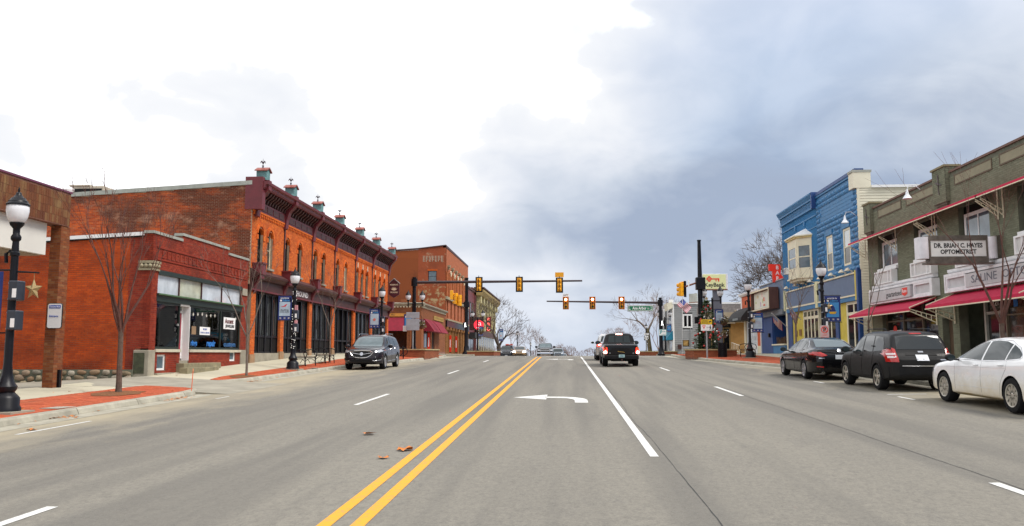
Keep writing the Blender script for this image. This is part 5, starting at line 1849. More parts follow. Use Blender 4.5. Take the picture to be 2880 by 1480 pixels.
def build_blue_metal():
 t = empty('blue_metal_front_building', (15.2, 47.2, 1.5), 'two storey blue pressed metal front building with cream clapboard side', 'building', world_coords=True)
 f = RF
 y0, y1 = 43.75, 50.75
 wins = [(48.05, 49.1), (45.1, 46.2)]
 holes = [(a, c, 6.42, 8.42) for a, c in wins]
 wall_with_holes('wall', M['blue'], t, f, y0, y1, 5.95, 11.1, holes, -.3, 0)
 bx('top_cornice', M['blue_d'], t, f, y0 - .05, y1, -.35, .12, 11.1, 11.28)
 bx('top_moulding', M['blue'], t, f, y0, y1, .0, .08, 10.98, 11.1)
 # pressed rock faced blocks
 bw, bh = .58, .285
 bmq = bmesh.new()
 vs = []
 for (s, d) in ((1, 0), (.86, .05)):
  for a, c in ((-1, -1), (1, -1), (1, 1), (-1, 1)):
   vs.append(bmq.verts.new((-d, a * (bw / 2 - .012) * (1 if d == 0 else .93), c * (bh / 2 - .012) * (1 if d == 0 else .62))))
 mid = [bmq.verts.new((-.085, x, .01)) for x in (-.12, .1)]
 for k in range(4):
  bmq.faces.new((vs[k], vs[(k + 1) % 4], vs[4 + (k + 1) % 4], vs[4 + k]))
 bmq.faces.new((vs[4], vs[5], mid[1], mid[0]))
 bmq.faces.new((vs[6], vs[7], mid[0], mid[1]))
 bmq.faces.new((vs[5], vs[6], mid[1]))
 bmq.faces.new((vs[7], vs[4], mid[0]))
 bmesh.ops.recalc_face_normals(bmq, faces=bmq.faces[:])
 for q in bmq.faces:
  if q.normal.x > .2:
   q.normal_flip()
 me = bpy.data.meshes.new('pressed_block')
 bmq.to_mesh(me)
 bmq.free()
 me.materials.append(M['blue'])
 rows = int((10.95 - 5.98) / bh)
 for r_ in range(rows):
  z = 5.98 + bh * (r_ + .5)
  off = bw / 2 if r_ % 2 else 0
  u = y0 + .02 + bw / 2 - off
  while u < y1 + bw / 2:
   a, c = max(u - bw / 2, y0 + .02), min(u + bw / 2, y1 - .02)
   flat = (44.05 < a + .1 and c - .1 < 50.25 and 9.42 < z < 10.25) and not (a < 44.2 or c > 50.2)
   blocked = any(a < h[1] + .02 and c > h[0] - .02 and z + bh / 2 > h[2] - .02 and z - bh / 2 < h[3] + .38 for h in holes)
   if c - a > .12 and not flat and not blocked:
    o = link('pressed_block', me, t, loc=(15.2, (a + c) / 2, z))
    o.scale = (1, (c - a) / bw, 1)
   u += bw
 fl = B(f)
 for k in range(4):
  z = 9.45 + k * .2
  fl.box(44.3, 50.1, .0, .012, z + .012, z + .188)
 fl.build('smooth_panel', M['blue'], t)
 for a, c in wins:
  window(t, f, a, c, 6.42, 8.42, .0, M['offwhite'], M['glassw'], fw=.11, ft=.12, nv=2, bar=.07, low=mat('darker_lower_glass', (.09, .09, .075), .2))  # upper panes: whitish reflection put into the glass colour; lower panes darker
  bx('lintel', M['blue'], t, f, a - .12, c + .12, .0, .07, 8.44, 8.74)
 # side: cream clapboards, each its own board, up to a corner block
 g = FF(43.75)
 bx('corner_block', M['cream'], t, XYZ, 15.0, 15.9, 43.7, 44.4, 10.25, 11.08)
 bx('block_cap', M['coping'], t, XYZ, 14.95, 15.95, 43.68, 44.42, 11.08, 11.2)
 n = 64
 for k in range(n):
  z = 1.0 + k * .145
  d = .02
  B(g).prism_u([(.0, z), (.03, z), (.008, z + .15), (.0, z + .15)], 15.22, 30).build('siding_board', M['cream'], t)
 bx('corner_board', M['cream'], t, g, 15.18, 15.3, -.1, .04, 6.0, 10.25)
 bx('eave', M['white'], t, XYZ, 15.9, 30, 43.6, 44.2, 10.25, 10.38)
 bx('building_body', M['blackm'], t, XYZ, 15.5, 30, 43.78, 50.7, 1.0, 10.3)
 # shop front
 sgm = M['blue_g']
 b = B(f).box(44.25, 50.7, .02, .10, 4.78, 5.82)
 s = b.build('sign_band', sgm, t)
 trim = B(f).box(44.15, 50.75, .02, .16, 5.84, 5.92).box(44.15, 50.75, .02, .16, 4.68, 4.76)
 trim.build('band_trim', M['offwhite'], t)
 bx('lower_fascia', M['blue'], t, f, 43.8, 50.8, .0, .12, 4.45, 4.68)
 bx('corner_post', M['yellow'], t, f, 44.0, 44.25, -.1, .17, 4.45, 6.0)
 bx('corner_pilaster', M['blue_d'], t, f, 43.75, 44.0, -.1, .18, 1.2, 6.1)
 bx('upper_wall', M['blue'], t, f, 43.78, 50.8, -.3, .0, 4.45, 5.95)
 bx('shop_back', M['blackm'], t, f, 43.8, 50.8, -.5, -.3, 1.2, 4.45)
 bx('yellow_wall', M['yellow'], t, f, 46.25, 47.45, -.3, -.04, 1.2, 4.45)
 bx('pilaster', M['blue_d'], t, f, 47.45, 47.95, -.3, .05, 1.2, 4.45)
 b = window(t, f, 43.98, 46.25, 1.6, 4.45, -.02, M['offwhite'], M['glass'], fw=.16, ft=.2, nu=2, vsplit=[3.8], bar=.16, name='shop_window')
 b = window(t, f, 47.95, 50.8, 1.6, 4.45, -.02, M['offwhite'], M['glass'], fw=.14, ft=.2, nu=3, vsplit=[3.8], bar=.14, name='shop_window')
 bx('stall_riser', M['blue_d'], t, f, 43.98, 50.8, -.3, -.02, 1.2, 1.6)
 for u in (44.9, 45.9, 47.7, 49.8):
  b = B(f).box(u - .05, u + .05, .02, .1, 5.98, 6.06).tube([(u, .06, 6.03), (u, .28, 6.12)], .02, 5)
  b.lathe([(.03, .1), (.13, -.04), (.14, -.06)], (u - .08, .28, 6.1), 8).lathe([(.03, .1), (.13, -.04), (.14, -.06)], (u + .12, .28, 6.1), 8)
  b.build('twin_spotlight', mat('lamp_cream', (.70, .62, .48), .4), t)
 b = B(f)
 u, fz = 44.05, 8.95
 b.tube([(u, .02, fz - .1), (u, .25, fz + .1), (u, .5, fz + .08), (u, .58, fz - .1)], .018, 6)
 b.lathe([(.02, 0), (.04, -.04), (.07, -.22), (.18, -.38), (.2, -.41)], (u, .58, fz - .08), 14)
 b.build('gooseneck_lamp', mat('lamp_white', (.72, .75, .80), .4), t, smooth=True)


build_blue_metal()


def build_blue_brick():
 t = empty('blue_brick_building', (15.2, 55, 1.6), 'two storey blue painted brick building with cream oriel window', 'building', world_coords=True)
 f = RF
 y0, y1 = 50.8, 58.9
 hole = [(56.3, 57.05, 6.5, 8.3), (52.0, 55.4, 6.4, 8.9)]
 wall_with_holes('wall', mat('blue_mortar', (.04, .15, .37), .7), t, f, y0, y1, 5.85, 11.2, hole, -.3, 0)
 bricks(t, f, y0, y1, 5.9, 10.45, hole, M['brick_b'], bl=.22, bh=.08, joint=.014, proud=.008, seed=91)
 c = B(f)
 c.prism_u([(-.3, 11.1), (.22, 11.1), (.28, 11.2), (.34, 11.3), (.34, 11.38), (-.3, 11.42)], y0 + .1, y1)
 c.box(y0, y1, .0, .14, 10.46, 10.56).box(y0, y1, .0, .2, 10.98, 11.1).box(y0, y1, .0, .06, 9.98, 10.06).box(y0, y1, .0, .04, 9.3, 9.35)
 c.build('cornice', M['blue'], t)
 lat = B(f)
 for k in range(38):
  u = y0 + .1 + k * .21
  lat.box(u, u + .11, .0, .12, 10.56, 10.76).box(u + .1, u + .21, .0, .12, 10.77, 10.97)
 lat.build('lattice_band', M['blue'], t, kind='stuff')
 bx('cornice_end', M['blue_d'], t, f, y0 - .06, y0 + .12, -.2, .3, 10.4, 11.4)
 for u in (55.3, 53.2):
  bx('cornice_drop', M['blue'], t, f, u - .1, u + .1, .0, .1, 9.7, 10.0)
 # arched window
 window(t, f, 56.3, 57.05, 6.5, 8.3, -.03, M['offwhite'], M['glassb'], fw=.09, vsplit=[7.2, 7.75], bar=.12)
 B(f).prism([(56.22, 8.3), (57.13, 8.3)] + arc((56.675, 8.3), .455, 0, 180, 8), .0, .09).build('arch_hood', M['blue_d'], t)
 # oriel
 crm = M['offwhite']
 uo, ui, dd = (52.0, 55.4), (52.75, 54.75), .75

 def ring(v0, v1, g, name, m=crm):
  b = B(f)
  P = [(uo[0] - g, .0), (ui[0] - g * .6, dd + g), (ui[1] + g * .6, dd + g), (uo[1] + g, .0)]
  i = len(b.v)
  b.v += [f(u, d, v0) for u, d in P] + [f(u, d, v1) for u, d in P]
  b.f += [(0, 1, 2, 3), (7, 6, 5, 4), (0, 4, 5, 1), (1, 5, 6, 2), (2, 6, 7, 3), (3, 7, 4, 0)]
  return b.build(name, m, t)
 ring(6.42, 6.85, 0, 'oriel_apron')
 ring(6.34, 6.42, .08, 'oriel_base')
 ring(6.2, 6.34, -.06, 'oriel_base')
 ring(8.5, 8.85, 0, 'oriel_head')
 ring(8.85, 8.95, .1, 'oriel_cornice', mat('cream_gold', (.62, .48, .20), .5))
 ring(8.95, 9.02, .18, 'oriel_cornice')
 b = B(f)
 P = [(uo[0] - .18, .0), (ui[0] - .1, dd + .18), (ui[1] + .1, dd + .18), (uo[1] + .18, .0)]
 b.v = [f(u, d, 9.02) for u, d in P] + [f(53.2, .0, 9.55), f(54.2, .0, 9.55)]
 b.f = [(0, 1, 4), (1, 2, 5, 4), (2, 3, 5), (0, 4, 5, 3), (3, 2, 1, 0)]
 b.build('oriel_roof', M['white'], t)
 for (ua, da), (ub, db) in (((uo[0], 0), (ui[0], dd)), ((ui[0], dd), (ui[1], dd)), ((ui[1], dd), (uo[1], 0))):
  L_ = math.hypot(ub - ua, db - da)
  pa, pb = Vector(f(ua, da, 0)), Vector(f(ub, db, 0))
  r = (pb - pa).normalized()
  nrm = Vector((-1, 0, 0)) if abs(db - da) < .01 else Vector((r.y, -r.x, 0))
  if nrm.x > 0:
   nrm = -nrm
  ff = Fr(pa, r, nrm)
  window(t, ff, .02, L_ - .02, 6.85, 8.5, .0, crm, M['glassb'], fw=.2 if L_ > 1.5 else .14, ft=.14, nv=2, bar=.07)
 ac = B(f).box(54.6, 55.15, .5, .95, 6.8, 7.2)
 a = ac.build('air_conditioner', M['white'], t, bevel=.015)
 B(f).box(54.65, 55.1, .951, .96, 6.86, 7.14).build('grille', M['greyp'], a)
 # shop front
 bx('upper_wall', M['blue'], t, f, y0, y1, -.3, .0, 4.6, 5.85)
 bx('sign_band', M['blue_g'], t, f, 51.45, 57.85, .0, .09, 4.78, 5.8)
 tr = B(f).box(51.35, 57.95, .0, .15, 5.8, 5.88).box(51.35, 57.95, .0, .15, 4.68, 4.78).box(57.85, 57.95, .0, .14, 4.78, 5.8).box(51.35, 51.45, .0, .14, 4.78, 5.8)
 tr.build('band_trim', M['offwhite'], t)
 bx('lower_fascia', M['blue'], t, f, y0 + .2, 58, .0, .12, 4.42, 4.68)
 pc = mat('pale_yellow_post', (.62, .60, .36), .6)
 bx('corner_post', pc, t, f, 58.35, 58.65, -.1, .12, 4.6, 6.0)
 bx('corner_post', pc, t, f, 50.85, 51.3, -.1, .14, 4.42, 6.0)
 bx('shop_back', M['blackm'], t, f, y0, y1, -.5, -.32, 1.4, 4.6)
 bx('door_post', M['offwhite'], t, f, 58.15, 58.38, -.3, .06, 1.5, 4.6)
 bx('pilaster', M['blue_d'], t, f, 57.1, 58.15, -.3, .0, 1.5, 4.6)
 bx('yellow_wall', M['yellow'], t, f, 54.5, 57.1, -.3, -.05, 1.5, 4.42)
 for k, (u, v) in enumerate(((56.3, 3.0), (55.3, 3.05), (56.2, 2.3), (55.2, 2.35))):
  bx('plaque', mat('brown_plaque', (.22, .11, .03), .5, var=.5, scale=12), t, f, u - .26, u + .26, -.05, -.01, v - .2, v + .2)
 window(t, f, 51.3, 54.5, 1.9, 4.42, -.02, M['offwhite'], M['glass'], fw=.12, ft=.22, nu=4, vsplit=[3.92], bar=.17, name='shop_window')
 bx('stall_riser', M['blue_d'], t, f, 51.3, 54.5, -.3, -.02, 1.4, 1.9)
 bx('building_body', M['blackm'], t, XYZ, 15.55, 30, y0 + .1, y1 - .1, 1.0, 10.8)
 bx('end_wall', M['blue'], t, XYZ, 15.3, 30, y1 - .1, y1, 6.0, 11)
 for u in (51.8, 53.3, 55.0, 57.2):
  b = B(f).box(u - .05, u + .05, .02, .1, 5.98, 6.06).tube([(u, .06, 6.03), (u, .28, 6.12)], .02, 5)
  b.lathe([(.03, .1), (.13, -.04), (.14, -.06)], (u - .08, .28, 6.1), 8).lathe([(.03, .1), (.13, -.04), (.14, -.06)], (u + .12, .28, 6.1), 8)
  b.build('twin_spotlight', mat('lamp_cream', (.70, .62, .48), .4), t)


build_blue_brick()


def build_bar():
 t = empty('blue_bar', (15.2, 62, 1.65), 'single storey dark blue bar with a lit poster board over the entry', 'bar', world_coords=True)
 f = RF
 y0, y1 = 58.95, 66.0
 bx('upper_wall', M['blue_g'], t, f, y0, y1, -.4, .0, 4.4, 6.85)
 bx('parapet_cap', M['greyp'], t, f, y0, y1, -.45, .06, 6.85, 6.92)
 bx('band', mat('slate_band', (.14, .17, .20), .6), t, f, y0, y1, .0, .14, 4.42, 4.78)
 wall = bx('front_wall', M['blue_d'], t, f, 62.6, y1, -.4, -.02, 1.4, 4.42)
 bx('recess_wall', M['blue_d'], t, f, y0, 62.6, -2.0, -1.8, 1.4, 4.42)
 bx('recess_side', M['blue_d'], t, XYZ, 15.3, 17.1, 62.45, 62.6, 1.4, 4.42)
 lw = bx('low_wall', M['blue'], t, f, y0 + .02, 62.45, -.3, .0, 1.4, 2.28)
 bx('ledge', M['offwhite'], t, f, y0 + .02, 62.55, -.36, .08, 2.28, 2.38)
 window(t, f, 59.2, 60.6, 2.5, 4.0, -1.75, M['blue'], M['glass'], fw=.1)
 bx('wall_box', M['black'], t, f, 63.2, 63.45, .0, .12, 2.9, 3.2)
 b = B(f)
 rg = random.Random(3)
 for k in range(60):
  u, d = rg.uniform(59.1, 61.6), rg.uniform(-.3, 0)
  b.tube([(u, d, 2.38), (u + rg.uniform(-.15, .15), d, 2.5 + rg.uniform(.1, .4))], .02, 4)
 b.build('window_plants', mat('dry_plants', (.10, .055, .03), .8, var=.5, scale=8), t, kind='stuff')
 # poster board
 b = B(f)
 b.box(60.1, 65.9, .08, .75, 6.3, 6.4).box(60.1, 65.9, .08, .75, 4.9, 5.0).box(60.1, 60.35, .08, .75, 5.0, 6.3).box(65.8, 65.9, .08, .75, 5.0, 6.3).box(60.35, 65.8, .08, .5, 5.0, 6.3)
 m = b.build('poster_board', mat('bronze_case', (.10, .04, .03), .5), t)
 trim = B(f).box(60.12, 65.88, .75, .79, 6.3, 6.4).box(60.12, 65.88, .75, .79, 4.9, 4.98).box(60.12, 60.22, .75, .79, 4.98, 6.3)
 trim.build('case_trim', M['offwhite'], m)
 bx('poster_panel', mat('poster_white', (.66, .68, .58), .5, var=.1, scale=1.2), m, f, 60.4, 65.75, .5, .53, 5.02, 6.28)
 rg = random.Random(9)
 for k in range(9):
  u, v = rg.uniform(60.7, 65.2), rg.uniform(5.15, 5.95)
  c = rg.choice([(.6, .12, .08), (.45, .55, .2), (.6, .5, .3), (.5, .4, .55), (.7, .45, .4)])
  bx('printed_patch', mat('print_%d' % k, c, .6, var=.3, scale=5), m, f, u, u + rg.uniform(.2, .55), .53, .534 + k * .001, v, v + rg.uniform(.12, .35))
 bx('bar_body', M['blackm'], t, XYZ, 17.4, 30, y0, y1, 1, 6.6)
 bx('roof', M['roof'], t, XYZ, 15.5, 30, y0, y1, 6.4, 6.6)
 # BAR sign
 s = empty('bar_sign', (15.25, 61, 6.9), 'red arrow shaped bar sign with white letters standing on the roof edge', 'sign', world_coords=True)
 g = FF(61.0)
 pts = [(14.77, 8.1), (15.5, 8.08), (15.58, 7.95), (15.54, 7.4), (15.8, 7.0), (15.6, 6.86), (15.05, 6.82), (15.0, 7.62), (14.77, 7.66)]
 B(g).prism(pts, -.28, 0).build('sign_case', M['redx'], s, bevel=.02)
 for k, ch in enumerate('BAR'):
  text(ch, g, 15.32, .002, 7.85 - k * .38, .36, mat('pinkish_white', (.80, .55, .55), .4), s, bold=.012)
 bx('post', M['black'], s, g, 15.25, 15.33, -.2, -.1, 6.5, 6.85)


build_bar()


def build_orange():
 t = empty('orange_shop', (15.2, 69.5, 1.7), 'small orange panelled shop with white trim and black awning', 'shop', world_coords=True)
 f = RF
 y0, y1 = 66.05, 73.1
 B(f).prism([(y0, 4.4), (y1, 4.4), (y1, 6.45), (y0, 6.55)], -.3, 0).build('wall', M['orange_p'], t)
 B(f).prism_u([(-.3, 6.5), (.1, 6.5), (.22, 6.62), (.24, 6.75), (-.3, 6.8)], y0, y1).build('cornice', M['white'], t)
 bx('corner_trim', M['white'], t, f, y1 - .4, y1, -.2, .04, 4.4, 6.5)
 bx('lower_moulding', M['offwhite'], t, f, y0, y1, .0, .1, 4.45, 4.6)
 bx('orange_panel', M['orange_p'], t, f, y0 + .15, 67.3, -.2, .0, 2.3, 4.4)
 bx('panel_base', M['offwhite'], t, f, y0 + .15, 67.3, -.2, .02, 1.6, 2.3)
 bx('end_trim', M['white'], t, f, y0, y0 + .15, -.2, .04, 1.6, 4.45)
 window(t, f, 67.4, 71.2, 2.2, 4.4, .0, M['white'], M['glassw'], fw=.14, nu=2, name='shop_window')
 bx('stall_riser', M['white'], t, f, 67.4, 71.2, -.2, .02, 1.6, 2.2)
 bx('door_post', M['offwhite'], t, f, 71.3, 72.0, -.2, .05, 1.6, 4.4)
 bx('doorway', M['blackm'], t, f, 72.0, 73.0, -.4, -.3, 1.6, 4.4)
 b = B(f)
 b.prism_u([(.03, 4.4), (.03, 5.5), (.3, 5.45), (.8, 5.1), (1.2, 4.6), (1.25, 4.35), (1.22, 4.35), (.03, 4.42)], 67.4, 73.1)
 b.build('awning', M['awn_b'], t)
 bx('awning_print', mat('awning_print', (.20, .24, .25), .7), t, f, 68.6, 70.6, 1.232, 1.262, 4.38, 4.56)
 bx('shop_body', M['blackm'], t, XYZ, 15.55, 28, y0, y1, 1, 6.4)
 bx('wall_lamp', M['white'], t, f, 72.6, 73.0, .04, .4, 5.2, 5.5)


build_orange()


def build_bank():
 t = empty('bank_building', (16, 79, 1.7), 'low beige bank with grey mansard roof and glazed entrance behind the christmas tree', 'bank', world_coords=True)
 g = FF(80.0)
 be = mat('beige_stucco', (.40, .33, .24), .8, var=.08)
 tan = mat('tan_stucco', (.40, .22, .07), .8, var=.12)
 bx('wall', tan, t, g, 15.6, 17.2, -6, 0, 1.2, 4.6)
 bx('fascia', be, t, g, 13.6, 15.95, -6, .5, 4.5, 5.55)
 bx('fascia_return', be, t, XYZ, 15.9, 17.3, 78.6, 80.5, 4.6, 5.75, bevel=.03)
 B(g).prism_u([(.5, 5.55), (.3, 6.3), (-6, 6.3), (-6, 5.55)], 13.4, 18).build('mansard_roof', mat('grey_shingle', (.20, .18, .17), .85, var=.25, scale=6), t)
 bx('entrance_beam', M['blackm'], t, g, 13.8, 15.6, -1, .05, 4.15, 4.5)
 window(t, g, 13.8, 15.6, 1.4, 4.15, -.2, mat('brass_frame', (.30, .20, .08), .5), M['glass'], fw=.12, nu=3, vsplit=[3.5], name='entrance')
 bx('ceiling_light', mat('warm_tube', (1, .85, .4), emit=(1, .8, .35), estr=1.2), t, g, 14.0, 15.2, -.19, -.17, 3.66, 3.72)
 bx('bank_body', M['blackm'], t, g, 13.8, 26, -8, -.6, 1.2, 5.6)
 # ramp railing
 r = empty('ramp_railing', (13.6, 68, 1.7), 'white metal ramp railing beside the tan bank wall', 'railing', world_coords=True)
 b = B()
 for z0 in (.0, .55):
  b.tube([(13.8, 70.5, 2.05 + z0), (13.5, 66, 1.78 + z0)], .03, 6)
 b.build('rail', M['cream'], r)
 for k in range(6):
  s = k / 5
  p = (13.8 - .3 * s, 70.5 - 4.5 * s)
  B().tube([(p[0], p[1], 1.6), (p[0], p[1], 2.6 - .27 * s)], .025, 6).build('post', M['cream'], r)
 # pylon sign
 k = empty('key_bank_sign', (12.65, 70, 1.7), 'pale yellow bank pylon sign with a red key on a grey post', 'sign', world_coords=True)
 h = FF(70.0)
 bx('sign_case', mat('case_white', (.70, .70, .74), .4), k, h, 11.45, 13.52, -.5, -.01, 7.0, 8.28, bevel=.02)
 bx('sign_panel', mat('panel_lime', (.72, .76, .40), .4, var=.03), k, h, 11.47, 13.36, -.02, .01, 7.03, 8.25)
 bx('underside', mat('rust_edge', (.3, .12, .05), .6), k, h, 11.5, 13.5, -.48, -.03, 6.94, 7.0)
 text('KeyBank', h, 12.42, .01, 7.36, .46, M['ink'], k, squeeze_to=1.62, bold=.010)
 rk = M['redx']
 key = B(h)
 cx, cz = 12.0, 7.86
 for dx, dz in ((-.12, 0), (.09, 0), (0, .12), (0, -.12)):
  o_ = arc((cx + dx, cz + dz), .12, 0, 360, 12)[:-1]
  i_ = arc((cx + dx * .55, cz + dz * .55), .065, 0, 360, 12)[:-1]
  for q in range(12):
   key.prism([o_[q], o_[(q + 1) % 12], i_[(q + 1) % 12], i_[q]], .010, .020 + .001 * (abs(dx) > 0))
 key.box(cx + .2, cx + .82, .010, .022, 7.82, 7.91).box(cx + .52, cx + .60, .010, .0205, 7.66, 7.82).box(cx + .72, cx + .82, .010, .0205, 7.64, 7.82)
 key.build('key_emblem', rk, k)
 bx('post', mat('slate_post', (.10, .11, .14), .5), k, h, 12.3, 13.0, -.4, -.1, 1.6, 6.94)


build_bank()


def build_grey_house():
 t = empty('grey_sided_house', (13, 98, 1.7), 'two storey grey clapboard corner house with teal awning', 'house', world_coords=True)
 y = 96.0
 g = FF(y)
 bx('house_body', mat('grey_shade_board', (.16, .165, .17), .8), t, XYZ, 12.45, 26, y + .12, 112, 1.0, 7.2)
 n = 24
 gs = mat('grey_siding', (.26, .265, .27), .65, var=.06)
 for k in range(n):
  z = 1.55 + k * .24
  holes = []
  segs = [(12.4, 26)]
  if 4.5 < z + .12 < 6.25:
   segs = [(12.4, 13.35), (14.45, 26)]
  if 2.5 < z + .12 < 3.3:
   segs = [(12.4, 13.3), (14.05, 26)]
  for a, c in segs:
   B(g).prism_u([(-.1, z), (.04, z), (.0, z + .245), (-.1, z + .245)], a, c).build('siding_board', gs, t)
 bx('eave', M['white'], t, g, 12.2, 26.2, -.4, .12, 7.3, 7.5)
 bx('corner_board', M['white'], t, g, 12.25, 12.4, -.2, .07, 1.5, 7.3)
 cr = B(g)
 cr.prism([(11.75, 6.6), (12.3, 6.9), (12.3, 7.55), (11.6, 7.4)], -3, .1)
 cr.build('cornice_return', M['cream'], t)
 bx('chimney', M['white'], t, g, 11.95, 12.4, -1.2, -.3, 7.5, 7.85)
 window(t, g, 13.35, 14.45, 4.6, 6.15, .05, M['white'], M['glass'], fw=.16, nu=2, bar=.14)
 window(t, g, 13.32, 14.02, 2.52, 3.28, .03, M['blackm'], mat('warm_glass', (.35, .22, .08), .2, var=.5, scale=4), fw=.06)
 f = Fr((12.3, 0, 0), (0, 1, 0), (-1, 0, 0))
 for k in range(4):
  bx('front_post', M['white'], t, f, 96.2 + k * 4, 96.6 + k * 4, -.1, .1, 1.5, 7.2)
 window(t, f, 97, 100, 4.6, 6.3, .05, M['white'], M['glass'], nu=2)
 window(t, f, 96.9, 99.8, 1.7, 3.4, .05, M['white'], M['glass'], nu=2, name='door')
 b = B(f)
 b.prism_u([(.02, 3.25), (.02, 4.25), (.1, 4.25), (.85, 3.3), (.85, 3.22)], y, y + 6)
 b.build('awning', M['awn_t'], t)
 bx('utility_box', M['maroon_d'], t, g, 12.75, 13.15, .04, .25, 2.2, 2.7)
 bx('wall_pipe', M['galv'], t, g, 14.2, 14.26, .04, .1, 2.5, 4.6)


build_grey_house()


def far_scale(o, s):
 """The far block stands a little farther off: the whole thing grows with its distance."""
 c = Vector((0, 0, 1.69))
 o.location = c + (Vector(o.location) - c) * s
 o.scale = (s, s, s)


bpy.context.view_layer.update()
for o in list(col.objects):
 if o.parent is None and o.type == 'EMPTY' and o.name.split('.')[0] in ('corner_shop', 'three_storey_block', 'cream_columned_building', 'dark_red_house', 'red_banner'):
  far_scale(o, 15 / 14)
# ================================================================== STREET FURNITURE
def copy_tree(o, parent=None):
 c = o.copy()
 col.objects.link(c)
 c.parent = parent
 for ch in list(o.children):
  copy_tree(ch, c)
 return c


def lamp_proto():
 t = empty('street_lamp', (0, 0, 0), 'x', 'street lamp')
 b = B().lathe([(.30, -.05), (.30, .10), (.27, .14), (.27, .30), (.22, .36), (.16, .42), (.20, .48), (.21, .54), (.14, .64), (.105, .80), (.10, .86)], (0, 0, 0), 16)
 b.build('base', M['black'], t, smooth=True)
 B().lathe([(.10, .86), (.085, 1.0), (.075, 3.3), (.095, 3.32), (.095, 3.38), (.075, 3.4), (.065, 3.62), (.10, 3.66), (.105, 3.72), (.07, 3.78), (.07, 3.9), (.13, 3.97), (.15, 4.02)], (0, 0, 0), 14).build('pole', M['black'], t, smooth=True)
 B().lathe([(.12, 4.02), (.16, 4.05), (.205, 4.16), (.225, 4.28), (.222, 4.36), (.20, 4.42)], (0, 0, 0), 18).build('globe', M['globe'], t, smooth=True)
 B().lathe([(.235, 4.40), (.235, 4.43), (.20, 4.46), (.19, 4.50), (.16, 4.52), (.14, 4.56), (.10, 4.58), (.06, 4.64), (.05, 4.68), (.02, 4.70), (.025, 4.74), (.001, 4.82)], (0, 0, 0), 16).build('cap', M['black'], t, smooth=True)
 B().box(-.4, .4, -.4, .4, -.06, .03).build('footing', M['plinth'], t)
 return t


LP = lamp_proto()
LGRP = 'black street lamps with frosted globes'
first = True


def place_lamp(x, y, label, z=None, h=4.7):
 global first
 o = LP if first else copy_tree(LP)
 first = False
 o.location = (x, y, side(x, y) if z is None else z)
 s = h / 4.82
 o.scale = (s, s, s)
 tag(o, label, 'street lamp', LGRP)
 return o


l1 = place_lamp(-11.5, 16.7, 'tall black globe lamp by the left kerb with two dark boxes strapped on', h=4.72)
for v in (2.35, 1.72):
 b = B().box(-.02, .2, -.13, .13, v, v + .42)
 c = b.build('strapped_box', mat('dark_box', (.025, .03, .045), .4), l1, bevel=.02)
 B().box(.08, .17, -.136, -.131, v + .06, v + .25).build('white_label', M['wink'], c)
 B().lathe([(.085, 0), (.085, .03)], (0, 0, v + .02), 12).lathe([(.085, 0), (.085, .03)], (0, 0, v + .36), 12).build('steel_strap', M['galv'], c)
b = B().tube([(0, 0, 3.3), (-.12, 0, 3.42), (-.2, 0, 3.36), (-.18, 0, 3.16)], .04, 6)
b.build('hook', M['black'], l1, smooth=True)
l2 = place_lamp(-12.38, 37.6, 'black globe lamp wound with fairy lights in front of the restaurant')
l3 = place_lamp(-11.55, 52.2, 'black globe lamp rising behind the parked dark suv')
l4 = place_lamp(10.75, 49.6, 'black globe lamp with a bench behind it in front of the orange shop')
l5 = place_lamp(11.35, 37.6, 'black globe lamp standing in front of the blue metal building')
place_lamp(-7.1, 125, 'far black globe lamp above the parked sedan with lit headlights', z=.95, h=4.2)
place_lamp(-6.95, 170, 'farthest black lamp seen left of the oncoming pickup', z=-.1, h=4.2)
place_lamp(10.1, 105, 'distant black lamp left of the parking sign post', z=1.3, h=4.2)
# fairy lights on the second lamp
b = B()
rg = random.Random(12)
for k in range(70):
 z = rg.uniform(.9, 3.7)
 a = rg.uniform(0, 6.28)
 b.ball((.10 * math.cos(a), .10 * math.sin(a), z), .013, 5, 3)
b.build('fairy_lights', mat('fairy_light', (.9, .9, .85), emit=(1, .95, .85), estr=.6), l2, kind='stuff')
b = B().box(.05, .16, -.10, .06, 2.0, 2.3).box(.05, .16, -.10, .06, 2.7, 3.0)
b.build('sticker_box', mat('pink_sticker', (.5, .22, .24), .5, var=.5, scale=15), l2)


def twin_lamp(x, y, z, h, half, label, mtl=None):
 t = empty('twin_street_lamp', (x, y, z), label, 'street lamp', 'twin headed street lamps')
 B().lathe([(.2, 0), (.2, .3), (.12, .5), (.08, .8), (.07, h), (.09, h + .02), (.03, h + .12)], (0, 0, 0), 12).build('pole', M['black'], t, smooth=True)
 B().tube([(-half, 0, h - .12), (half, 0, h - .12)], .04, 6).build('arm', M['black'], t)
 for s in (-1, 1):
  B().lathe([(.045, -.28), (.05, .12), (.12, .2), (.13, .24)], (s * half, 0, h - .05), 10).build('holder', M['black'], t, smooth=True)
  B().lathe([(.12, .24), (.2, .38), (.22, .5), (.2, .62)], (s * half, 0, h - .05), 14).build('globe', M['globe'], t, smooth=True)
  B().lathe([(.235, .6), (.2, .68), (.1, .8), (.04, .9), (.001, 1.02)], (s * half, 0, h - .05), 12).build('cap', M['black'], t, smooth=True)
 return t


twin_lamp(-11.55, 64, 1.5, 4.15, .55, 'twin globe lamp beside the signal mast at the near left corner')
twin_lamp(-9.6, 92, 1.6, 4.0, .58, 'twin globe lamp half hidden by the black signal pole at the far left corner')
twin_lamp(10.2, 58.5, 1.5, 3.95, .56, 'twin globe lamp above the christmas tree planter')
twin_lamp(10.4, 88, 1.55, 3.85, .56, 'twin globe lamp behind the mast with the parking sign')


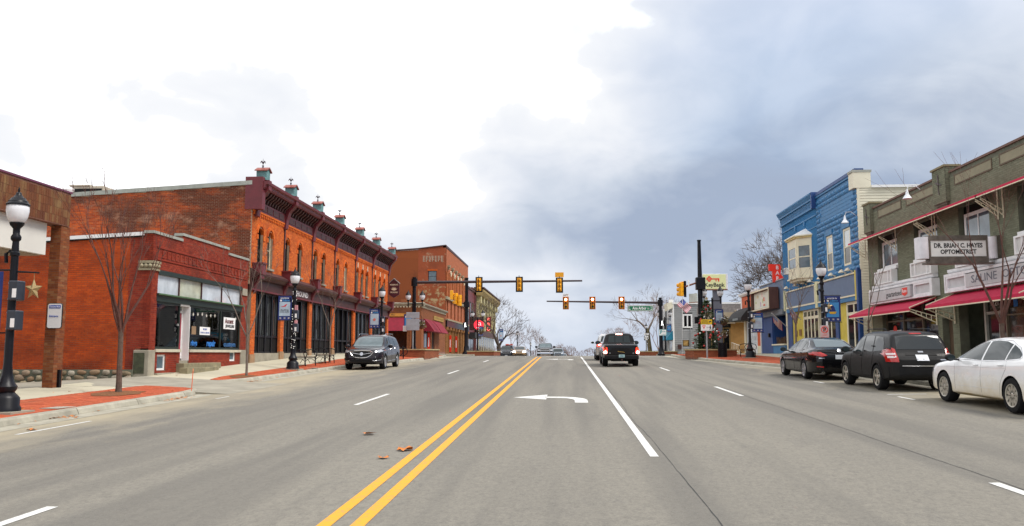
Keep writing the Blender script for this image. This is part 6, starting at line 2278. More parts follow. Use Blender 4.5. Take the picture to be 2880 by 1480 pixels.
# ------------------------------------------------------------------ banners and stars hung on the lamps
def banner(x0, x1, y, z0, z1, pole_x, label, art):
 t = empty('banner', ((x0 + x1) / 2, y, z0), label, 'banner', 'blue winter banners on the lamp posts', world_coords=True)
 g = FF(y - .02)
 w, h = x1 - x0, z1 - z0
 bx('cloth', M['ban'], t, g, x0, x1, -.02, -.0, z0, z1)
 for z in (z0 - .03, z1 + .03):
  B(g).tube([(pole_x, -.01, z), (x1 + .04 if pole_x < x0 + .1 else x0 - .04, -.01, z)], .018, 6).build('banner_arm', M['black'], t)
 bx('picture', {'sky': M['banc'], 'paper': M['banl']}[art[0]], t, g, x0 + w * .09, x1 - w * .11, .0, .006, z0 + h * .17, z1 - h * .25)
 text('WINTER IN', g, (x0 + x1) / 2 - w * .03, .002, z1 - h * .10, h * .085, M['wink'], t, squeeze_to=w * .62)
 text('Saline', g, (x0 + x1) / 2 + w * .08, .002, z1 - h * .19, h * .11, mat('cyan_print', (.08, .40, .75)), t, squeeze_to=w * .5)
 B(g).prism(arc((x0 + w * .2, z1 - h * .19), w * .08, 0, 360, 10)[:-1], .0, .006).build('snow_emblem', M['wink'], t)
 bits = B(g)
 for k in range(3):
  bits.box(x0 + w * (.12 + .31 * k), x0 + w * (.25 + .31 * k), .0, .006, z0 + h * .05, z0 + h * .11)
 bits.build('sponsor_print', mat('sponsor_print', (.45, .42, .45), .6, var=.6, scale=14), t, kind='stuff')
 cx, cz = x0 + w * .48, (z0 + z1) / 2 - h * .04
 if art[1] == 'bird':
  B(g).prism([(cx - w * .3, cz + h * .1), (cx - w * .05, cz + h * .13), (cx + w * .1, cz + h * .2), (cx + w * .2, cz + h * .19), (cx + w * .08, cz + h * .1), (cx - w * .1, cz + h * .08)], .006, .011).build('printed_bird', mat('bird_red', (.6, .08, .10)), t)
  text('dashing', g, cx, .006, cz - h * .04, h * .07, M['ink'], t, squeeze_to=w * .6)
  text('wild side', g, cx, .006, cz - h * .12, h * .07, M['ink'], t, squeeze_to=w * .66)
 elif art[1] == 'boat':
  bb = B(g)
  bb.prism([(cx - w * .26, cz - h * .08), (cx - w * .16, cz - h * .17), (cx + w * .16, cz - h * .17), (cx + w * .26, cz - h * .08)], .006, .011)
  bb.build('printed_boat', mat('boat_yellow', (.65, .36, .02)), t)
  B(g).prism([(cx - w * .2, cz - h * .07), (cx - w * .12, cz + h * .1), (cx, cz + h * .2), (cx + w * .12, cz + h * .1), (cx + w * .2, cz - h * .07)], .006, .011).build('printed_hill', M['ban'], t)
 elif art[1] == 'red':
  B(g).prism(arc((cx, cz - h * .02), w * .14, 0, 360, 8)[:-1], .006, .011).build('printed_figure', mat('figure_red', (.6, .16, .12)), t)
 elif art[1] == 'green':
  B(g).prism([(cx - w * .25, cz - h * .15), (cx, cz + h * .2), (cx + w * .25, cz - h * .15)], .006, .011).build('printed_tree', mat('print_green', (.12, .35, .2), var=.4), t)
 else:
  for k in range(3):
   bx('printed_line', mat('print_mauve', (.40, .33, .42)), t, g, cx - w * .25, cx + w * .25, .006, .010, cz - h * .05 + k * h * .06, cz - h * .03 + k * h * .06)
 return t


banner(-13.13, -12.5, 37.6, 3.22, 4.33, -12.38, 'blue winter banner with a red bird on the lamp before the restaurant', ('paper', 'bird'))
banner(-12.32, -11.66, 52.2, 3.3, 4.5, -11.55, 'blue winter banner with a red figure above the parked dark suv', ('paper', 'red'))
banner(10.9, 11.55, 49.6, 2.95, 4.05, 10.75, 'blue winter banner with a pale page in front of the orange shop', ('paper', 'page'))
banner(11.45, 12.12, 37.6, 3.1, 4.22, 11.35, 'blue winter banner with a yellow boat in front of the blue building', ('sky', 'boat'))
banner(-12.4, -11.75, 64, 3.65, 4.72, -11.55, 'blue winter banner with a green tree beside the near left signal mast', ('sky', 'green'))
banner(-12.32, -11.72, 16.7, 2.15, 3.4, -11.5, 'blue winter banner cut by the left picture edge on the nearest lamp', ('sky', 'page'))
banner(10.35, 10.9, 58.4, 3.8, 4.72, 10.2, 'blue winter banner between the christmas tree and the bank', ('paper', 'page'))
banner(10.6, 11.05, 87.9, 3.95, 4.75, 10.4, 'pale blue banner at the far right corner by the teal awning', ('sky', 'page'))
banner(-9.9, -9.4, 96, 3.7, 4.8, -9.95, 'small blue banner seen low on the far black signal pole', ('sky', 'red'))
banner(-7.9, -7.35, 100, 3.2, 4.6, -7.95, 'small banner under the round red neon sign', ('paper', 'red'))


def star(x, y, z, r, pole_x, label):
 t = empty('star_ornament', (x, y, z), label, 'ornament', 'hanging tinsel stars', world_coords=True)
 g = FF(y)
 pts = []
 for k in range(10):
  q = r if k % 2 == 0 else r * .45
  pts.append((x + q * math.sin(R(36 * k)), z + q * 1.15 * math.cos(R(36 * k))))
 b = B(g)
 i = len(b.v)
 b.v += [g(u, 0, v) for u, v in pts] + [g(x, .06, z), g(x, -.06, z)]
 for k in range(10):
  b.f += [(i + k, i + (k + 1) % 10, i + 10), (i + (k + 1) % 10, i + k, i + 11)]
 b.build('star', M['gold'], t)
 B(g).tube([(pole_x, 0, z + r * 1.9), (x + .1 * (1 if x > pole_x else -1), 0, z + r * 1.75)], .02, 6).build('arm', M['black'], t)
 B(g).tube([(x, 0, z + r), (x, 0, z + r * 1.78)], .006, 4).build('cord', M['gold'], t)
 return t


star(-11.05, 16.7, 3.02, .2, -11.5, 'tinsel star hanging from the nearest lamp on the left')
star(10.98, 49.5, 3.6, .17, 10.75, 'tinsel star beside the banner with the pale page')
star(11.6, 37.5, 3.75, .17, 11.35, 'tinsel star beside the banner with the yellow boat')


# ------------------------------------------------------------------ traffic signals
def signal_mesh(t, x, y, z, face, plate=True, lit=None, sc=1.0, cap=False, plain=False):
 """A three lamp head centred at x,z; face -1 shows its lenses towards -Y, +1 its back."""
 g = Fr((0, y, 0), (1, 0, 0), (0, face, 0))
 w, h = .17 * sc, .52 * sc
 if plate:
  bx('backplate', M['black'], t, g, x - .29 * sc, x + .29 * sc, .0, .02, z - .62 * sc, z + .62 * sc, bevel=.008)
 hs = B(g)
 for k in (-1, 0, 1):
  hs.box(x - w, x + w, -.16 * sc, .03, z + k * .345 * sc - .168 * sc, z + k * .345 * sc + .168 * sc)
 hs.build('housing', M['sigy'], t, bevel=.012)
 for k, nm in ((1, 'red'), (0, 'amber'), (-1, 'green')):
  cz = z + k * .345 * sc
  n = 12
  v = B(g)
  p = arc((x, cz), .145 * sc, -30, 210, n)
  q = arc((x, cz), .128 * sc, -30, 210, n)
  for j in range(n):
   i = len(v.v)
   v.v += [g(*a) for a in ((p[j][0], .02, p[j][1]), (p[j + 1][0], .02, p[j + 1][1]), (p[j + 1][0], .24 * sc, p[j + 1][1]), (p[j][0], .24 * sc, p[j][1]), (q[j][0], .02, q[j][1]), (q[j + 1][0], .02, q[j + 1][1]), (q[j + 1][0], .24 * sc, q[j + 1][1]), (q[j][0], .24 * sc, q[j][1]))]
   v.f += [(i, i + 1, i + 2, i + 3), (i + 7, i + 6, i + 5, i + 4), (i + 3, i + 2, i + 6, i + 7)]
  v.build('visor', M['sigy'] if not plain else M['sigy'], t)
  ml = {'red': mat('lens_red_lit', (1, .3, .2), emit=(1, .35, .22), estr=5) if lit == 'red' else mat('lens_red', (.16, .01, .01), .3),
              'amber': mat('lens_amber', (.26, .06, .01), .3), 'green': mat('lens_green', (.03, .07, .03), .3)}[nm]
  B(g).prism(arc((x, cz), .128 * sc, 0, 360, 14)[:-1], .03, .045).build('lens', ml, t)
 if plate and face > 0:
  # back of the housings seen through the plate, with the mounting strut
  bk = B(g)
  for k in (-1, 0, 1):
   for s in (-1, 1):
    bk.lathe([(.02, -.26 * sc), (.09 * sc, -.24 * sc), (.135 * sc, -.16 * sc)], (x + s * .0, 0, z + k * .345 * sc), 8, axis='y') if s < 0 else None
  bk.build('lamp_back', M['sigy'], t)
  bx('strut', M['black'], t, g, x - .022, x + .022, -.32 * sc, -.27 * sc, z - .62 * sc, z + .70 * sc)


def mast(x, y, z, top, label, arm_z0, arm_z1, arm_x, r0=.17):
 t = empty('signal_mast', (x, y, z), label, 'signal mast', 'black signal masts at the crossing', world_coords=True)
 B().lathe([(.38, -.1), (.38, .12), (.3, .2), (.26, .55), (.2, .7), (r0, .8), (r0 * .82, top - z - .1), (r0 * .95, top - z - .08), (r0 * .95, top - z)], (x, y, z), 14).build('pole', M['black'], t, smooth=True)
 mt = mat('mast_arm_paint', (.030, .014, .018), .4, spec=.6)
 B().tube([(x, y, arm_z0), (arm_x, y, arm_z1)], [.13, .07], 10).build('arm', mt, t, smooth=True)
 B().lathe([(r0 + .08, -.3), (r0 + .08, .3)], (x, y, arm_z0), 14).build('clamp', M['black'], t)
 return t


def sig(x, y, z, face, label, **k):
 t = empty('traffic_signal', (x, y, z), label, 'traffic light', k.pop('group', 'traffic signals at the crossing'), world_coords=True)
 signal_mesh(t, x, y, z, face, **k)
 return t


ymast = 66.0
mast(-12.0, ymast, 1.5, 7.78, 'black mast at the near left corner with a long arm over the road', 7.36, 7.42, 1.40)
for x, lb in ((-6.79, 'signal seen from behind on the near arm, leftmost of its three'), (-3.58, 'signal seen from behind in the middle of the near arm'), (-.40, 'signal seen from behind under a yellow panel at the end of the near arm')):
 s = sig(x, ymast - .05, 7.16 if x < -1 else 7.08, 1, lb, sc=.98)
 if x > -1:
  bx('yellow_panel', M['sigy'], s, FF(ymast), x - .34, x + .34, -.04, .0, 7.72, 8.1)
yf = 86.0
m = mast(9.75, yf, 1.55, 7.38, 'black mast at the far right corner whose arm carries the street name', 6.86, 7.06, -1.85, r0=.19)
for x, lb, pl in ((.12, 'red signal under the left turn plate on the far arm', 1), (2.84, 'red signal in the middle of the far arm', 0), (5.8, 'red signal nearest the street name sign on the far arm', 0)):
 s = sig(x, yf - .28, 6.84, -1, lb, lit='red', sc=1.05)
 for q in s.children:
  pass
 if pl:
  g = FF(yf - .3)
  bx('turn_plate', M['wink'], s, g, x - .33, x + .33, -.01, .02, 7.49, 7.82)
  text('LEFT', g, x, .02, 7.65, .22, M['ink'], s, squeeze_to=.5)
 b = B(FF(yf - .34))
 b.box(x - .31, x - .26, -.02, .02, 6.2, 7.48).box(x + .26, x + .31, -.02, .02, 6.2, 7.48).box(x - .26, x + .26, -.02, .02, 7.43, 7.48).box(x - .26, x + .26, -.02, .02, 6.2, 6.25)
 b.build('plate_border', mat('reflective_amber', (.75, .22, .02), .5), s)
# street name sign hanging from the far arm
t = empty('street_name_sign', (7.7, yf, 6.1), 'green Ann Arbor St street name sign hanging from the far signal arm', 'street sign', world_coords=True)
g = FF(yf - .1)
gr = mat('sign_green', (.004, .16, .07), .5, var=.05)
bx('plate', M['black'], t, g, 6.40, 9.06, -.03, -.01, 5.98, 6.62)
bx('white_border', M['wink'], t, g, 6.43, 9.03, -.01, .0, 6.01, 6.59)
bx('green_field', gr, t, g, 6.49, 8.97, .0, .006, 6.07, 6.53)
text('Ann Arbor', g, 7.62, .006, 6.30, .42, M['wink'], t, squeeze_to=1.42, bold=.012)
text('St', g, 8.52, .006, 6.26, .26, M['wink'], t, squeeze_to=.2)
text('S', g, 6.62, .006, 6.40, .2, M['wink'], t)
text('N', g, 8.82, .006, 6.40, .2, M['wink'], t)
for u, s_ in ((6.63, -1), (8.82, 1)):
 B(g).prism([(u + s_ * .1, 6.2), (u, 6.28), (u, 6.225), (u - s_ * .1, 6.225), (u - s_ * .1, 6.175), (u, 6.175), (u, 6.12)], .006, .012).build('arrow', M['wink'], t)
for u in (6.6, 8.85):
 B(g).tube([(u, -.05, 6.6), (u, -.08, 7.05)], .022, 5).build('hanger', M['galv'], t)
# far left black pole with yellow heads
yl = 90.0
t = empty('signal_pole', (-10.6, yl, 1.6), 'thick black signal pole at the far left corner with yellow heads', 'signal pole', world_coords=True)
B().lathe([(.42, 0), (.42, .15), (.3, .35), (.26, .8), (.2, 1.0), (.18, 8.15), (.2, 8.2), (.2, 8.3)], (-10.62, yl, 1.6), 14).build('pole', M['black'], t, smooth=True)
B().lathe([(.32, -.3), (.32, .3)], (-10.62, yl, 7.0), 14).build('clamp', M['black'], t)
B().tube([(-10.62, yl, 7.0), (-11.9, yl - .2, 7.35)], .08, 8).build('arm', mat('mast_arm_paint', (.030, .014, .018)), t)
for i, (x, z, lb) in enumerate(((-12.2, 8.05, 'yellow signal cabinet left of two yellow heads on the far left pole'), (-11.72, 7.62, 'yellow signal head in the middle of the far left pole cluster'), (-11.30, 7.42, 'yellow signal head next to the far left pole'))):
 o = empty('side_signal', (x, yl - .3, z), lb, 'traffic light', 'yellow side signals on the far left pole', world_coords=True)
 if i == 0:
  B().box(x - .17, x + .17, yl - .5, yl - .2, z - .55, z + .45).build('housing', M['sigy'], o, bevel=.03)
  B().tube([(x, yl - .3, z - .3), (-11.9, yl - .2, 7.35)], .03, 5).build('bracket', M['black'], o)
 else:
  fr_ = Fr((x, yl - .35, 0), (-.55, -.83, 0), (-.83, .55, 0))
  hs = B(fr_)
  for k in (-1, 0, 1):
   hs.box(-.19, .19, -.12, .12, z + k * .40 - .19, z + k * .40 + .19)
  hs.build('housing', M['sigy'], o, bevel=.015)
  for k in (-1, 0, 1):
   v = B(fr_)
   v.lathe([(.16, .1), (.17, .36)], (0, 0, z + k * .4 + .02), 12, axis='y')
   v.build('visor', M['sigy'], o)
  B().tube([(x, yl - .3, z), (-11.2, yl - .1, 7.1)], .03, 5).build('bracket', M['black'], o)
# tall black pole near right, with side signal
yr = 57.0
t = empty('tall_signal_pole', (9.15, yr, 1.5), 'tallest black pole on the right rising out of the planter', 'signal pole', world_coords=True)
B().lathe([(.22, 0), (.2, 1.0), (.16, 4.9), (.115, 7.78), (.14, 7.8), (.14, 7.88)], (9.15, yr, 1.5), 14).build('pole', M['black'], t, smooth=True)
bx('control_box', M['black'], t, XYZ, 8.86, 9.48, yr - .24, yr + .24, 5.98, 6.82, bevel=.03)
B().tube([(8.9, yr, 6.45), (8.15, yr + .1, 6.2)], .06, 8).build('arm', mat('rusty_arm', (.22, .07, .03), .6), t)
bx('strap_box', M['black'], t, XYZ, 8.72, 9.1, yr - .2, yr + .1, 3.7, 4.15, bevel=.02)
B().lathe([(.185, 0), (.185, .05)], (9.15, yr, 3.6), 12).lathe([(.185, 0), (.185, .05)], (9.15, yr, 4.25), 12).build('strap', M['galv'], t)
o = empty('side_signal', (8.0, yr, 6.0), 'pair of yellow signal heads beside the tall black pole above the flag', 'traffic light', world_coords=True)
for dx, dy, zz in ((-.12, 0, 6.0), (.10, .25, 6.12)):
 fr_ = Fr((8.0 + dx, yr + dy, 0), (.75, .66, 0), (-.66, .75, 0))
 hs = B(fr_)
 for k in (-1, 0, 1):
  hs.box(-.15, .15, -.1, .1, zz + k * .3 - .145, zz + k * .3 + .145)
 hs.build('housing', M['sigy'], o, bevel=.015)
 for k in (-1, 0, 1):
  B(fr_).lathe([(.125, .08), (.135, .3)], (0, 0, zz + k * .3 + .01), 12, axis='y').build('visor', M['sigy'], o)
bx('backplate', M['black'], o, Fr((8.24, yr, 0), (.75, .66, 0), (-.66, .75, 0)), -.12, .12, .12, .14, 5.5, 6.6)
bx('white_plate', M['wink'], o, XYZ, 8.33, 8.42, yr - .1, yr - .08, 6.15, 6.65)
o = empty('street_name_plate', (8.8, yr, 5.6), 'small street name plate seen end on under the control box of the tall pole', 'street sign', world_coords=True)
f_ = Fr((8.75, yr - .2, 0), (.55, -.83, 0), (-.83, -.55, 0))
bx('plate', mat('plate_white', (.6, .66, .62), .5), o, f_, -.55, .25, -.02, .02, 5.15, 5.72)
bx('lower_edge', mat('rust_edge', (.3, .12, .05)), o, f_, -.55, .25, -.025, .025, 5.1, 5.15)
B().tube([(8.85, yr, 5.75), (8.7, yr - .1, 5.68)], .02, 5).build('hanger', M['black'], o)


# ------------------------------------------------------------------ flags
def us_flag(name, P, label, pole=None, hang=False):
 """Stars and stripes; P(s,t) gives the cloth (s along the fly, t from top to foot)."""
 t = empty(name, P(0, 0), label, 'flag', 'stars and stripes flags', world_coords=True)
 rm, wm, bm_ = mat('flag_red', (.50, .02, .05), .8), mat('flag_white', (.72, .70, .74), .8), mat('flag_blue', (.03, .05, .28), .8)
 n = 14
 st = {0: B(), 1: B(), 2: B()}
 for k in range(13):
  b = st[k % 2]
  for j in range(n):
   if j / n < .4 and k < 7:
    continue
   s0, s1 = j / n, (j + 1) / n
   i = len(b.v)
   b.v += [P(s0, k / 13), P(s1, k / 13), P(s1, (k + 1) / 13), P(s0, (k + 1) / 13)]
   b.f.append((i, i + 1, i + 2, i + 3))
 b = st[2]
 for j in range(6):
  for k in range(7):
   s0, s1 = .4 * j / 6, .4 * (j + 1) / 6
   i = len(b.v)
   b.v += [P(s0, k / 13), P(s1, k / 13), P(s1, (k + 1) / 13), P(s0, (k + 1) / 13)]
   b.f.append((i, i + 1, i + 2, i + 3))
 st[0].build('red_stripes', rm, t, smooth=True)
 st[1].build('white_stripes', wm, t, smooth=True)
 st[2].build('blue_canton', bm_, t, smooth=True)
 d = B()
 for r_ in range(5):
  for c in range(6):
   q = Vector(P(.4 * (c + .5) / 6, 7 / 13 * (r_ + .5) / 5))
   d.ball((q.x, q.y - .012, q.z), .018, 5, 3)
 d.build('stars', wm, t, kind='stuff')
 if pole:
  B().tube(pole, .028, 6).build('flag_pole', mat('pole_white', (.6, .6, .6), .4), t)
 return t


def PF(s, t):
 a = Vector((11.75, 84, 7.15))
 u, v = Vector((.80, -.1, -.86)), Vector((-.72, .05, -.78))
 w = .07 * math.sin(s * 9 + t * 2)
 q = a + u * s * 1.05 + v * t * .78 * (1 - .1 * s) + Vector((0, w, w * .4))
 return (q.x, q.y, q.z)


us_flag('flag', PF, 'large american flag hanging on the white pole below the yellow signal heads', pole=[(11.6, 84, 1.6), (11.72, 84, 7.3)])


def small_flag(a, e, label):
 a, e = Vector(a), Vector(e)

 def P(s, t):
  q = a + Vector((.02, -.1, -.55)) * s + (e - a) * (t * .62) + Vector((0, .04 * math.sin(6 * t + 3 * s), -.12 * s * math.sin(3 * t)))
  return (q.x, q.y, q.z)
 us_flag('flag', P, label, pole=[tuple(a + (a - e) * .05), tuple(e)])


small_flag((13.9, 57.0, 4.35), (15.1, 57.9, 3.45), 'small american flag slanting over the bar entry')
small_flag((14.25, 54.0, 4.65), (15.1, 54.6, 3.85), 'small american flag slanting in front of the yellow wall')


# ------------------------------------------------------------------ signs on posts
def post(x, y, z, h, label, name='sign_post', r=.03, m=None):
 t = empty(name, (x, y, z), label, 'sign', world_coords=True)
 B().tube([(x, y, z - .05), (x, y, z + h)], r, 8).build('post', m or M['galv'], t)
 return t


t = post(8.62, 51.65, 1.42, 2.35, 'yield to pedestrians sign below a yellow turning vehicles plate before the planter', 'yield_sign', .05)
g = FF(51.58)
bx('yellow_plate', mat('sign_yellow', (.72, .46, .01), .5, var=.05), t, g, 8.27, 8.95, .0, .02, 3.46, 3.76)
text('TURNING', g, 8.5, .02, 3.67, .1, M['ink'], t, squeeze_to=.38)
text('VEHICLES', g, 8.5, .02, 3.55, .1, M['ink'], t, squeeze_to=.40)
B(g).prism([(8.76, 3.53), (8.79, 3.53), (8.79, 3.62), (8.84, 3.62), (8.84, 3.59), (8.91, 3.64), (8.84, 3.69), (8.84, 3.66), (8.76, 3.66)], .02, .026).build('turn_arrow_mark', M['ink'], t)
bx('white_plate', M['wink'], t, g, 8.27, 8.95, .0, .02, 3.08, 3.45)
B(g).prism([(8.34, 3.40), (8.56, 3.40), (8.45, 3.18)], .02, .026).build('yield_mark', M['redx'], t)
B(g).prism([(8.40, 3.365), (8.50, 3.365), (8.45, 3.27)], .026, .030).build('yield_mark_centre', M['wink'], t)
text('TO', g, 8.66, .02, 3.28, .08, M['ink'], t)
b = B(g)
b.prism(arc((8.835, 3.385), .025, 0, 360, 8)[:-1], .02, .026)
b.prism([(8.81, 3.35), (8.86, 3.35), (8.87, 3.23), (8.80, 3.23)], .021, .027).prism([(8.81, 3.25), (8.84, 3.25), (8.81, 3.13), (8.78, 3.13)], .02, .026).prism([(8.83, 3.25), (8.86, 3.25), (8.90, 3.13), (8.87, 3.13)], .0205, .0265)
b.prism([(8.81, 3.34), (8.82, 3.31), (8.76, 3.26), (8.75, 3.28)], .0215, .0275)
b.build('walking_mark', M['ink'], t, kind='stuff')

t = post(-10.93, 59.8, 1.42, 3.1, 'two grey sign backs on a steel post before the near left planter', 'sign_backs', .05)
bk = mat('sign_back_grey', (.38, .40, .44), .5, .3)
for z0, z1 in ((3.36, 4.2), (4.24, 4.66)):
 bx('sign_back', bk, t, FF(59.72), -11.42, -10.46, -.02, .0, z0, z1, bevel=.01)
bx('side_plate', M['wink'], t, FF(59.9), -11.68, -11.4, -.02, .0, 3.3, 3.7)

t = empty('no_parking_sign', (11.3, 37.4, 3.0), 'no parking sign with red circle strapped to the lamp before the blue building', 'sign', world_coords=True)
g = FF(37.42)
pk = mat('faded_pink_white', (.62, .48, .48), .5)
bx('plate', pk, t, g, 11.15, 11.53, .0, .015, 2.30, 2.92, bevel=.004)
ring = arc((11.34, 2.73), .15, 0, 360, 20)
rin = arc((11.34, 2.73), .12, 0, 360, 20)
b = B(g)
for k in range(20):
 b.prism([ring[k], ring[k + 1], rin[k + 1], rin[k]], .015, .021)
b.prism([(11.235, 2.82), (11.25, 2.84), (11.445, 2.64), (11.43, 2.62)], .022, .026)
b.build('red_circle', M['redx'], t)
text('P', g, 11.34, .015, 2.73, .24, M['ink'], t, bold=.008)
text('2 AM', g, 11.34, .015, 2.50, .09, M['redx'], t)
text('TO 6 AM', g, 11.34, .015, 2.39, .09, M['redx'], t, squeeze_to=.3)

t = empty('parking_sign', (9.7, 85.6, 3.4), 'white and teal parking arrow sign strapped to the far right mast', 'sign', world_coords=True)
g = FF(85.6)
bx('plate', mat('sign_teal', (.02, .28, .30), .5), t, g, 9.5, 10.28, .0, .02, 3.5, 4.14)
bx('white_field', M['wink'], t, g, 9.54, 10.24, .02, .026, 3.54, 4.10)
text('P', g, 9.74, .026, 3.84, .5, mat('sign_teal', (.02, .28, .30)), t, bold=.012)
B(g).prism([(9.93, 3.9), (10.0, 3.96), (10.0, 3.92), (10.1, 3.92), (10.1, 3.96), (10.18, 3.9), (10.1, 3.84), (10.1, 3.88), (10.0, 3.88), (10.0, 3.84)], .026, .032).build('arrow', mat('sign_teal', (.02, .28, .30)), t)
text('PARKING', g, 9.99, .026, 3.62, .09, mat('sign_teal', (.02, .28, .30)), t, squeeze_to=.4)

t = post(9.15, 95, 1.6, 2.3, 'us route 12 shield under a west plate beyond the crossing', 'route_marker', .04)
g = FF(94.9)
bx('plate', M['black'], t, g, 8.88, 9.42, .0, .02, 3.18, 3.7)
B(g).prism([(8.93, 3.62), (9.02, 3.67), (9.15, 3.63), (9.28, 3.67), (9.37, 3.62), (9.34, 3.52), (9.38, 3.38), (9.28, 3.25), (9.15, 3.2), (9.02, 3.25), (8.92, 3.38), (8.96, 3.52)], .02, .028).build('shield', M['wink'], t)
text('12', g, 9.15, .028, 3.42, .34, M['ink'], t, bold=.01)
bx('west_plate', M['wink'], t, g, 8.9, 9.4, .0, .02, 3.76, 3.98)
text('WEST', g, 9.15, .02, 3.87, .15, M['ink'], t, squeeze_to=.38)

# walk signals on the far masts
for x, y, z, lb in ((9.85, 85.5, 4.75, 'lit white walking figure signal on the far right mast'), (-10.7, 89.6, 4.75, 'lit white walking figure signal on the far left pole')):
 t = empty('walk_signal', (x, y, z), lb, 'walk signal', 'walking figure signals', world_coords=True)
 bx('case', M['black'], t, FF(y), x - .25, x + .25, -.2, .0, z - .25, z + .3, bevel=.02)
 b = B(FF(y))
 b.prism(arc((x, z + .2), .045, 0, 360, 8)[:-1], .0, .01).prism([(x - .06, z + .14), (x + .06, z + .14), (x + .05, z - .04), (x - .05, z - .04)], .0, .01).prism([(x - .05, z - .04), (x, z - .04), (x - .06, z - .22), (x - .1, z - .22)], .0, .01).prism([(x, z - .04), (x + .05, z - .04), (x + .12, z - .2), (x + .07, z - .22)], .0, .01)
 b.build('walking_figure', mat('lit_white', (1, 1, 1), emit=(1, 1, 1), estr=1.5), t, kind='stuff')

# projecting pub sign at the restaurant's far corner
t = empty('pub_sign', (-14.6, 70.9, 7.3), 'maroon pentagon pub sign with a cream plant emblem at the far end of the restaurant', 'sign', world_coords=True)
g = FF(70.9)
mr = mat('sign_maroon', (.07, .012, .022), .5)
B(g).prism([(-15.1, 6.75), (-14.66, 6.45), (-14.2, 6.75), (-14.2, 7.68), (-14.66, 8.08), (-15.1, 7.68)], -.12, 0).build('board', mr, t)
rim = [(-15.14, 7.68), (-14.66, 8.1), (-14.16, 7.68)]
b = B(g)
for (a, c) in zip(rim, rim[1:]):
 b.prism([a, c, (c[0], c[1] + .06), (a[0], a[1] + .06)], -.16, .04)
b.build('rim', M['greyp'], t)
cw = mat('cream_print', (.72, .66, .48), .5)
text("MURPHY'S", g, -14.65, .0, 7.58, .18, cw, t, squeeze_to=.72, bold=.004)
text('CROSSING', g, -14.65, .0, 6.93, .17, cw, t, squeeze_to=.66, bold=.004)
b = B(g)
for a in (-60, -32, 0, 32, 60):
 s_, c_ = math.sin(R(a)), math.cos(R(a))
 b.prism([(-14.65, 7.08), (-14.65 + s_ * .16 - c_ * .05, 7.1 + c_ * .16 + s_ * .05), (-14.65 + s_ * .32, 7.1 + c_ * .32), (-14.65 + s_ * .16 + c_ * .05, 7.1 + c_ * .16 - s_ * .05)], .0, .01 + .0005 * (a + 60) / 30)
b.build('plant_emblem', cw, t, kind='stuff')
bx('bracket', M['black'], t, g, -15.9, -15.1, -.09, -.03, 7.5, 7.58)
bx('bracket', M['black'], t, g, -15.9, -15.1, -.09, -.03, 6.85, 6.9)

# neon signs far left
t = empty('neon_sign', (-13, 118, 5.8), 'round red neon sign with the number 52 on a dark hanging board', 'sign', world_coords=True)
g = FF(118)
bx('board', mat('dark_red_board', (.06, .015, .015), .5), t, g, -13.5, -11.5, -.4, -.05, 5.0, 6.9)
B(g).prism(arc((-12.15, 5.75), .72, 0, 360, 20)[:-1], -.05, .0).build('red_disc', mat('neon_red', (.8, .03, .05), emit=(1, .03, .06), estr=.5), t)
text('52', g, -12.1, .0, 5.85, .6, mat('neon_white', (1, .8, .8), emit=(1, .8, .8), estr=.8), t)
bx('disc_print', mat('neon_white', (1, .8, .8)), t, g, -12.45, -11.85, .0, .02, 5.3, 5.42)
t = empty('barbecue_sign', (-10.8, 118, 5.8), 'narrow vertical red neon BBQ sign', 'sign', world_coords=True)
bx('board', mat('bbq_board', (.25, .01, .01), .5), t, g, -11.1, -10.45, -.3, -.02, 4.8, 6.9)
for k, ch in enumerate('BBQ'):
 text(ch, g, -10.78, -.02, 6.5 - k * .68, .62, mat('neon_red_letters', (1, .15, .12), emit=(1, .15, .12), estr=1.2), t)
bx('bracket', M['black'], t, g, -13.4, -11.1, -.2, -.1, 6.5, 6.6)


# ------------------------------------------------------------------ benches, bike rack, bin, stake
def bench_proto():
 t = empty('bench', (0, 0, 0), 'x', 'bench')
 for k in range(5):
  B().box(-.85, .85, -.24 + k * .1, -.17 + k * .1, .44, .47).build('slat', M['wood'], t)
 for s in (-1, 1):
  x = s * .82
  b = B()
  b.tube([(x, .28, 0), (x, .24, .45)], .025, 6).tube([(x, -.28, 0), (x, -.24, .45)], .025, 6)
  b.tube([(x, -.30, .44), (x, -.34, .6), (x, -.26, .74), (x, 0, .80), (x, .26, .74), (x, .34, .6), (x, .30, .44)], .022, 6)
  b.tube([(x, -.26, .2), (x, -.1, .34), (x, .1, .34), (x, .26, .2)], .016, 5)
  b.tube([(x, -.25, .40), (x, .25, .40)], .02, 5)
  b.build('end_frame', M['black'], t, smooth=True)
 b = B()
 b.tube([(-.82, 0, .40), (.82, 0, .40)], .018, 5)
 for s in (-1, 1):
  b.tube([(s * .8, 0, .14), (s * .4, 0, .32), (0, 0, .36)], .014, 5)
 b.build('brace', M['black'], t)
 return t


BP = bench_proto()
for k, (x, y, rz, lb) in enumerate(((-12.75, 40.6, 90, 'black iron backless bench just behind the lamp wound with fairy lights'), (-12.75, 44.0, 90, 'black iron backless bench farther along by the thin street tree'), (11.0, 51.4, 90, 'black iron backless bench behind the lamp in front of the orange shop'))):
 o = BP if k == 0 else copy_tree(BP)
 o.location = (x, y, side(x, y) + .01)
 o.rotation_euler = (0, 0, R(rz))
 tag(o, lb, 'bench', 'iron benches on the brick pavement')
# third bench carries bags
t = empty('bag', (11.05, 51.1, side(11, 51.1) + .48), 'pink bag lying on the bench in front of the orange shop', 'bag')
b = B().ball((0, 0, .14), .17, 10, 6, .8)
b.build('body', mat('pink_bag', (.45, .17, .14), .7), t, smooth=True)
B().tube([(-.08, 0, .24), (0, 0, .34), (.08, 0, .24)], .012, 5).build('handle', mat('pink_bag', (.45, .17, .14)), t)

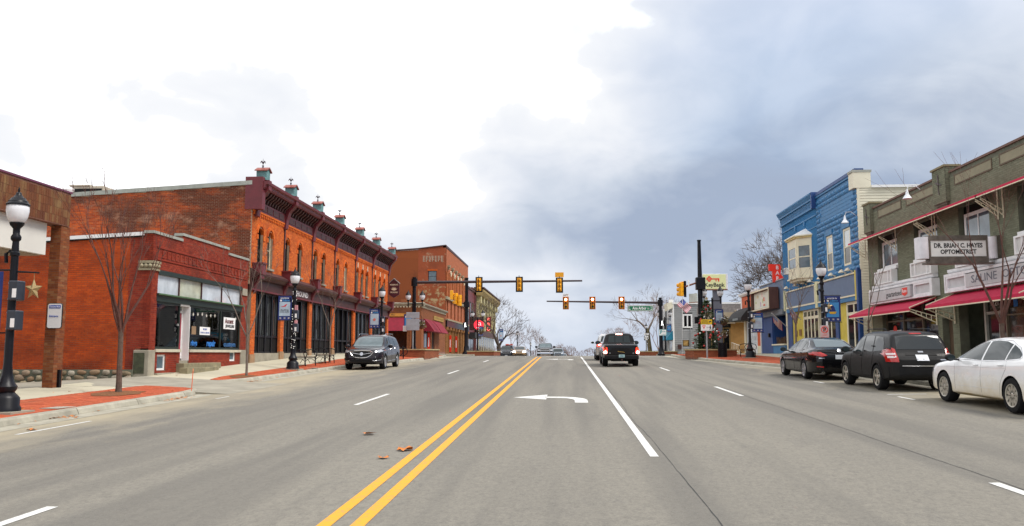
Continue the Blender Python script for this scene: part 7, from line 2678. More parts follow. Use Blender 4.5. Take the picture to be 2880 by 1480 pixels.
t = empty('bike_rack', (-10.85, 53.8, 1.28), 'black bike rack of three posts with looped hoops on the left corner', 'bike rack')
for k in range(3):
 y = -.85 + k * 1.0
 B().tube([(-.06 + .12 * k, y, -.05), (-.06 + .12 * k, y, .92)], .04, 8).build('post', M['black'], t)
for k in range(3):
 y = -.95 + k * 1.0
 p = [(-.06 + .1 * k + .34 * math.cos(R(q)), y, .55 + .28 * math.sin(R(q))) for q in range(0, 361, 24)]
 B().tube(p, .022, 6, caps=False).build('hoop', M['black'], t, smooth=True)

t = empty('litter_bin', (9.72, 52.6, 1.46), 'round black slatted litter bin in front of the brick planter', 'bin')
B().lathe([(.24, 0), (.25, .85), (.2, .86)], (0, 0, 0), 20).build('liner', M['blackm'], t, smooth=True)
for k in range(24):
 a = 2 * math.pi * k / 24
 r_ = .262
 c_, s_ = math.cos(a), math.sin(a)
 B().hexa([(r_ * c_ + dx * -s_ + dr * c_, r_ * s_ + dx * c_ + dr * s_, z) for z in (.02, .88) for dx, dr in ((-.025, 0), (.025, 0), (.025, .015), (-.025, .015))]).build('slat', M['black'], t)
B().lathe([(.24, .86), (.29, .86), (.29, .9), (.24, .9)], (0, 0, 0), 20).lathe([(.26, 0), (.28, 0), (.28, .04), (.26, .04)], (0, 0, 0), 20).build('rim', M['black'], t, smooth=True)

t = empty('marker_stake', (-10.85, 23.9, side(-10.9, 23.9)), 'thin orange snow marker stake at the end of the near left kerb', 'stake')
B().tube([(0, 0, -.05), (.03, 0, .62)], .012, 6).build('rod', mat('stake_orange', (.7, .12, .04), .5), t)
B().tube([(.027, 0, .56), (.03, 0, .63)], .014, 6).build('tip', mat('stake_tip', (.75, .25, .12), .5), t)
t = tag(bx('utility_cover', mat('cast_cover', (.36, .33, .28), .8, var=.2), None, XYZ, -11.35, -10.95, 17.6, 18.3, side(-11.15, 17.9) + .004, side(-11.15, 17.9) + .012), kind='structure')
tag(bx('utility_cover', mat('cast_cover', (.36, .33, .28)), None, XYZ, -12.2, -11.9, 39.2, 40.2, side(-12.05, 39.7) + .002, side(-12.05, 39.7) + .014), kind='structure')


# ------------------------------------------------------------------ brick planters
def planter(pts, z0, z1, label, capw=.32):
 c = Vector((sum(p[0] for p in pts) / len(pts), sum(p[1] for p in pts) / len(pts), z0))
 t = empty('planter', c, label, 'planter', 'low brick planters at the crossing', world_coords=True)
 for i, ((ax, ay), (bx_, by)) in enumerate(zip(pts, pts[1:])):
  a, b_ = Vector((ax, ay, 0)), Vector((bx_, by, 0))
  r = (b_ - a).normalized()
  nr = Vector((r.y, -r.x, 0))
  L_ = (b_ - a).length
  fr_ = Fr(a, r, nr)
  bx('wall', M['mortar_d'], t, fr_, -.0, L_, -.3, 0, z0 - .1, z1 - .08)
  bricks(t, fr_, 0.0, L_, z0, z1 - .09, [], M['brick_p'], bl=.21, bh=.072, seed=300 + i)
  b = B(fr_).box(-.04, L_ + .04, -.36, .06, z1 - .08, z1)
  b.build('cap_stone', mat('limestone_cap', (.42, .34, .18), .85, var=.2), t)
 return t


planter([(-14.5, 58.1), (-9.8, 58.2), (-9.45, 62.5)], 1.38, 2.02, 'brick planter with limestone cap behind the bike rack at the near left corner')
planter([(7.72, 54.6), (8.05, 53.1), (10.75, 53.4), (11.0, 58)], 1.45, 1.98, 'brick planter with tan cap round the christmas tree')
planter([(-10.2, 87.2), (-7.4, 87.2), (-7.1, 92)], 1.55, 1.98, 'long low brick planter at the far left corner under the black pole')
planter([(7.9, 90), (9.4, 87.5), (11.6, 87.5)], 1.5, 1.95, 'low brick planter at the far right corner beside the mast')
b = B()
b.poly([(7.8, 54.7, 1.86), (8.1, 53.3, 1.86), (10.7, 53.6, 1.86), (10.9, 60, 1.86), (8.2, 60, 1.86)])
tag(b.build('planter_soil', mat('soil', (.05, .035, .02), .95), recalc=False), 'dark soil in the planter round the christmas tree', 'soil', kind='stuff')


# ------------------------------------------------------------------ foliage: needle clumps, baskets
def leaf_cloud(b, c, r, n, size, rg, flat=1.0, down=0.0):
 for _ in range(n):
  while True:
   p = Vector((rg.uniform(-1, 1), rg.uniform(-1, 1), rg.uniform(-1, 1)))
   if p.length < 1:
    break
  q = Vector(c) + Vector((p.x * r, p.y * r, p.z * r * flat))
  a = Vector((rg.uniform(-1, 1), rg.uniform(-1, 1), rg.uniform(-.6, .8) - down)).normalized()
  s = a.orthogonal().normalized() * size * .35
  e = q + a * size * rg.uniform(.6, 1.3)
  i = len(b.v)
  b.v += [tuple(q - s), tuple(q + s), tuple(e + s * .4), tuple(e - s * .4)]
  b.f.append((i, i + 1, i + 2, i + 3))


def xmas():
 t = empty('christmas_tree', (9.45, 56.4, 1.85), 'decorated christmas tree with red and silver baubles in the right planter', 'christmas tree')
 rg = random.Random(21)
 B().lathe([(.09, 0), (.06, 1.6), (.01, 3.35)], (0, 0, 0), 8).build('trunk', M['bark'], t)
 b = B()
 H = 3.4
 for k in range(2600):
  h = rg.random() ** 1.25
  z = .1 + h * (H - .15)
  rad = .98 * (1 - h) ** .8 + .04
  a = rg.uniform(0, 6.283)
  tier = .78 + .22 * math.sin(z * 9 + 2 * math.sin(a * 3))
  r_ = rad * tier * rg.uniform(.35, 1.0) ** .5
  q = Vector((r_ * math.cos(a), r_ * math.sin(a), z))
  dirv = Vector((math.cos(a) + rg.uniform(-.5, .5), math.sin(a) + rg.uniform(-.5, .5), rg.uniform(-.35, .5))).normalized()
  side_ = dirv.cross(Vector((rg.uniform(-1, 1), rg.uniform(-1, 1), 1))).normalized()
  L_ = rg.uniform(.10, .22)
  i = len(b.v)
  b.v += [tuple(q - side_ * .03), tuple(q + side_ * .03), tuple(q + dirv * L_ + side_ * .012), tuple(q + dirv * L_ - side_ * .012)]
  b.f.append((i, i + 1, i + 2, i + 3))
 b.build('foliage', mat('fir_needles', (.035, .085, .03), .8, var=.5, scale=5, c2=(.09, .14, .05)), t, recalc=False)
 reds, sil = mat('bauble_red', (.45, .02, .015), .25), mat('bauble_silver', (.7, .68, .68), .2, .3)
 bm_ = {0: B().ball((0, 0, 0), .075, 10, 6).mesh('bauble', reds, smooth=True), 1: B().ball((0, 0, 0), .065, 10, 6).mesh('bauble', sil, smooth=True)}
 for k in range(46):
  h = rg.random() ** 1.2 * .9
  z = .3 + h * 3.0
  rad = .98 * (1 - h) ** .8 + .02
  a = rg.uniform(-math.pi, .15)
  o = link('bauble', bm_[0 if k % 3 else 1], t)
  o.location = (rad * math.cos(a), rad * math.sin(a), z)
 B().prism([(math.sin(R(36 * q)) * (.16 if q % 2 == 0 else .07), 3.5 + math.cos(R(36 * q)) * (.16 if q % 2 == 0 else .07)) for q in range(10)], -.02, .02).build('tree_star', M['gold'], t)


xmas()


def basket(x, y, z, r, label, pole):
 t = empty('flower_basket', (x, y, z), label, 'flower basket', 'hanging evergreen baskets')
 rg = random.Random(int(abs(x * 100)))
 b = B()
 leaf_cloud(b, (0, 0, .08), r, 170, .14, rg, .8)
 b.build('foliage', mat('basket_green', (.05, .07, .02), .8, var=.6, scale=8, c2=(.16, .10, .03)), t, recalc=False)
 B().lathe([(.02, -.3), (r * .6, -.2), (r * .8, 0)], (0, 0, 0), 10).build('bowl', M['wood'], t)
 B().tube([(0, 0, .05), (0, 0, r + .4), ((pole - x), 0, r + .45)], .015, 5).build('hanger', M['black'], t)
 bb = B()
 for k in range(6):
  bb.ball((rg.uniform(-r, r) * .8, -r * .7, rg.uniform(-.1, .35)), .035, 6, 4)
 bb.build('bauble', M['wink'], t, kind='stuff')


basket(-11.05, 64.0, 3.85, .36, 'hanging basket right of the near left twin lamp', -11.55)
basket(-13.9, 64.5, 2.65, .4, 'hanging basket low beside the pub corner behind the parked suv', -14.6)
basket(-9.25, 92, 4.05, .34, 'hanging basket right of the far black signal pole', -9.6)
basket(13.05, 69.5, 3.25, .3, 'small hanging basket beside the ramp railing', 13.4)
basket(10.95, 58.5, 3.9, .36, 'evergreen basket hanging beside the top of the christmas tree', 10.2)


# ------------------------------------------------------------------ bare trees
def bare_tree(name, x, y, z, H, trunk_r, seed, label, spread=.5, fork=.3, levels=5, twig_r=.006, mt=None, mw=None, lean=(0, 0), nb=(3, 4), up=.55, first_n=None, group=None, cat='tree', thin=.62, len0=.36, shrink=.70):
 rg = random.Random(seed)
 t = empty(name, (x, y, z), label, cat, group)
 tb, cb = B(), B()

 def grow(p, d, L_, r_, lev, b):
  n = 3 if lev < 2 else 2
  pts, rs = [tuple(p)], [r_]
  q = Vector(p)
  dd = Vector(d)
  for k in range(n):
   dd = (dd + Vector((rg.uniform(-1, 1), rg.uniform(-1, 1), rg.uniform(-.4, .6))) * .16).normalized()
   q = q + dd * L_ / n
   pts.append(tuple(q))
   rs.append(max(twig_r * .6, r_ * (1 - .38 * (k + 1) / n)))
  b.tube(pts, rs, 7 if lev == 0 else 5 if lev < 3 else 3, caps=False)
  if lev >= levels:
   return
  m = rg.randint(*nb) if not (lev == 0 and first_n) else first_n
  for j in range(m):
   a = 2 * math.pi * (j + rg.uniform(-.3, .3)) / m + lev * 1.3
   s = spread * rg.uniform(.6, 1.25) * (1 if lev else .9)
   per = dd.orthogonal().normalized()
   per2 = dd.cross(per)
   nd_ = (dd + (per * math.cos(a) + per2 * math.sin(a)) * s + Vector((0, 0, up * .35))).normalized()
   f = rg.uniform(.45, 1.0) if lev else rg.uniform(.75, 1.0)
   st = Vector(pts[-1]) if f > .9 or j == 0 else Vector(pts[-2]).lerp(Vector(pts[-1]), f)
   grow(st, nd_, L_ * shrink * rg.uniform(.75, 1.2), max(twig_r, rs[-1] * (thin if m > 2 else .75) * rg.uniform(.8, 1.1)), lev + 1, cb)
 d0 = Vector((lean[0], lean[1], 1)).normalized()
 tb.lathe([(trunk_r * 1.35, -.1), (trunk_r * 1.1, .12), (trunk_r, .3)], (0, 0, 0), 8)
 Lt = H * fork
 q = Vector((0, 0, .25))
 pts = [tuple(q)]
 for k in range(4):
  q = q + (d0 + Vector((rg.uniform(-1, 1), rg.uniform(-1, 1), 0)) * .03).normalized() * Lt / 4
  pts.append(tuple(q))
 tb.tube(pts, [trunk_r, trunk_r * .95, trunk_r * .9, trunk_r * .87, trunk_r * .85], 8)
 m = first_n or rg.randint(*nb)
 for j in range(m):
  a = 2 * math.pi * (j + rg.uniform(-.25, .25)) / m
  s = spread * rg.uniform(.55, 1.15)
  nd_ = (d0 + Vector((math.cos(a), math.sin(a), 0)) * s).normalized()
  st = Vector(pts[-1]) - d0 * rg.uniform(0, Lt * .16)
  grow(st, nd_, H * len0 * rg.uniform(.8, 1.15), trunk_r * .55, 1, cb)
 tb.build('trunk', mt or M['bark'], t, smooth=True)
 cb.build('crown', mw or M['barkr'], t, smooth=True, recalc=False)
 return t


SG = 'young bare street trees'
bare_tree('street_tree', -12.0, 22.0, side(-12, 22), 4.5, .078, 3, 'bare reddish street tree in the brick strip before the jewelry shop yard', spread=.23, fork=.33, levels=5, twig_r=.005, first_n=7, nb=(2, 3), up=.8, len0=.32, shrink=.70, thin=.66, group=SG)
bare_tree('street_tree', -12.2, 31.6, side(-12.2, 31.6), 4.6, .05, 8, 'thin bare street tree before the jewelry shop window', spread=.55, fork=.30, levels=4, twig_r=.004, first_n=4, nb=(3, 3), up=.35, mw=M['barkg'], mt=M['barkg'], group=SG)
bare_tree('street_tree', -12.75, 44.9, side(-12.75, 44.9), 4.2, .05, 13, 'thin bare street tree behind the farther left bench', spread=.5, fork=.42, levels=4, twig_r=.005, first_n=4, nb=(2, 3), up=.35, mw=M['barkg'], mt=M['barkg'], group=SG)
bare_tree('street_tree', 11.9, 23.6, side(11.9, 23.6), 5.4, .075, 5, 'bare reddish street tree behind the white sedan in front of the optometry shop', spread=.30, fork=.26, levels=5, twig_r=.004, first_n=4, nb=(2, 2), up=.55, len0=.30, shrink=.76, thin=.66, group=SG)
bare_tree('street_tree', 12.0, 34.0, side(12, 34), 4.6, .04, 17, 'slender bare street tree before the gap beside the olive brick shops', spread=.42, fork=.36, levels=4, twig_r=.004, first_n=3, nb=(2, 3), up=.4, mw=M['barkg'], group=SG)
bare_tree('street_tree', 12.0, 44.5, side(12, 44.5), 4.4, .055, 23, 'bare street tree before the yellow shop wall', spread=.5, fork=.36, levels=4, twig_r=.005, first_n=4, nb=(2, 3), up=.35, mw=M['barkg'], mt=M['barkg'], group=SG)
# mulch under the near trees
for x, y, r_ in ((-12.0, 22.0, .75), (-12.2, 31.6, .75)):
 b = B()
 n = 18
 i = 0
 rg = random.Random(int(y))
 for k in range(n):
  a = 2 * math.pi * k / n
  q = r_ * rg.uniform(.85, 1.1)
  yy = y + q * 1.3 * math.sin(a)
  xx = min(x + q * .75 * math.cos(a), kerb_x(-1, yy) - .2)
  b.v.append((xx, yy, side(xx, yy) + .012))
 b.v.append((x, y, side(x, y) + .05))
 b.f += [(k, (k + 1) % n, n) for k in range(n)]
 tag(b.build('mulch', mat('rusty_mulch', (.17, .065, .02), .95, var=.4, scale=20, bump=.6, bscale=60), recalc=False), 'rusty mulch round the foot of a street tree', 'mulch', kind='stuff')
# big trees farther off
bare_tree('shade_tree', -8.75, 113, 1.0, 7.4, .34, 31, 'large dark bare tree beyond the far left corner with a leaning trunk', spread=.62, fork=.20, levels=6, twig_r=.016, mt=M['barkd'], mw=M['barkd'], nb=(3, 3), up=.35, first_n=4, len0=.30, shrink=.74, lean=(-.12, 0))
bare_tree('shade_tree', 11.3, 112, 1.2, 8.6, .30, 37, 'tall bare tree behind the street name sign', spread=.6, fork=.42, levels=6, twig_r=.013, mt=mat('olive_bark', (.16, .13, .07), .9, var=.3), mw=M['barkg'], nb=(2, 3), up=.35, len0=.24, shrink=.75, lean=(-.12, 0))
bare_tree('shade_tree', 21.5, 79, 1.7, 10.6, .36, 41, 'wide bare oak behind the bar and the orange shop', spread=.75, fork=.22, levels=6, twig_r=.017, mt=M['barkd'], mw=M['barkd'], nb=(3, 4), up=.25, first_n=5, len0=.28, shrink=.74, lean=(.06, 0))
for k, (x, y, H, lb) in enumerate(((13.5, 122, 6.0, 'reddish bare tree low behind the route marker'), (9.0, 135, 5.0, 'small bare tree at the roadside left of the route marker'), (15.5, 118, 6.4, 'bare tree between the far mast and the grey house'), (-9.5, 150, 6.0, 'small bare tree behind the parked sedan with lit headlights'), (-6.2, 175, 6.0, 'faint bare tree left of the oncoming pickup'))):
 bare_tree('roadside_tree', x, y, prof(y) - .2, H + 1.2, .12, 50 + k, lb, spread=.6, fork=.2, levels=5, twig_r=.014, mt=M['barkg'], mw=mat('far_twigs', (.20, .135, .115), .9, var=.3), nb=(3, 4), up=.4, group='bare trees along the far road')
for k, (x, y, H, lb) in enumerate(((-5.0, 262, 9.6, 'leftmost bare tree of the distant clump behind the oncoming pickup'), (-1.8, 266, 8.8, 'middle bare tree of the distant clump right of the oncoming pickup'), (1.0, 268, 7.4, 'low bare tree in the distant clump at the end of the road'), (-3.4, 270, 9.9, 'tallest round bare tree in the distant clump'))):
 bare_tree('distant_tree', x, y, -4.2, H, .22, 70 + k, lb, spread=.75, fork=.18, levels=5, twig_r=.035, mt=M['barkg'], mw=mat('far_twigs', (.20, .135, .115)), nb=(4, 4), up=.3, len0=.25, shrink=.72, group='distant bare trees beyond the crest')
b = B()
rg = random.Random(77)
for k in range(9000):
 x, y = rg.uniform(-60, 120), rg.uniform(300, 340)
 h = 2.9 + .9 * math.sin(x * .21) + .6 * math.sin(x * .67 + 1) + (1.2 if x < 4 else 0)
 z = h - abs(rg.gauss(0, 1.6))
 a, e = rg.uniform(-.5, .5), rg.uniform(.3, .9)
 i = len(b.v)
 b.v += [(x - .05, y, z - e), (x + .05, y, z - e), (x + a, y, z)]
 b.f.append((i, i + 1, i + 2))
 if k % 60 == 0:
  b.tube([(x, y, -4.5), (x + .2, y, h - 1)], [.14, .04], 4)
tag(b.build('far_woods', mat('far_wood_twigs', (.19, .13, .12), .95, var=.3), recalc=False), 'far off reddish bare woods along the horizon', 'woods', kind='stuff')
# ================================================================== VEHICLES
TYRE = mat('tyre_rubber', (.009, .009, .010), .85, var=.3, scale=12, spec=.2)
RIM = mat('alloy_rim', (.50, .50, .52), .28, .85, var=.1)
CARGLASS = mat('car_glass', (.012, .016, .018), .03, var=0, spec=.8)
CARGLASS2 = mat('tinted_car_glass', (.022, .032, .035), .04, var=0, spec=.4)
CHROME = mat('chrome', (.62, .62, .64), .12, 1.0, var=0)
PLAST = mat('black_plastic', (.008, .008, .009), .55, var=.2, spec=.2)
TAIL = mat('tail_lamp', (.40, .008, .006), .15, var=0, coat=.5)
TAILON = mat('tail_lamp_lit', (.8, .02, .01), .2, emit=(1, .03, .02), estr=2.2, var=0)
TAILHOT = mat('brake_lamp_lit', (1, .4, .3), .2, emit=(1, .42, .34), estr=5, var=0)
CLEARL = mat('head_lamp', (.45, .47, .50), .08, .3, var=.3, scale=30)
HEADON = mat('head_lamp_lit', (1, .95, .85), .2, emit=(1, .94, .82), estr=9, var=0)
PLATE = mat('number_plate', (.55, .58, .62), .4, var=.1)


def paint(name, c, rough=.22, metal=.0, coat=1.0, dirt=None):
 if name in MATS:
  return MATS[name]
 m = mat(name, c, rough, metal, var=.04, coat=coat, spec=.5 if max(c) > .1 else .12)
 if max(c) < .1:
  m.node_tree.nodes['Principled BSDF'].inputs['Coat Weight'].default_value = coat = coat * .55
 if dirt:
  nt = m.node_tree
  p = nt.nodes['Principled BSDF']
  src = p.inputs['Base Color'].links[0].from_socket
  tc = nd(nt, 'ShaderNodeTexCoord')
  sx = nd(nt, 'ShaderNodeSeparateXYZ')
  nt.links.new(tc.outputs['Object'], sx.inputs[0])
  n = nd(nt, 'ShaderNodeTexNoise')
  n.inputs['Scale'].default_value = 5
  n.inputs['Detail'].default_value = 7
  nt.links.new(tc.outputs['Object'], n.inputs['Vector'])
  a = nd(nt, 'ShaderNodeMath', operation='MULTIPLY_ADD')
  nt.links.new(n.outputs['Fac'], a.inputs[0])
  a.inputs[1].default_value = .5
  nt.links.new(sx.outputs[2], a.inputs[2])
  r = nd(nt, 'ShaderNodeMapRange')
  for i, q in enumerate((dirt[1], dirt[2], dirt[3], 0)):
   r.inputs[i + 1].default_value = q
  nt.links.new(a.outputs[0], r.inputs[0])
  x = nd(nt, 'ShaderNodeMix', data_type='RGBA')
  nt.links.new(r.outputs[0], x.inputs[0])
  nt.links.new(src, x.inputs[6])
  x.inputs[7].default_value = (*dirt[0], 1)
  nt.links.new(x.outputs[2], p.inputs['Base Color'])
  rr = nd(nt, 'ShaderNodeMath', operation='MULTIPLY_ADD')
  nt.links.new(r.outputs[0], rr.inputs[0])
  rr.inputs[1].default_value = .5
  rr.inputs[2].default_value = rough
  nt.links.new(rr.outputs[0], p.inputs['Roughness'])
  cr = nd(nt, 'ShaderNodeMath', operation='MULTIPLY_ADD')
  nt.links.new(r.outputs[0], cr.inputs[0])
  cr.inputs[1].default_value = -1.0
  cr.inputs[2].default_value = coat
  nt.links.new(cr.outputs[0], p.inputs['Coat Weight'])
 return m


def smooth_interp(x, pts):
 """Monotone cubic through points sorted by x ascending."""
 n = len(pts)
 if x <= pts[0][0]:
  return pts[0][1]
 if x >= pts[-1][0]:
  return pts[-1][1]
 k = 0
 while pts[k + 1][0] < x:
  k += 1
 (x0, y0), (x1, y1) = pts[k], pts[k + 1]
 h = x1 - x0
 d = (y1 - y0) / h

 def slope(i):
  if i == 0 or i == n - 1:
   a, b = (pts[0], pts[1]) if i == 0 else (pts[-2], pts[-1])
   return (b[1] - a[1]) / (b[0] - a[0])
  a = (pts[i][1] - pts[i - 1][1]) / (pts[i][0] - pts[i - 1][0])
  b = (pts[i + 1][1] - pts[i][1]) / (pts[i + 1][0] - pts[i][0])
  return 0 if a * b <= 0 else 2 * a * b / (a + b)
 m0, m1 = slope(k), slope(k + 1)
 t = (x - x0) / h
 return (2 * t ** 3 - 3 * t ** 2 + 1) * y0 + (t ** 3 - 2 * t ** 2 + t) * h * m0 + (-2 * t ** 3 + 3 * t ** 2) * y1 + (t ** 3 - t ** 2) * h * m1


class Car:
 """A car body lofted along x (nose at +x); panels, glass and lamps are laid on its skin."""
 def __init__(s, name, label, loc, heading, top, belt, W, zb, roofw, L, body, wheels, cat='car', group=None, nose=.24, tail=.18, pitch=1.29):
  s.t = empty(name, loc, label, cat, group, rot=(0, R(-pitch) if heading > 0 else R(pitch), R(heading)))
  s.top, s.belt, s.W, s.zb, s.roofw, s.L, s.mat = sorted(top), sorted(belt), W, zb, sorted(roofw), L, body
  s.nose, s.tail = nose, tail
  s.wheels = wheels       # (x, radius)
  s.make_body()

 def ring(s, x, k=1.0):
  L = s.L / 2
  zt = smooth_interp(x, s.top)
  zs = min(smooth_interp(x, s.belt), zt - .02)
  e = max(0, abs(x) - (L - .75)) / .75
  w = s.W * (1 - (s.nose if x > 0 else s.tail) * e ** 2.2)
  zb = s.zb + (.10 * max(0, (abs(x) - (L - .8)) / .8) ** 2)
  wr = smooth_interp(x, s.roofw) * s.W
  wr = min(wr, w * .93)
  h = zs - zb
  ctrl = [(0, zb), (w * .84, zb), (w * .965, zb + .05), (w * .99, zb + h * .30), (w * 1.0, zb + h * .55), (w * .985, zb + h * .80), (w * .945, zs)]
  g = zt - zs
  ctrl += [(w * .945 + (wr - w * .945) * .5, zs + g * .48), (wr, zs + g * .84), (wr * .80, zs + g * .965), (wr * .45, zs + g * .995), (0, zt)]
  out = []
  n = len(ctrl)
  for i in range(n - 1):
   p0, p1, p2, p3 = ctrl[max(0, i - 1)], ctrl[i], ctrl[i + 1], ctrl[min(n - 1, i + 2)]
   m = 3
   for q in range(m):
    t = q / m
    lin = i in (0, 1)
    if lin:
     out.append((p1[0] + (p2[0] - p1[0]) * t, p1[1] + (p2[1] - p1[1]) * t))
    else:
     f = lambda a, b, c, d: .5 * (2 * b + (c - a) * t + (2 * a - 5 * b + 4 * c - d) * t * t + (3 * b - a - 3 * c + d) * t ** 3)
     out.append((f(p0[0], p1[0], p2[0], p3[0]), f(p0[1], p1[1], p2[1], p3[1])))
  out.append(ctrl[-1])
  if k != 1:
   cz = (zb + zt) / 2
   out = [(y * k, cz + (z - cz) * k) for y, z in out]
  return [(max(0, y), z) for y, z in out]

 def make_body(s):
  L = s.L / 2
  xs = set(p[0] for p in s.top) | set(p[0] for p in s.roofw)
  n = 54
  xs |= {-L + s.L * k / n for k in range(n + 1)}
  xs = sorted(x for x in xs if -L <= x <= L)
  xs = [x for i, x in enumerate(xs) if i == 0 or x - xs[i - 1] > .012]
  stations = [(-L - .07, .72), (-L - .055, .86), (-L - .028, .95)] + [(x, 1.0) for x in xs] + [(L + .028, .95), (L + .055, .86), (L + .07, .72)]
  V, F = [], []
  m = None
  for x, k in stations:
   r = s.ring(max(-L, min(L, x)), k)
   full = r + [(-y, z) for y, z in reversed(r[1:-1])]
   m = len(full)
   V += [(x, y, z) for y, z in full]
  for i in range(len(stations) - 1):
   for j in range(m):
    a, b = i * m + j, i * m + (j + 1) % m
    F.append((a, b, b + m, a + m))
  F.append(tuple(range(m - 1, -1, -1)))
  F.append(tuple((len(stations) - 1) * m + j for j in range(m)))
  s.bvh = BVHTree.FromPolygons([Vector(v) for v in V], F)
  me = bpy.data.meshes.new('body')
  me.from_pydata(V, [], F)
  bm = bmesh.new()
  bm.from_mesh(me)
  bmesh.ops.recalc_face_normals(bm, faces=bm.faces[:])
  bm.to_mesh(me)
  bm.free()
  me.materials.append(s.mat)
  me.materials.append(PLAST)
  o = link('body', me, s.t)
  # wheel wells
  cut = B()
  for x, r in s.wheels:
   for sd in (-1, 1):
    cut.lathe([(r * 1.13, -.17), (r * 1.13, .2)], (x, sd * (s.W - .12), r * 1.0), 28, axis='y')
  co = link('cut', cut.mesh('cut'), s.t)
  md = o.modifiers.new('b', 'BOOLEAN')
  md.operation = 'DIFFERENCE'
  md.object = co
  md.solver = 'EXACT'
  bpy.context.view_layer.update()
  dg = bpy.context.evaluated_depsgraph_get()
  nm = bpy.data.meshes.new_from_object(o.evaluated_get(dg))
  nm.name = 'body'
  o.modifiers.clear()
  o.data = nm
  bpy.data.objects.remove(co)
  if len(nm.materials) < 2:
   nm.materials.clear()
   nm.materials.append(s.mat)
   nm.materials.append(PLAST)
  for p in nm.polygons:
   c = p.center
   p.material_index = 0
   for x, r in s.wheels:
    rr = math.hypot(c.x - x, c.z - r)
    if rr < r * 1.135 and abs(c.y) < s.W - .012 and abs(p.normal.y) < .98 and abs(rr - r * 1.13) < .02:
     p.material_index = 1
    elif rr < r * 1.13 and abs(abs(c.y) - (s.W - .29)) < .02:
     p.material_index = 1
  nm.polygons.foreach_set('use_smooth', [True] * len(nm.polygons))
  nm.set_sharp_from_angle(angle=R(32))
  s.body = o

 def patch(s, name, poly, m, axis='y', sign=1, off=.006, cuts=3, parent=None, both=False, smooth=True):
  """A panel: outline poly in the plane across axis, dropped onto the skin and set off it."""
  obs = []
  for sg in ((1, -1) if both else (sign,)):
   bm = bmesh.new()
   vs = []
   for a, b in poly:
    vs.append(bm.verts.new({'y': (a, sg * 3, b), 'x': (sg * 6, a, b), 'z': (a, b, 4)}[axis]))
   f = bm.faces.new(vs)
   bmesh.ops.triangulate(bm, faces=[f])
   for _ in range(cuts):
    bmesh.ops.subdivide_edges(bm, edges=[e for e in bm.edges if e.calc_length() > .09], cuts=1, use_grid_fill=True)
   d = Vector({'y': (0, -sg, 0), 'x': (-sg, 0, 0), 'z': (0, 0, -1)}[axis])
   for v in bm.verts:
    hit, nrm, _, _ = s.bvh.ray_cast(v.co, d)
    if hit is None:
     hit, nrm, _, _ = s.bvh.find_nearest(v.co + d * (3 - s.W if axis == 'y' else 6 - s.L / 2 if axis == 'x' else 2.6))
    if nrm.dot(d) > 0:
     nrm = -nrm
    v.co = hit + nrm * off
   bmesh.ops.recalc_face_normals(bm, faces=bm.faces[:])
   for q in bm.faces:
    pass
   av = sum((q.normal.dot(d) for q in bm.faces))
   if av > 0:
    bmesh.ops.reverse_faces(bm, faces=bm.faces[:])
   me = bpy.data.meshes.new(name)
   bm.to_mesh(me)
   bm.free()
   me.materials.append(m)
   if smooth:
    me.polygons.foreach_set('use_smooth', [True] * len(me.polygons))
   obs.append(link(name, me, parent or s.t))
  return obs[0] if len(obs) == 1 else obs

 def seam(s, name, path, m, axis='y', sign=1, r=.005, off=.003, parent=None, both=False):
  """A thin line (door gap, chrome strip) lying on the skin."""
  for sg in ((1, -1) if both else (sign,)):
   P = []
   for (a, b), (c, e) in zip(path, path[1:]):
    n = max(2, int(math.hypot(c - a, e - b) / .08))
    for k in range(n + 1):
     P.append((a + (c - a) * k / n, b + (e - b) * k / n))
   d = Vector({'y': (0, -sg, 0), 'x': (-sg, 0, 0), 'z': (0, 0, -1)}[axis])
   q = []
   for a, b in P:
    hit, nrm, _, _ = s.bvh.ray_cast(Vector({'y': (a, sg * 3, b), 'x': (sg * 6, a, b), 'z': (a, b, 4)}[axis]), d)
    if hit is not None:
     if nrm.dot(d) > 0:
      nrm = -nrm
     h = hit + nrm * off
     if not q or (Vector(q[-1]) - h).length > .004:
      q.append(tuple(h))
   if len(q) > 1:
    B().tube(q, r, 5).build(name, m, parent or s.t)

 def add_wheels(s, spokes=5, style='split', width=.22, rim_m=None, dirty=False):
  rim_m = rim_m or RIM
  base = None
  x0, r0 = s.wheels[0]
  b = B().lathe([(r0 * .66, -width * .5), (r0 * .80, -width * .56), (r0 * .95, -width * .5), (r0, -width * .36), (r0, width * .36), (r0 * .95, width * .5), (r0 * .80, width * .56), (r0 * .66, width * .5)], (0, 0, 0), 32, axis='y', caps=False)
  tm = b.mesh('wheel', TYRE, smooth=True)
  rb = B().lathe([(r0 * .55, -width * .3), (r0 * .66, -width * .5), (r0 * .68, -width * .2), (r0 * .68, width * .46), (r0 * .66, width * .53), (r0 * .60, width * .5), (r0 * .60, width * .1)], (0, 0, 0), 32, axis='y', caps=False)
  for k in range(spokes):
   a = 2 * math.pi * k / spokes + .3
   for da in ((-.16, .16) if style == 'split' else (0,)):
    w = r0 * (.07 if style == 'split' else .12)
    c1, s1 = math.cos(a), math.sin(a)
    c2, s2 = math.cos(a + da * 1.7), math.sin(a + da * 1.7)
    i = len(rb.v)
    for (cc, ss, rr, ww) in ((c1, s1, r0 * .10, w * .8), (c2, s2, r0 * .62, w)):
     for y_ in (width * .30, width * .44):
      rb.v += [(rr * cc + ww * ss, y_, rr * ss - ww * cc), (rr * cc - ww * ss, y_, rr * ss + ww * cc)]
    rb.f += [(i, i + 1, i + 3, i + 2), (i + 4, i + 6, i + 7, i + 5), (i, i + 4, i + 5, i + 1), (i + 2, i + 3, i + 7, i + 6), (i, i + 2, i + 6, i + 4), (i + 1, i + 5, i + 7, i + 3)]
  rb.lathe([(r0 * .17, width * .2), (r0 * .17, width * .44), (r0 * .11, width * .48), (.001, width * .48)], (0, 0, 0), 14, axis='y')
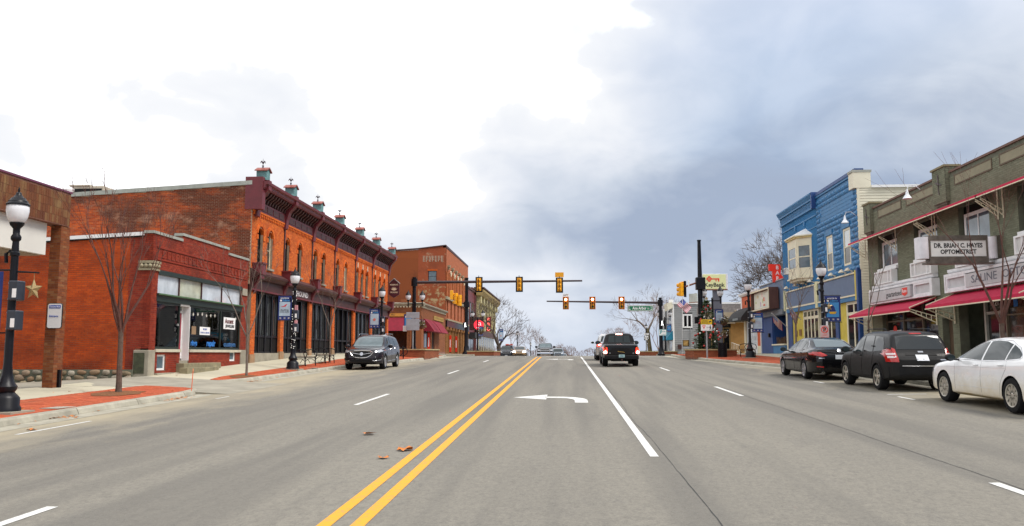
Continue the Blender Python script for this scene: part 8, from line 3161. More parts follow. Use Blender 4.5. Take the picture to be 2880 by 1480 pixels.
  rm = rb.mesh('rim', rim_m, smooth=True)
  hb = B().lathe([(r0 * .56, width * .05), (r0 * .56, width * .12)], (0, 0, 0), 20, axis='y').mesh('brake_disc', PLAST)
  for x, r in s.wheels:
   for sg in (1, -1):
    w_ = link('wheel', tm, s.t)
    w_.location = (x, sg * (s.W - width * .52), r)
    if sg < 0:
     w_.rotation_euler = (0, 0, math.pi)
    link('rim', rm, w_)
    link('brake_disc', hb, w_)

 def mirrors(s, x, z, m=None, size=.11):
  for sg in (1, -1):
   b = B()
   y = sg * (s.W + .13)
   b.lathe([(.02, -.06), (size * .8, -.05), (size, .0), (size * .85, .07), (.02, .10)], (x, y, z), 12, axis='x')
   b.v = [(vx, y + (vy - y) * 1.05, z + (vz - z) * .75) for vx, vy, vz in b.v]
   b.tube([(x, sg * (s.W - .06), z - .05), (x, y, z - .03)], .025, 6)
   o = b.build('mirror', m or s.mat, s.t, smooth=True)
   g = B().prism([(0, 0)] * 0 or arc((0, 0), size * .8, 0, 360, 12)[:-1], 0, .004)
   g.v = [(x - .063 - dd * .2, y + u * 1.0, z + v * .72) for u, dd, v in g.v]
   g.build('mirror_glass', CARGLASS2, o)

 def handle(s, x, z, m=None):
  for sg in (1, -1):
   hit, nrm, _, _ = s.bvh.ray_cast(Vector((x, sg * 3, z)), Vector((0, -sg, 0)))
   B().tube([(x - .1, hit.y, z), (x - .08, hit.y + sg * .03, z), (x + .08, hit.y + sg * .03, z), (x + .1, hit.y, z)], .014, 6).build('door_handle', m or s.mat, s.t, smooth=True)


def rrect(a0, a1, b0, b1, r=.02):
 return [(a0 + r, b0), (a1 - r, b0), (a1, b0 + r), (a1, b1 - r), (a1 - r, b1), (a0 + r, b1), (a0, b1 - r), (a0, b0 + r)]


def road_at(x, y):
 return (x, y, road(x, y))


# ---- white sedan, right foreground, heading away
def white_sedan():
 c = Car('white_sedan', 'white sedan with road dirt on its sills, nearest of the cars parked on the right', road_at(9.68, 18.62), 90,
   [(2.56, .60), (2.5, .70), (2.3, .84), (1.9, .93), (1.3, 1.00), (1.05, 1.05), (.7, 1.20), (.3, 1.38), (-.05, 1.465), (-.5, 1.495), (-1.0, 1.46), (-1.5, 1.33), (-1.9, 1.19), (-2.1, 1.15), (-2.4, 1.13), (-2.56, 1.0)],
   [(2.56, .58), (2.3, .76), (1.9, .86), (1.2, .935), (.5, .955), (-.5, .985), (-1.5, 1.02), (-2.1, 1.04), (-2.56, .95)],
   .925, .21, [(2.56, .62), (1.9, .74), (1.1, .80), (.7, .77), (.2, .70), (-.5, .69), (-1.1, .69), (-1.7, .72), (-2.2, .78), (-2.56, .72)], 5.12,
   paint('pearl_white', (.83, .84, .85), .2, dirt=((.52, .40, .18), .42, 1.0, .75)), [(1.52, .345), (-1.42, .345)], group='cars parked along the right kerb')
 gm = CARGLASS2
 c.patch('side_window', [(.98, 1.03), (.60, 1.16), (.28, 1.285), (.02, 1.36), (-.18, 1.395), (-.16, 1.0)], gm, both=True)
 c.patch('side_window', [(-.26, 1.40), (-.55, 1.415), (-.85, 1.40), (-1.12, 1.345), (-1.12, 1.03), (-.24, 1.005)], gm, both=True)
 c.patch('quarter_window', [(-1.17, 1.335), (-1.40, 1.255), (-1.62, 1.15), (-1.66, 1.075), (-1.17, 1.035)], gm, both=True)
 c.seam('window_trim', [(1.02, 1.02), (.60, 1.185), (.25, 1.33), (-.1, 1.41), (-.55, 1.44), (-1.0, 1.415), (-1.4, 1.285), (-1.72, 1.09), (-1.66, 1.05), (-.5, .985), (1.0, 1.0)], CHROME, both=True, r=.006)
 c.patch('windscreen', [(.66, -.60), (1.12, -.66), (1.12, .66), (.66, .60), (.22, .50), (.22, -.50)], gm, axis='z')
 c.patch('rear_window', [(-1.2, -.5), (-1.2, .5), (-1.92, .58), (-1.92, -.58)], gm, axis='z')
 for p in ([(.98, .26), (.96, .6), (1.0, .98)], [(-.21, .26), (-.21, .98)], [(-.95, .30), (-1.0, .55), (-1.22, .85), (-1.22, 1.02)]):
  c.seam('door_gap', p, mat('gap_grey', (.10, .10, .10), .6), both=True, r=.004, off=-.001)
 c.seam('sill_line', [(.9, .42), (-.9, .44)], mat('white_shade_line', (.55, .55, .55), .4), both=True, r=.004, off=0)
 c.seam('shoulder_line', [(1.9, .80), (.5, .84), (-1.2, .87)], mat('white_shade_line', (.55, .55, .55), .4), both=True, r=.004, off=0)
 c.patch('sill_skirt', [(1.0, .225), (1.0, .275), (-.95, .275), (-.95, .225)], mat('dirty_sill', (.33, .25, .12), .8), both=True)
 c.handle(.02, .90)
 c.handle(-1.02, .93)
 c.mirrors(.84, 1.03, m=PLAST)
 c.patch('tail_lamp', [(.40, .84), (.70, .84), (.70, .98), (.40, .96)], TAIL, axis='x', sign=-1)
 c.patch('tail_lamp', [(-.40, .84), (-.70, .84), (-.70, .98), (-.40, .96)], TAIL, axis='x', sign=-1)
 c.patch('number_plate', [(-.16, .80), (.16, .80), (.16, .92), (-.16, .92)], PLATE, axis='x', sign=-1, off=.012)
 c.patch('head_lamp', [(2.5, .66), (2.15, .77), (2.1, .70), (2.45, .58)], CLEARL, both=True)
 c.add_wheels(10, 'single', .225, mat('pale_alloy', (.50, .48, .42), .35, .7, var=.15))


white_sedan()


# ---- black compact suv
def black_suv():
 c = Car('black_suv', 'dull black compact suv parked between the white sedan and the glossy black sedan', road_at(9.62, 25.55), 90,
   [(2.2, .70), (2.15, .86), (1.9, .98), (1.2, 1.05), (1.0, 1.10), (.55, 1.42), (.25, 1.58), (-.2, 1.645), (-.9, 1.65), (-1.6, 1.62), (-1.78, 1.58), (-2.02, 1.20), (-2.10, 1.05), (-2.2, .92)],
   [(2.2, .68), (1.9, .88), (1.2, .97), (0, 1.0), (-1.2, 1.03), (-2.0, 1.04), (-2.2, .86)],
   .885, .27, [(2.2, .66), (1.9, .78), (1.05, .82), (.55, .79), (.2, .76), (-.9, .76), (-1.75, .75), (-2.05, .82), (-2.2, .80)], 4.4,
   paint('dusty_black', (.008, .0085, .010), .35, coat=.5, dirt=((.03, .028, .025), .5, 1.5, .7)), [(1.35, .355), (-1.28, .355)], cat='suv', group='cars parked along the right kerb', nose=.26, tail=.13)
 gm = CARGLASS2
 c.patch('side_window', [(.80, 1.06), (.42, 1.34), (.12, 1.48), (-.05, 1.50), (-.05, 1.04)], gm, both=True)
 c.patch('side_window', [(-.14, 1.50), (-.55, 1.52), (-.80, 1.50), (-.88, 1.06), (-.14, 1.05)], CARGLASS, both=True)
 c.patch('quarter_window', [(-.88, 1.50), (-1.42, 1.47), (-1.60, 1.30), (-1.66, 1.10), (-.95, 1.07)], CARGLASS, both=True)
 c.patch('windscreen', [(.62, -.62), (1.02, -.66), (1.02, .66), (.62, .62), (.38, .56), (.38, -.56)], gm, axis='z')
 c.patch('rear_window', [(-.62, 1.14), (.62, 1.14), (.57, 1.50), (-.57, 1.50)], CARGLASS, axis='x', sign=-1)
 c.patch('spoiler_lamp', [(-.16, 1.555), (.16, 1.555), (.16, 1.585), (-.16, 1.585)], TAIL, axis='x', sign=-1)
 for sg in (1, -1):
  pts = [(sg * .63, .80), (sg * .84, .80), (sg * .84, 1.02), (sg * .80, 1.22), (sg * .66, 1.14)]
  tl = c.patch('tail_lamp', pts, TAIL, axis='x', sign=-1, off=.022)
  c.patch('reverse_lamp', [(sg * .68, .90), (sg * .81, .90), (sg * .81, .955), (sg * .68, .955)], mat('clear_lens', (.7, .62, .62), .15), axis='x', sign=-1, off=.034, parent=tl)
  c.patch('reverse_lamp', [(sg * .68, .98), (sg * .81, .98), (sg * .81, 1.03), (sg * .68, 1.03)], mat('clear_lens', (.7, .62, .62)), axis='x', sign=-1, off=.034, parent=tl)
 c.patch('tail_lamp_side', [(-2.18, .80), (-1.98, .80), (-1.93, 1.04), (-2.02, 1.18), (-2.12, 1.04)], TAIL, both=True, off=.012)
 c.patch('number_plate', [(-.16, .84), (.16, .84), (.16, .99), (-.16, .99)], PLATE, axis='x', sign=-1, off=.015)
 c.patch('plate_recess', [(-.42, .98), (.42, .98), (.38, 1.06), (-.38, 1.06)], PLAST, axis='x', sign=-1, off=.010)
 c.patch('badge', [(-.07, 1.05), (.07, 1.05), (.07, 1.09), (-.07, 1.09)], CHROME, axis='x', sign=-1, off=.018)
 c.patch('script_badge', [(-.60, .85), (-.45, .85), (-.45, .875), (-.60, .875)], CHROME, axis='x', sign=-1, off=.012)
 c.seam('bumper_strip', [(-.56, .70), (.56, .70)], CHROME, axis='x', sign=-1, r=.014, off=.01)
 c.patch('bumper', [(-.80, .36), (.80, .36), (.82, .66), (-.82, .66)], PLAST, axis='x', sign=-1, off=.02)
 for p in ([(.86, .32), (.84, .98)], [(-.10, .34), (-.10, 1.02)], [(-.80, .40), (-.93, .70), (-.95, 1.04)], [(.86, .32), (-.80, .36)]):
  c.seam('door_gap', p, PLAST, both=True, r=.007, off=0)
 c.patch('sill_guard', [(.92, .29), (.92, .36), (-.84, .38), (-.84, .30)], PLAST, both=True, off=.012)
 for xw in (1.35, -1.28):
  c.patch('arch_trim', [(xw + .46 * math.cos(R(a)), .355 + .46 * math.sin(R(a))) for a in range(0, 181, 15)] + [(xw + .405 * math.cos(R(a)), .355 + .405 * math.sin(R(a))) for a in range(180, -1, -15)], PLAST, both=True, off=.016, cuts=1)
 c.handle(.05, .94)
 c.handle(-.86, 1.22, PLAST)
 c.mirrors(.86, 1.10, m=PLAST, size=.125)
 for sg in (1, -1):
  B().tube([(.1, sg * .60, 1.645), (.0, sg * .62, 1.70), (-1.3, sg * .62, 1.70), (-1.42, sg * .60, 1.645)], .016, 6).build('roof_rail', PLAST, c.t, smooth=True)
 c.patch('head_lamp', [(2.16, .78), (1.95, .88), (1.93, .76), (2.12, .70)], CLEARL, both=True)
 c.add_wheels(5, 'single', .23, mat('warm_alloy', (.52, .50, .44), .3, .8))


black_suv()


# ---- glossy black sedan
def black_sedan():
 c = Car('black_sedan', 'glossy black sedan with slim red tail lamps parked ahead of the dull black suv', road_at(9.30, 31.6), 90,
   [(2.43, .58), (2.36, .70), (2.1, .83), (1.5, .95), (1.1, 1.02), (.7, 1.19), (.25, 1.37), (-.15, 1.44), (-.6, 1.445), (-1.1, 1.37), (-1.6, 1.20), (-1.95, 1.09), (-2.2, 1.075), (-2.36, 1.05), (-2.43, .92)],
   [(2.43, .56), (2.1, .74), (1.3, .90), (.3, .94), (-1, .97), (-1.9, .99), (-2.43, .86)],
   .92, .20, [(2.43, .62), (1.9, .74), (1.1, .80), (.7, .76), (.2, .68), (-.6, .67), (-1.2, .68), (-1.7, .73), (-2.1, .80), (-2.43, .74)], 4.86,
   paint('gloss_black', (.004, .004, .005), .12, dirt=((.05, .045, .038), .35, .75, .5)), [(1.45, .335), (-1.38, .335)], group='cars parked along the right kerb', nose=.26, tail=.17)
 gm = CARGLASS2
 c.patch('side_window', [(.92, 1.01), (.55, 1.17), (.22, 1.285), (-.12, 1.345), (-.12, .985)], gm, both=True)
 c.patch('side_window', [(-.20, 1.35), (-.55, 1.36), (-.85, 1.335), (-1.05, 1.28), (-1.0, 1.0), (-.20, .99)], gm, both=True)
 c.patch('quarter_window', [(-1.10, 1.265), (-1.32, 1.17), (-1.46, 1.06), (-1.06, 1.01)], gm, both=True)
 c.seam('window_trim', [(-1.0, 1.365), (-1.3, 1.24), (-1.55, 1.06), (-1.05, .99), (.9, .98)], CHROME, both=True, r=.008)
 c.patch('windscreen', [(.66, -.58), (1.1, -.64), (1.1, .64), (.66, .58), (.24, .5), (.24, -.5)], gm, axis='z')
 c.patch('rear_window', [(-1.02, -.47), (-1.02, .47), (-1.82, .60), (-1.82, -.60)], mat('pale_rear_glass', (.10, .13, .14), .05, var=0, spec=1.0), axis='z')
 for sg in (1, -1):
  c.patch('tail_lamp', [(sg * .42, .84), (sg * .60, .80), (sg * .88, .86), (sg * .88, .965), (sg * .62, .95)], TAIL, axis='x', sign=-1, off=.015)
  c.patch('reflector', [(sg * .55, .43), (sg * .76, .45), (sg * .76, .485), (sg * .55, .47)], TAIL, axis='x', sign=-1, off=.01)
  B().lathe([(.045, -.1), (.05, .06), (.04, .06), (.035, -.1)], (-2.44, sg * .58, .27), 12, axis='x').build('exhaust', CHROME, c.t)
 c.patch('tail_lamp_side', [(-2.40, .85), (-2.10, .87), (-2.06, .93), (-2.36, .965)], TAIL, both=True, off=.01)
 c.seam('boot_strip', [(-.62, .985), (0, .925), (.62, .985)], CHROME, axis='x', sign=-1, r=.016, off=.012)
 B().prism(arc((0, 0), .07, 0, 360, 16)[:-1], 0, .01)
 c.patch('badge', arc((0, 1.0), .06, 0, 360, 14)[:-1], CHROME, axis='x', sign=-1, off=.02)
 c.patch('script_badge', [(.50, .735), (.70, .735), (.70, .765), (.50, .765)], CHROME, axis='x', sign=-1, off=.01)
 c.patch('number_plate', [(-.16, .72), (.16, .72), (.16, .86), (-.16, .86)], PLATE, axis='x', sign=-1, off=.012)
 c.patch('bumper_valance', [(-.6, .24), (.6, .24), (.66, .38), (-.66, .38)], PLAST, axis='x', sign=-1, off=.01)
 for p in ([(.98, .26), (.98, .95)], [(-.16, .26), (-.16, .97)], [(-.9, .32), (-1.02, .6), (-1.14, .98)]):
  c.seam('door_gap', p, PLAST, both=True, r=.005, off=0)
 c.handle(.03, .88)
 c.handle(-.93, .91)
 c.mirrors(.80, 1.0, m=PLAST)
 c.patch('head_lamp', [(2.36, .64), (2.05, .74), (2.0, .68), (2.32, .58)], CLEARL, both=True)
 c.add_wheels(5, 'split', .225, RIM)


black_sedan()


# ---- dark suv on the left facing the camera
def dark_suv():
 c = Car('dark_suv', 'dark plum grey suv with chrome ringed grille parked at the left kerb', (-10.12, 43.9, road(-10.1, 43.9)), -90,
   [(2.59, .66), (2.55, .88), (2.35, 1.02), (1.7, 1.12), (1.35, 1.17), (.95, 1.42), (.6, 1.62), (.2, 1.73), (-.5, 1.765), (-1.4, 1.74), (-2.1, 1.66), (-2.3, 1.56), (-2.5, 1.15), (-2.59, .95)],
   [(2.59, .64), (2.35, .90), (1.6, 1.03), (.5, 1.06), (-1, 1.10), (-2.2, 1.14), (-2.59, .92)],
   1.0, .25, [(2.59, .66), (2.2, .78), (1.4, .82), (.95, .78), (.5, .74), (-.5, .72), (-1.8, .70), (-2.35, .74), (-2.59, .76)], 5.18,
   paint('dark_plum_grey', (.014, .011, .016), .18), [(1.58, .385), (-1.49, .385)], cat='suv', nose=.24, tail=.14)
 gm = CARGLASS2
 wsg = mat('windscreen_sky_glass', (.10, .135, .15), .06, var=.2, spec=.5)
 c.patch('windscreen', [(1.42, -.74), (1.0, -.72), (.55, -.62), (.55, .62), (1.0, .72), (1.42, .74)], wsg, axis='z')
 c.patch('side_window', [(1.05, 1.16), (.65, 1.42), (.32, 1.56), (.05, 1.60), (.05, 1.12)], gm, both=True)
 c.patch('side_window', [(-.05, 1.605), (-.6, 1.62), (-.95, 1.60), (-.98, 1.15), (-.05, 1.13)], gm, both=True)
 c.patch('quarter_window', [(-1.08, 1.595), (-1.6, 1.54), (-2.0, 1.36), (-1.9, 1.20), (-1.08, 1.16)], gm, both=True)
 c.seam('window_trim', [(1.15, 1.12), (.0, 1.09), (-1.0, 1.12), (-1.95, 1.17)], CHROME, both=True, r=.012)
 gri = [(.0, .60), (.30, .62), (.47, .72), (.58, .86), (.40, .93), (0, .95), (-.40, .93), (-.58, .86), (-.47, .72), (-.30, .62)]
 c.patch('grille', gri, PLAST, axis='x', sign=1, off=.012)
 c.seam('grille_ring', gri + [gri[0]], CHROME, axis='x', sign=1, r=.018, off=.018)
 c.seam('grille_wing', [(-.5, .84), (-.15, .78), (.15, .78), (.5, .84)], CHROME, axis='x', sign=1, r=.014, off=.02)
 c.patch('badge', arc((0, .79), .085, 0, 360, 14)[:-1], CHROME, axis='x', sign=1, off=.035)
 for sg in (1, -1):
  c.patch('head_lamp', [(sg * .60, .92), (sg * .80, .99), (sg * .97, 1.0), (sg * .95, .90), (sg * .72, .85)], CLEARL, axis='x', sign=1, off=.012)
  c.patch('fog_recess', [(sg * .62, .46), (sg * .90, .50), (sg * .90, .60), (sg * .62, .56)], PLAST, axis='x', sign=1, off=.01)
  c.seam('fog_trim', [(sg * .58, .47), (sg * .68, .45), (sg * .92, .50), (sg * .92, .58)], CHROME, axis='x', sign=1, r=.014, off=.016)
 c.patch('head_lamp_side', [(2.45, .90), (2.10, 1.02), (2.05, .97), (2.40, .84)], CLEARL, both=True, off=.01)
 c.patch('lower_grille', [(-.5, .40), (.5, .40), (.54, .52), (-.54, .52)], PLAST, axis='x', sign=1, off=.01)
 for p in ([(1.1, .34), (1.1, 1.06)], [(0, .34), (0, 1.08)], [(-.95, .40), (-1.05, .7), (-1.05, 1.1)]):
  c.seam('door_gap', p, PLAST, both=True, r=.006, off=0)
 c.seam('sill_trim', [(1.0, .40), (-.95, .42)], CHROME, both=True, r=.012, off=.006)
 c.handle(.15, 1.0, CHROME)
 c.handle(-.88, 1.03, CHROME)
 c.mirrors(1.02, 1.16, size=.13)
 for sg in (1, -1):
  B().tube([(.35, sg * .68, 1.72), (.2, sg * .70, 1.79), (-1.6, sg * .68, 1.78), (-1.8, sg * .66, 1.70)], .016, 6).build('roof_rail', CHROME, c.t, smooth=True)
 c.add_wheels(10, 'single', .24, RIM)


dark_suv()


# ---- black pickup waiting at the light
def pickup():
 c = Car('black_pickup', 'black pickup truck with lit brake lamps waiting in the right lane', (2.93, 46.6, road(2.93, 46.6)), 90,
   [(2.7, .80), (2.62, 1.0), (2.2, 1.10), (1.5, 1.16), (1.25, 1.20), (.85, 1.50), (.55, 1.70), (.1, 1.77), (-.6, 1.76), (-.78, 1.72), (-.92, 1.22), (-.98, 1.17), (-1.5, 1.165), (-2.55, 1.165), (-2.7, 1.14)],
   [(2.7, .78), (2.2, 1.0), (1.4, 1.06), (0, 1.08), (-.8, 1.09), (-1, 1.08), (-2.7, 1.06)],
   .935, .40, [(2.7, .70), (2.2, .80), (1.3, .84), (.85, .80), (.5, .76), (-.6, .75), (-.82, .78), (-.95, .90), (-1.3, .93), (-2.7, .93)], 5.4,
   paint('truck_black', (.005, .004, .005), .2, dirt=((.045, .035, .03), .55, .95, .55)), [(1.65, .37), (-1.52, .37)], cat='pickup', nose=.2, tail=.05, pitch=1.29)
 c.patch('rear_window', [(-.60, 1.26), (.60, 1.26), (.545, 1.62), (-.545, 1.62)], CARGLASS2, axis='x', sign=-1)
 for x in (-.22, .22):
  c.seam('window_bar', [(x, 1.27), (x, 1.61)], PLAST, axis='x', sign=-1, r=.012, off=.008)
 c.patch('high_brake_lamp', [(-.17, 1.665), (.17, 1.665), (.17, 1.71), (-.17, 1.71)], TAILHOT, axis='x', sign=-1, off=.015)
 for sg in (1, -1):
  c.patch('tail_lamp', [(sg * .73, .72), (sg * .91, .72), (sg * .91, 1.0), (sg * .75, 1.0)], TAILON, axis='x', sign=-1, off=.012)
  c.patch('brake_lamp', arc((sg * .82, .76), .075, 0, 360, 12)[:-1], TAILHOT, axis='x', sign=-1, off=.03)
  c.patch('amber_lamp', [(sg * .75, .90), (sg * .90, .90), (sg * .90, 1.04), (sg * .77, 1.04)], mat('amber_lens', (.5, .10, .02), .2), axis='x', sign=-1, off=.02)
  c.patch('badge_script', [(sg * .40, .70), (sg * .64, .70), (sg * .64, .735), (sg * .40, .735)], CHROME, axis='x', sign=-1, off=.01)
 c.patch('tailgate', [(-.69, .66), (.69, .66), (.69, 1.09), (-.69, 1.09)], s_ := c.mat, axis='x', sign=-1, off=.012)
 c.seam('tailgate_gap', [(-.70, .64), (-.70, 1.10), (.70, 1.10), (.70, .64), (-.70, .64)], PLAST, axis='x', sign=-1, r=.008, off=.008)
 c.patch('tailgate_handle', [(-.11, .92), (.11, .92), (.11, .99), (-.11, .99)], PLAST, axis='x', sign=-1, off=.022)
 c.patch('bowtie_badge', [(-.16, .74), (-.05, .76), (.05, .77), (.2, .79), (.19, .82), (.05, .80), (-.05, .79), (-.17, .77)], mat('brass_badge', (.45, .28, .08), .3, .8), axis='x', sign=-1, off=.016)
 bm_ = B().box(-2.86, -2.66, -.88, .88, .40, .60)
 bp = bm_.build('bumper', PLAST, c.t, bevel=.03)
 B().box(-2.872, -2.862, -.15, .15, .50, .64).build('number_plate', mat('pale_teal_plate', (.42, .60, .60), .4), c.t)
 B().box(-2.876, -2.873, -.10, .10, .545, .595).build('plate_print', mat('plate_print', (.05, .12, .2)), c.t)
 B().lathe([(.03, -.06), (.05, .0), (.03, .05)], (-2.9, 0, .36), 8, axis='x').build('tow_ball', M['maroon_d'], c.t)
 c.patch('side_window', [(1.05, 1.20), (.72, 1.46), (.45, 1.60), (.2, 1.63), (.2, 1.13)], CARGLASS2, both=True)
 c.patch('side_window', [(.1, 1.635), (-.55, 1.63), (-.66, 1.16), (.1, 1.14)], CARGLASS2, both=True)
 c.patch('windscreen', [(.9, -.66), (1.28, -.70), (1.28, .70), (.9, .66), (.62, .6), (.62, -.6)], CARGLASS2, axis='z')
 for p in ([(1.1, .45), (1.1, 1.08)], [(.15, .45), (.15, 1.1)], [(-.75, .5), (-.75, 1.1)], [(-.97, .45), (-.97, 1.1)]):
  c.seam('door_gap', p, PLAST, both=True, r=.006, off=0)
 c.mirrors(1.0, 1.22, m=PLAST, size=.15)
 c.patch('head_lamp', [(2.62, .86), (2.3, .98), (2.28, .86), (2.6, .76)], CLEARL, both=True)
 b = B().box(-2.3, -1.1, -.5, .5, .28, .40).tube([(-1.52, -.75, .37), (-1.52, .75, .37)], .06, 8)
 b.build('axle', PLAST, c.t)
 c.add_wheels(6, 'single', .26, RIM)


pickup()


# ---- silver suv ahead of it
def generic_suv(name, label, loc, heading, body, H=1.70, W=.90, L=4.6, front=False, cat='suv', group=None, lit=False, rear_lit=False, pitch=0):
 k = H / 1.70
 c = Car(name, label, loc, heading,
   [(L / 2, .66 * k), (L / 2 - .07, .90 * k), (L / 2 - .35, 1.02 * k), (1.2, 1.10 * k), (1.0, 1.15 * k), (.55, 1.47 * k), (.2, 1.63 * k), (-.3, 1.69 * k), (-1.2, 1.69 * k), (-L / 2 + .45, 1.62 * k), (-L / 2 + .2, 1.18 * k), (-L / 2, .92 * k)],
   [(L / 2, .64 * k), (L / 2 - .35, .92 * k), (1.1, 1.02 * k), (0, 1.04 * k), (-L / 2 + .2, 1.06 * k), (-L / 2, .88 * k)],
   W, .26, [(L / 2, .68), (L / 2 - .4, .80), (1.05, .83), (.55, .78), (.1, .74), (-1.2, .72), (-L / 2 + .4, .73), (-L / 2, .78)], L, body,
   [(L * .30, .35), (-L * .29, .35)], cat=cat, group=group, pitch=pitch)
 gm = CARGLASS2
 c.patch('windscreen', [(1.04, -.70 * W), (.62, -.68 * W), (.38, -.62 * W), (.38, .62 * W), (.62, .68 * W), (1.04, .70 * W)], gm, axis='z')
 c.patch('rear_window', [(-.70 * W, 1.16 * k), (.70 * W, 1.16 * k), (.60 * W, 1.52 * k), (-.60 * W, 1.52 * k)], gm, axis='x', sign=-1)
 c.patch('side_window', [(.80, 1.10 * k), (.45, 1.36 * k), (.15, 1.50 * k), (-.05, 1.52 * k), (-.05, 1.07 * k)], gm, both=True)
 c.patch('side_window', [(-.14, 1.525 * k), (-1.0, 1.53 * k), (-1.5, 1.45 * k), (-1.6, 1.12 * k), (-.14, 1.08 * k)], gm, both=True)
 for sg in (1, -1):
  c.patch('tail_lamp', [(sg * .66 * W, .86 * k), (sg * .92 * W, .86 * k), (sg * .88 * W, 1.18 * k), (sg * .72 * W, 1.12 * k)], TAILON if rear_lit else TAIL, axis='x', sign=-1, off=.015)
  if rear_lit:
   c.patch('brake_lamp', arc((sg * .78 * W, .98 * k), .06, 0, 360, 10)[:-1], TAILHOT, axis='x', sign=-1, off=.03)
  c.patch('head_lamp', [(sg * .50 * W, .78 * k), (sg * .88 * W, .84 * k), (sg * .86 * W, .94 * k), (sg * .55 * W, .90 * k)], HEADON if lit else CLEARL, axis='x', sign=1, off=.015)
 c.patch('grille', [(-.45 * W, .62 * k), (.45 * W, .62 * k), (.5 * W, .86 * k), (-.5 * W, .86 * k)], PLAST, axis='x', sign=1, off=.01)
 c.seam('grille_bar', [(-.45 * W, .74 * k), (.45 * W, .74 * k)], CHROME, axis='x', sign=1, r=.02, off=.015)
 c.patch('bumper', [(-.8 * W, .36), (.8 * W, .36), (.82 * W, .56), (-.82 * W, .56)], PLAST, axis='x', sign=-1, off=.012)
 c.patch('number_plate', [(-.16, .40), (.16, .40), (.16, .52), (-.16, .52)], PLATE, axis='x', sign=1, off=.02)
 c.mirrors(.85, 1.12 * k, size=.12)
 c.add_wheels(5, 'split', .23)
 return c


generic_suv('silver_suv', 'silver suv with a lit red tail lamp waiting ahead of the black pickup', (2.95, 56.8, road(2.95, 56.8)), 90, paint('silver_paint', (.50, .50, .50), .25, .5), H=1.74, W=.93, rear_lit=True, pitch=.8)

c = generic_suv('parked_dark_suv', 'dark suv with red load on its roof parked at the far left kerb', (-7.33, 107, .99), -90, paint('dark_grey_blue', (.03, .035, .045), .25), H=1.78, W=.94, group='vehicles coming over the crest')
b = B()
rg = random.Random(2)
for k in range(7):
 x, y = rg.uniform(-1.2, .2), rg.uniform(-.55, .45)
 b.box(x, x + .35, y, y + .3, 1.76, 1.86 + rg.uniform(0, .1))
b.build('roof_load', mat('red_load', (.45, .06, .03), .6, var=.5, scale=6), c.t, bevel=.02)


def gold_sedan():
 c = Car('gold_sedan', 'small gold sedan with lit headlights coming over the crest', (-5.62, 105, 1.20), -90,
   [(2.25, .55), (2.18, .70), (1.9, .80), (1.3, .90), (1.1, .96), (.6, 1.22), (.2, 1.38), (-.3, 1.42), (-.8, 1.38), (-1.3, 1.15), (-1.6, 1.06), (-2.15, 1.02), (-2.25, .85)],
   [(2.25, .53), (1.9, .72), (1.2, .85), (0, .89), (-1.5, .94), (-2.25, .8)],
   .87, .2, [(2.25, .64), (1.8, .76), (1.1, .80), (.6, .76), (.2, .69), (-.8, .68), (-1.4, .74), (-2.25, .74)], 4.5,
   paint('gold_paint', (.34, .22, .11), .3, .4), [(1.38, .31), (-1.28, .31)], group='vehicles coming over the crest', pitch=-1)
 c.patch('windscreen', [(1.08, -.64), (.66, -.6), (.28, -.5), (.28, .5), (.66, .6), (1.08, .64)], CARGLASS2, axis='z')
 c.patch('side_window', [(.9, .95), (.5, 1.12), (.2, 1.27), (-.1, 1.32), (-.1, .93)], CARGLASS2, both=True)
 c.patch('side_window', [(-.18, 1.325), (-.7, 1.30), (-1.1, 1.15), (-1.2, .97), (-.18, .94)], CARGLASS2, both=True)
 for sg in (1, -1):
  c.patch('head_lamp', [(sg * .42, .60), (sg * .76, .62), (sg * .76, .76), (sg * .46, .73)], HEADON, axis='x', sign=1, off=.02)
 c.patch('grille', [(-.3, .62), (.3, .62), (.34, .72), (-.34, .72)], PLAST, axis='x', sign=1, off=.012)
 c.patch('lower_grille', [(-.5, .36), (.5, .36), (.5, .46), (-.5, .46)], PLAST, axis='x', sign=1, off=.012)
 c.mirrors(.8, .98)
 c.add_wheels(5, 'split', .2)


gold_sedan()


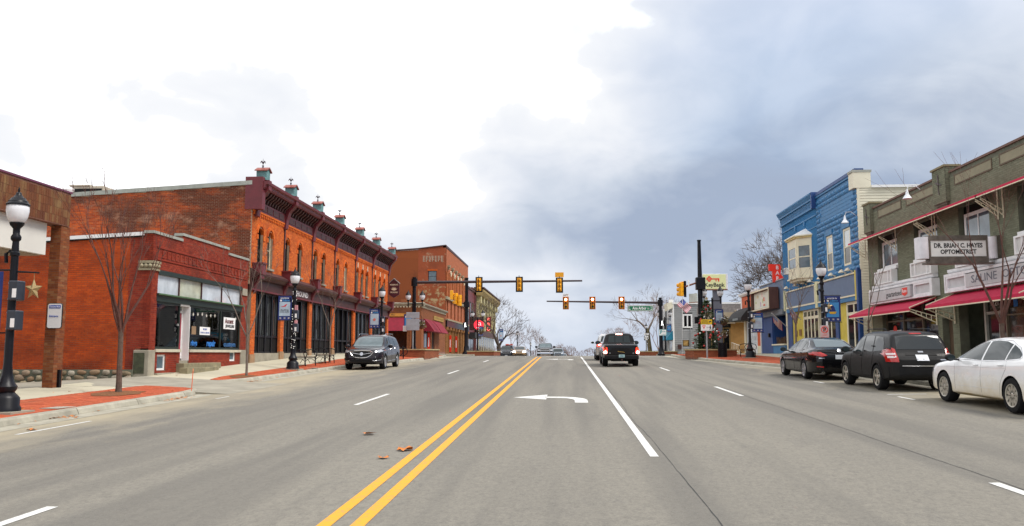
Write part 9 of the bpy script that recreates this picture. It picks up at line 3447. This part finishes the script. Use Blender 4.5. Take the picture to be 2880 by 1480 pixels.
def oncoming_pickup():
 c = Car('oncoming_pickup', 'large oncoming pickup with a wide chrome grille on the crest', (-2.5, 107.9, 1.12), -90,
   [(2.9, .95), (2.85, 1.18), (2.6, 1.25), (1.6, 1.30), (1.4, 1.34), (1.0, 1.62), (.7, 1.85), (.3, 1.94), (-.6, 1.94), (-.9, 1.88), (-1.05, 1.35), (-1.2, 1.30), (-2.9, 1.28)],
   [(2.9, .92), (2.6, 1.12), (1.5, 1.18), (0, 1.2), (-1, 1.2), (-2.9, 1.18)],
   1.02, .45, [(2.9, .80), (2.4, .88), (1.4, .86), (1.0, .80), (.6, .76), (-.6, .75), (-.95, .8), (-1.1, .92), (-2.9, .93)], 5.8,
   paint('deep_blue_black', (.015, .018, .028), .2), [(1.85, .40), (-1.75, .40)], cat='pickup', group='vehicles coming over the crest', nose=.1, tail=.05, pitch=-1)
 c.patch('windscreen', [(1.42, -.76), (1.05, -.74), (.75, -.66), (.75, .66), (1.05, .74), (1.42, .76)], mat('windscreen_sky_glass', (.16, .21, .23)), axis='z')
 gr_ = [(-.56, .66), (.56, .66), (.62, 1.08), (-.62, 1.08)]
 c.patch('grille', gr_, PLAST, axis='x', sign=1, off=.012)
 c.seam('grille_ring', gr_ + [gr_[0]], CHROME, axis='x', sign=1, r=.045, off=.02)
 c.seam('grille_bar', [(-.56, .87), (.56, .87)], CHROME, axis='x', sign=1, r=.04, off=.02)
 for sg in (1, -1):
  c.patch('head_lamp', [(sg * .66, .84), (sg * .96, .86), (sg * .96, 1.06), (sg * .68, 1.06)], CLEARL, axis='x', sign=1, off=.02)
 b = B().box(2.9, 3.08, -1.0, 1.0, .46, .68)
 b.build('chrome_bumper', CHROME, c.t, bevel=.04)
 c.patch('side_window', [(1.2, 1.32), (.85, 1.58), (.55, 1.74), (.3, 1.78), (.3, 1.25)], CARGLASS2, both=True)
 c.patch('side_window', [(.2, 1.785), (-.6, 1.78), (-.72, 1.27), (.2, 1.26)], CARGLASS2, both=True)
 c.mirrors(1.12, 1.40, m=PLAST, size=.17)
 c.add_wheels(6, 'single', .28)


oncoming_pickup()
generic_suv('following_suv', 'blue grey suv half hidden behind the oncoming pickup', (-1.0, 121, .75), -90, paint('blue_grey_paint', (.07, .10, .13), .25, .3), H=1.78, group='vehicles coming over the crest', pitch=-1.5)
generic_suv('trailing_car', 'small grey car farthest along the line of oncoming traffic', (-.45, 143, .15), -90, paint('pale_grey_paint', (.22, .24, .26), .25, .3), H=1.62, cat='car', group='vehicles coming over the crest', pitch=-1.5)
for o in list(bpy.data.objects):
 if o.get('_w'):
  del o['_w']
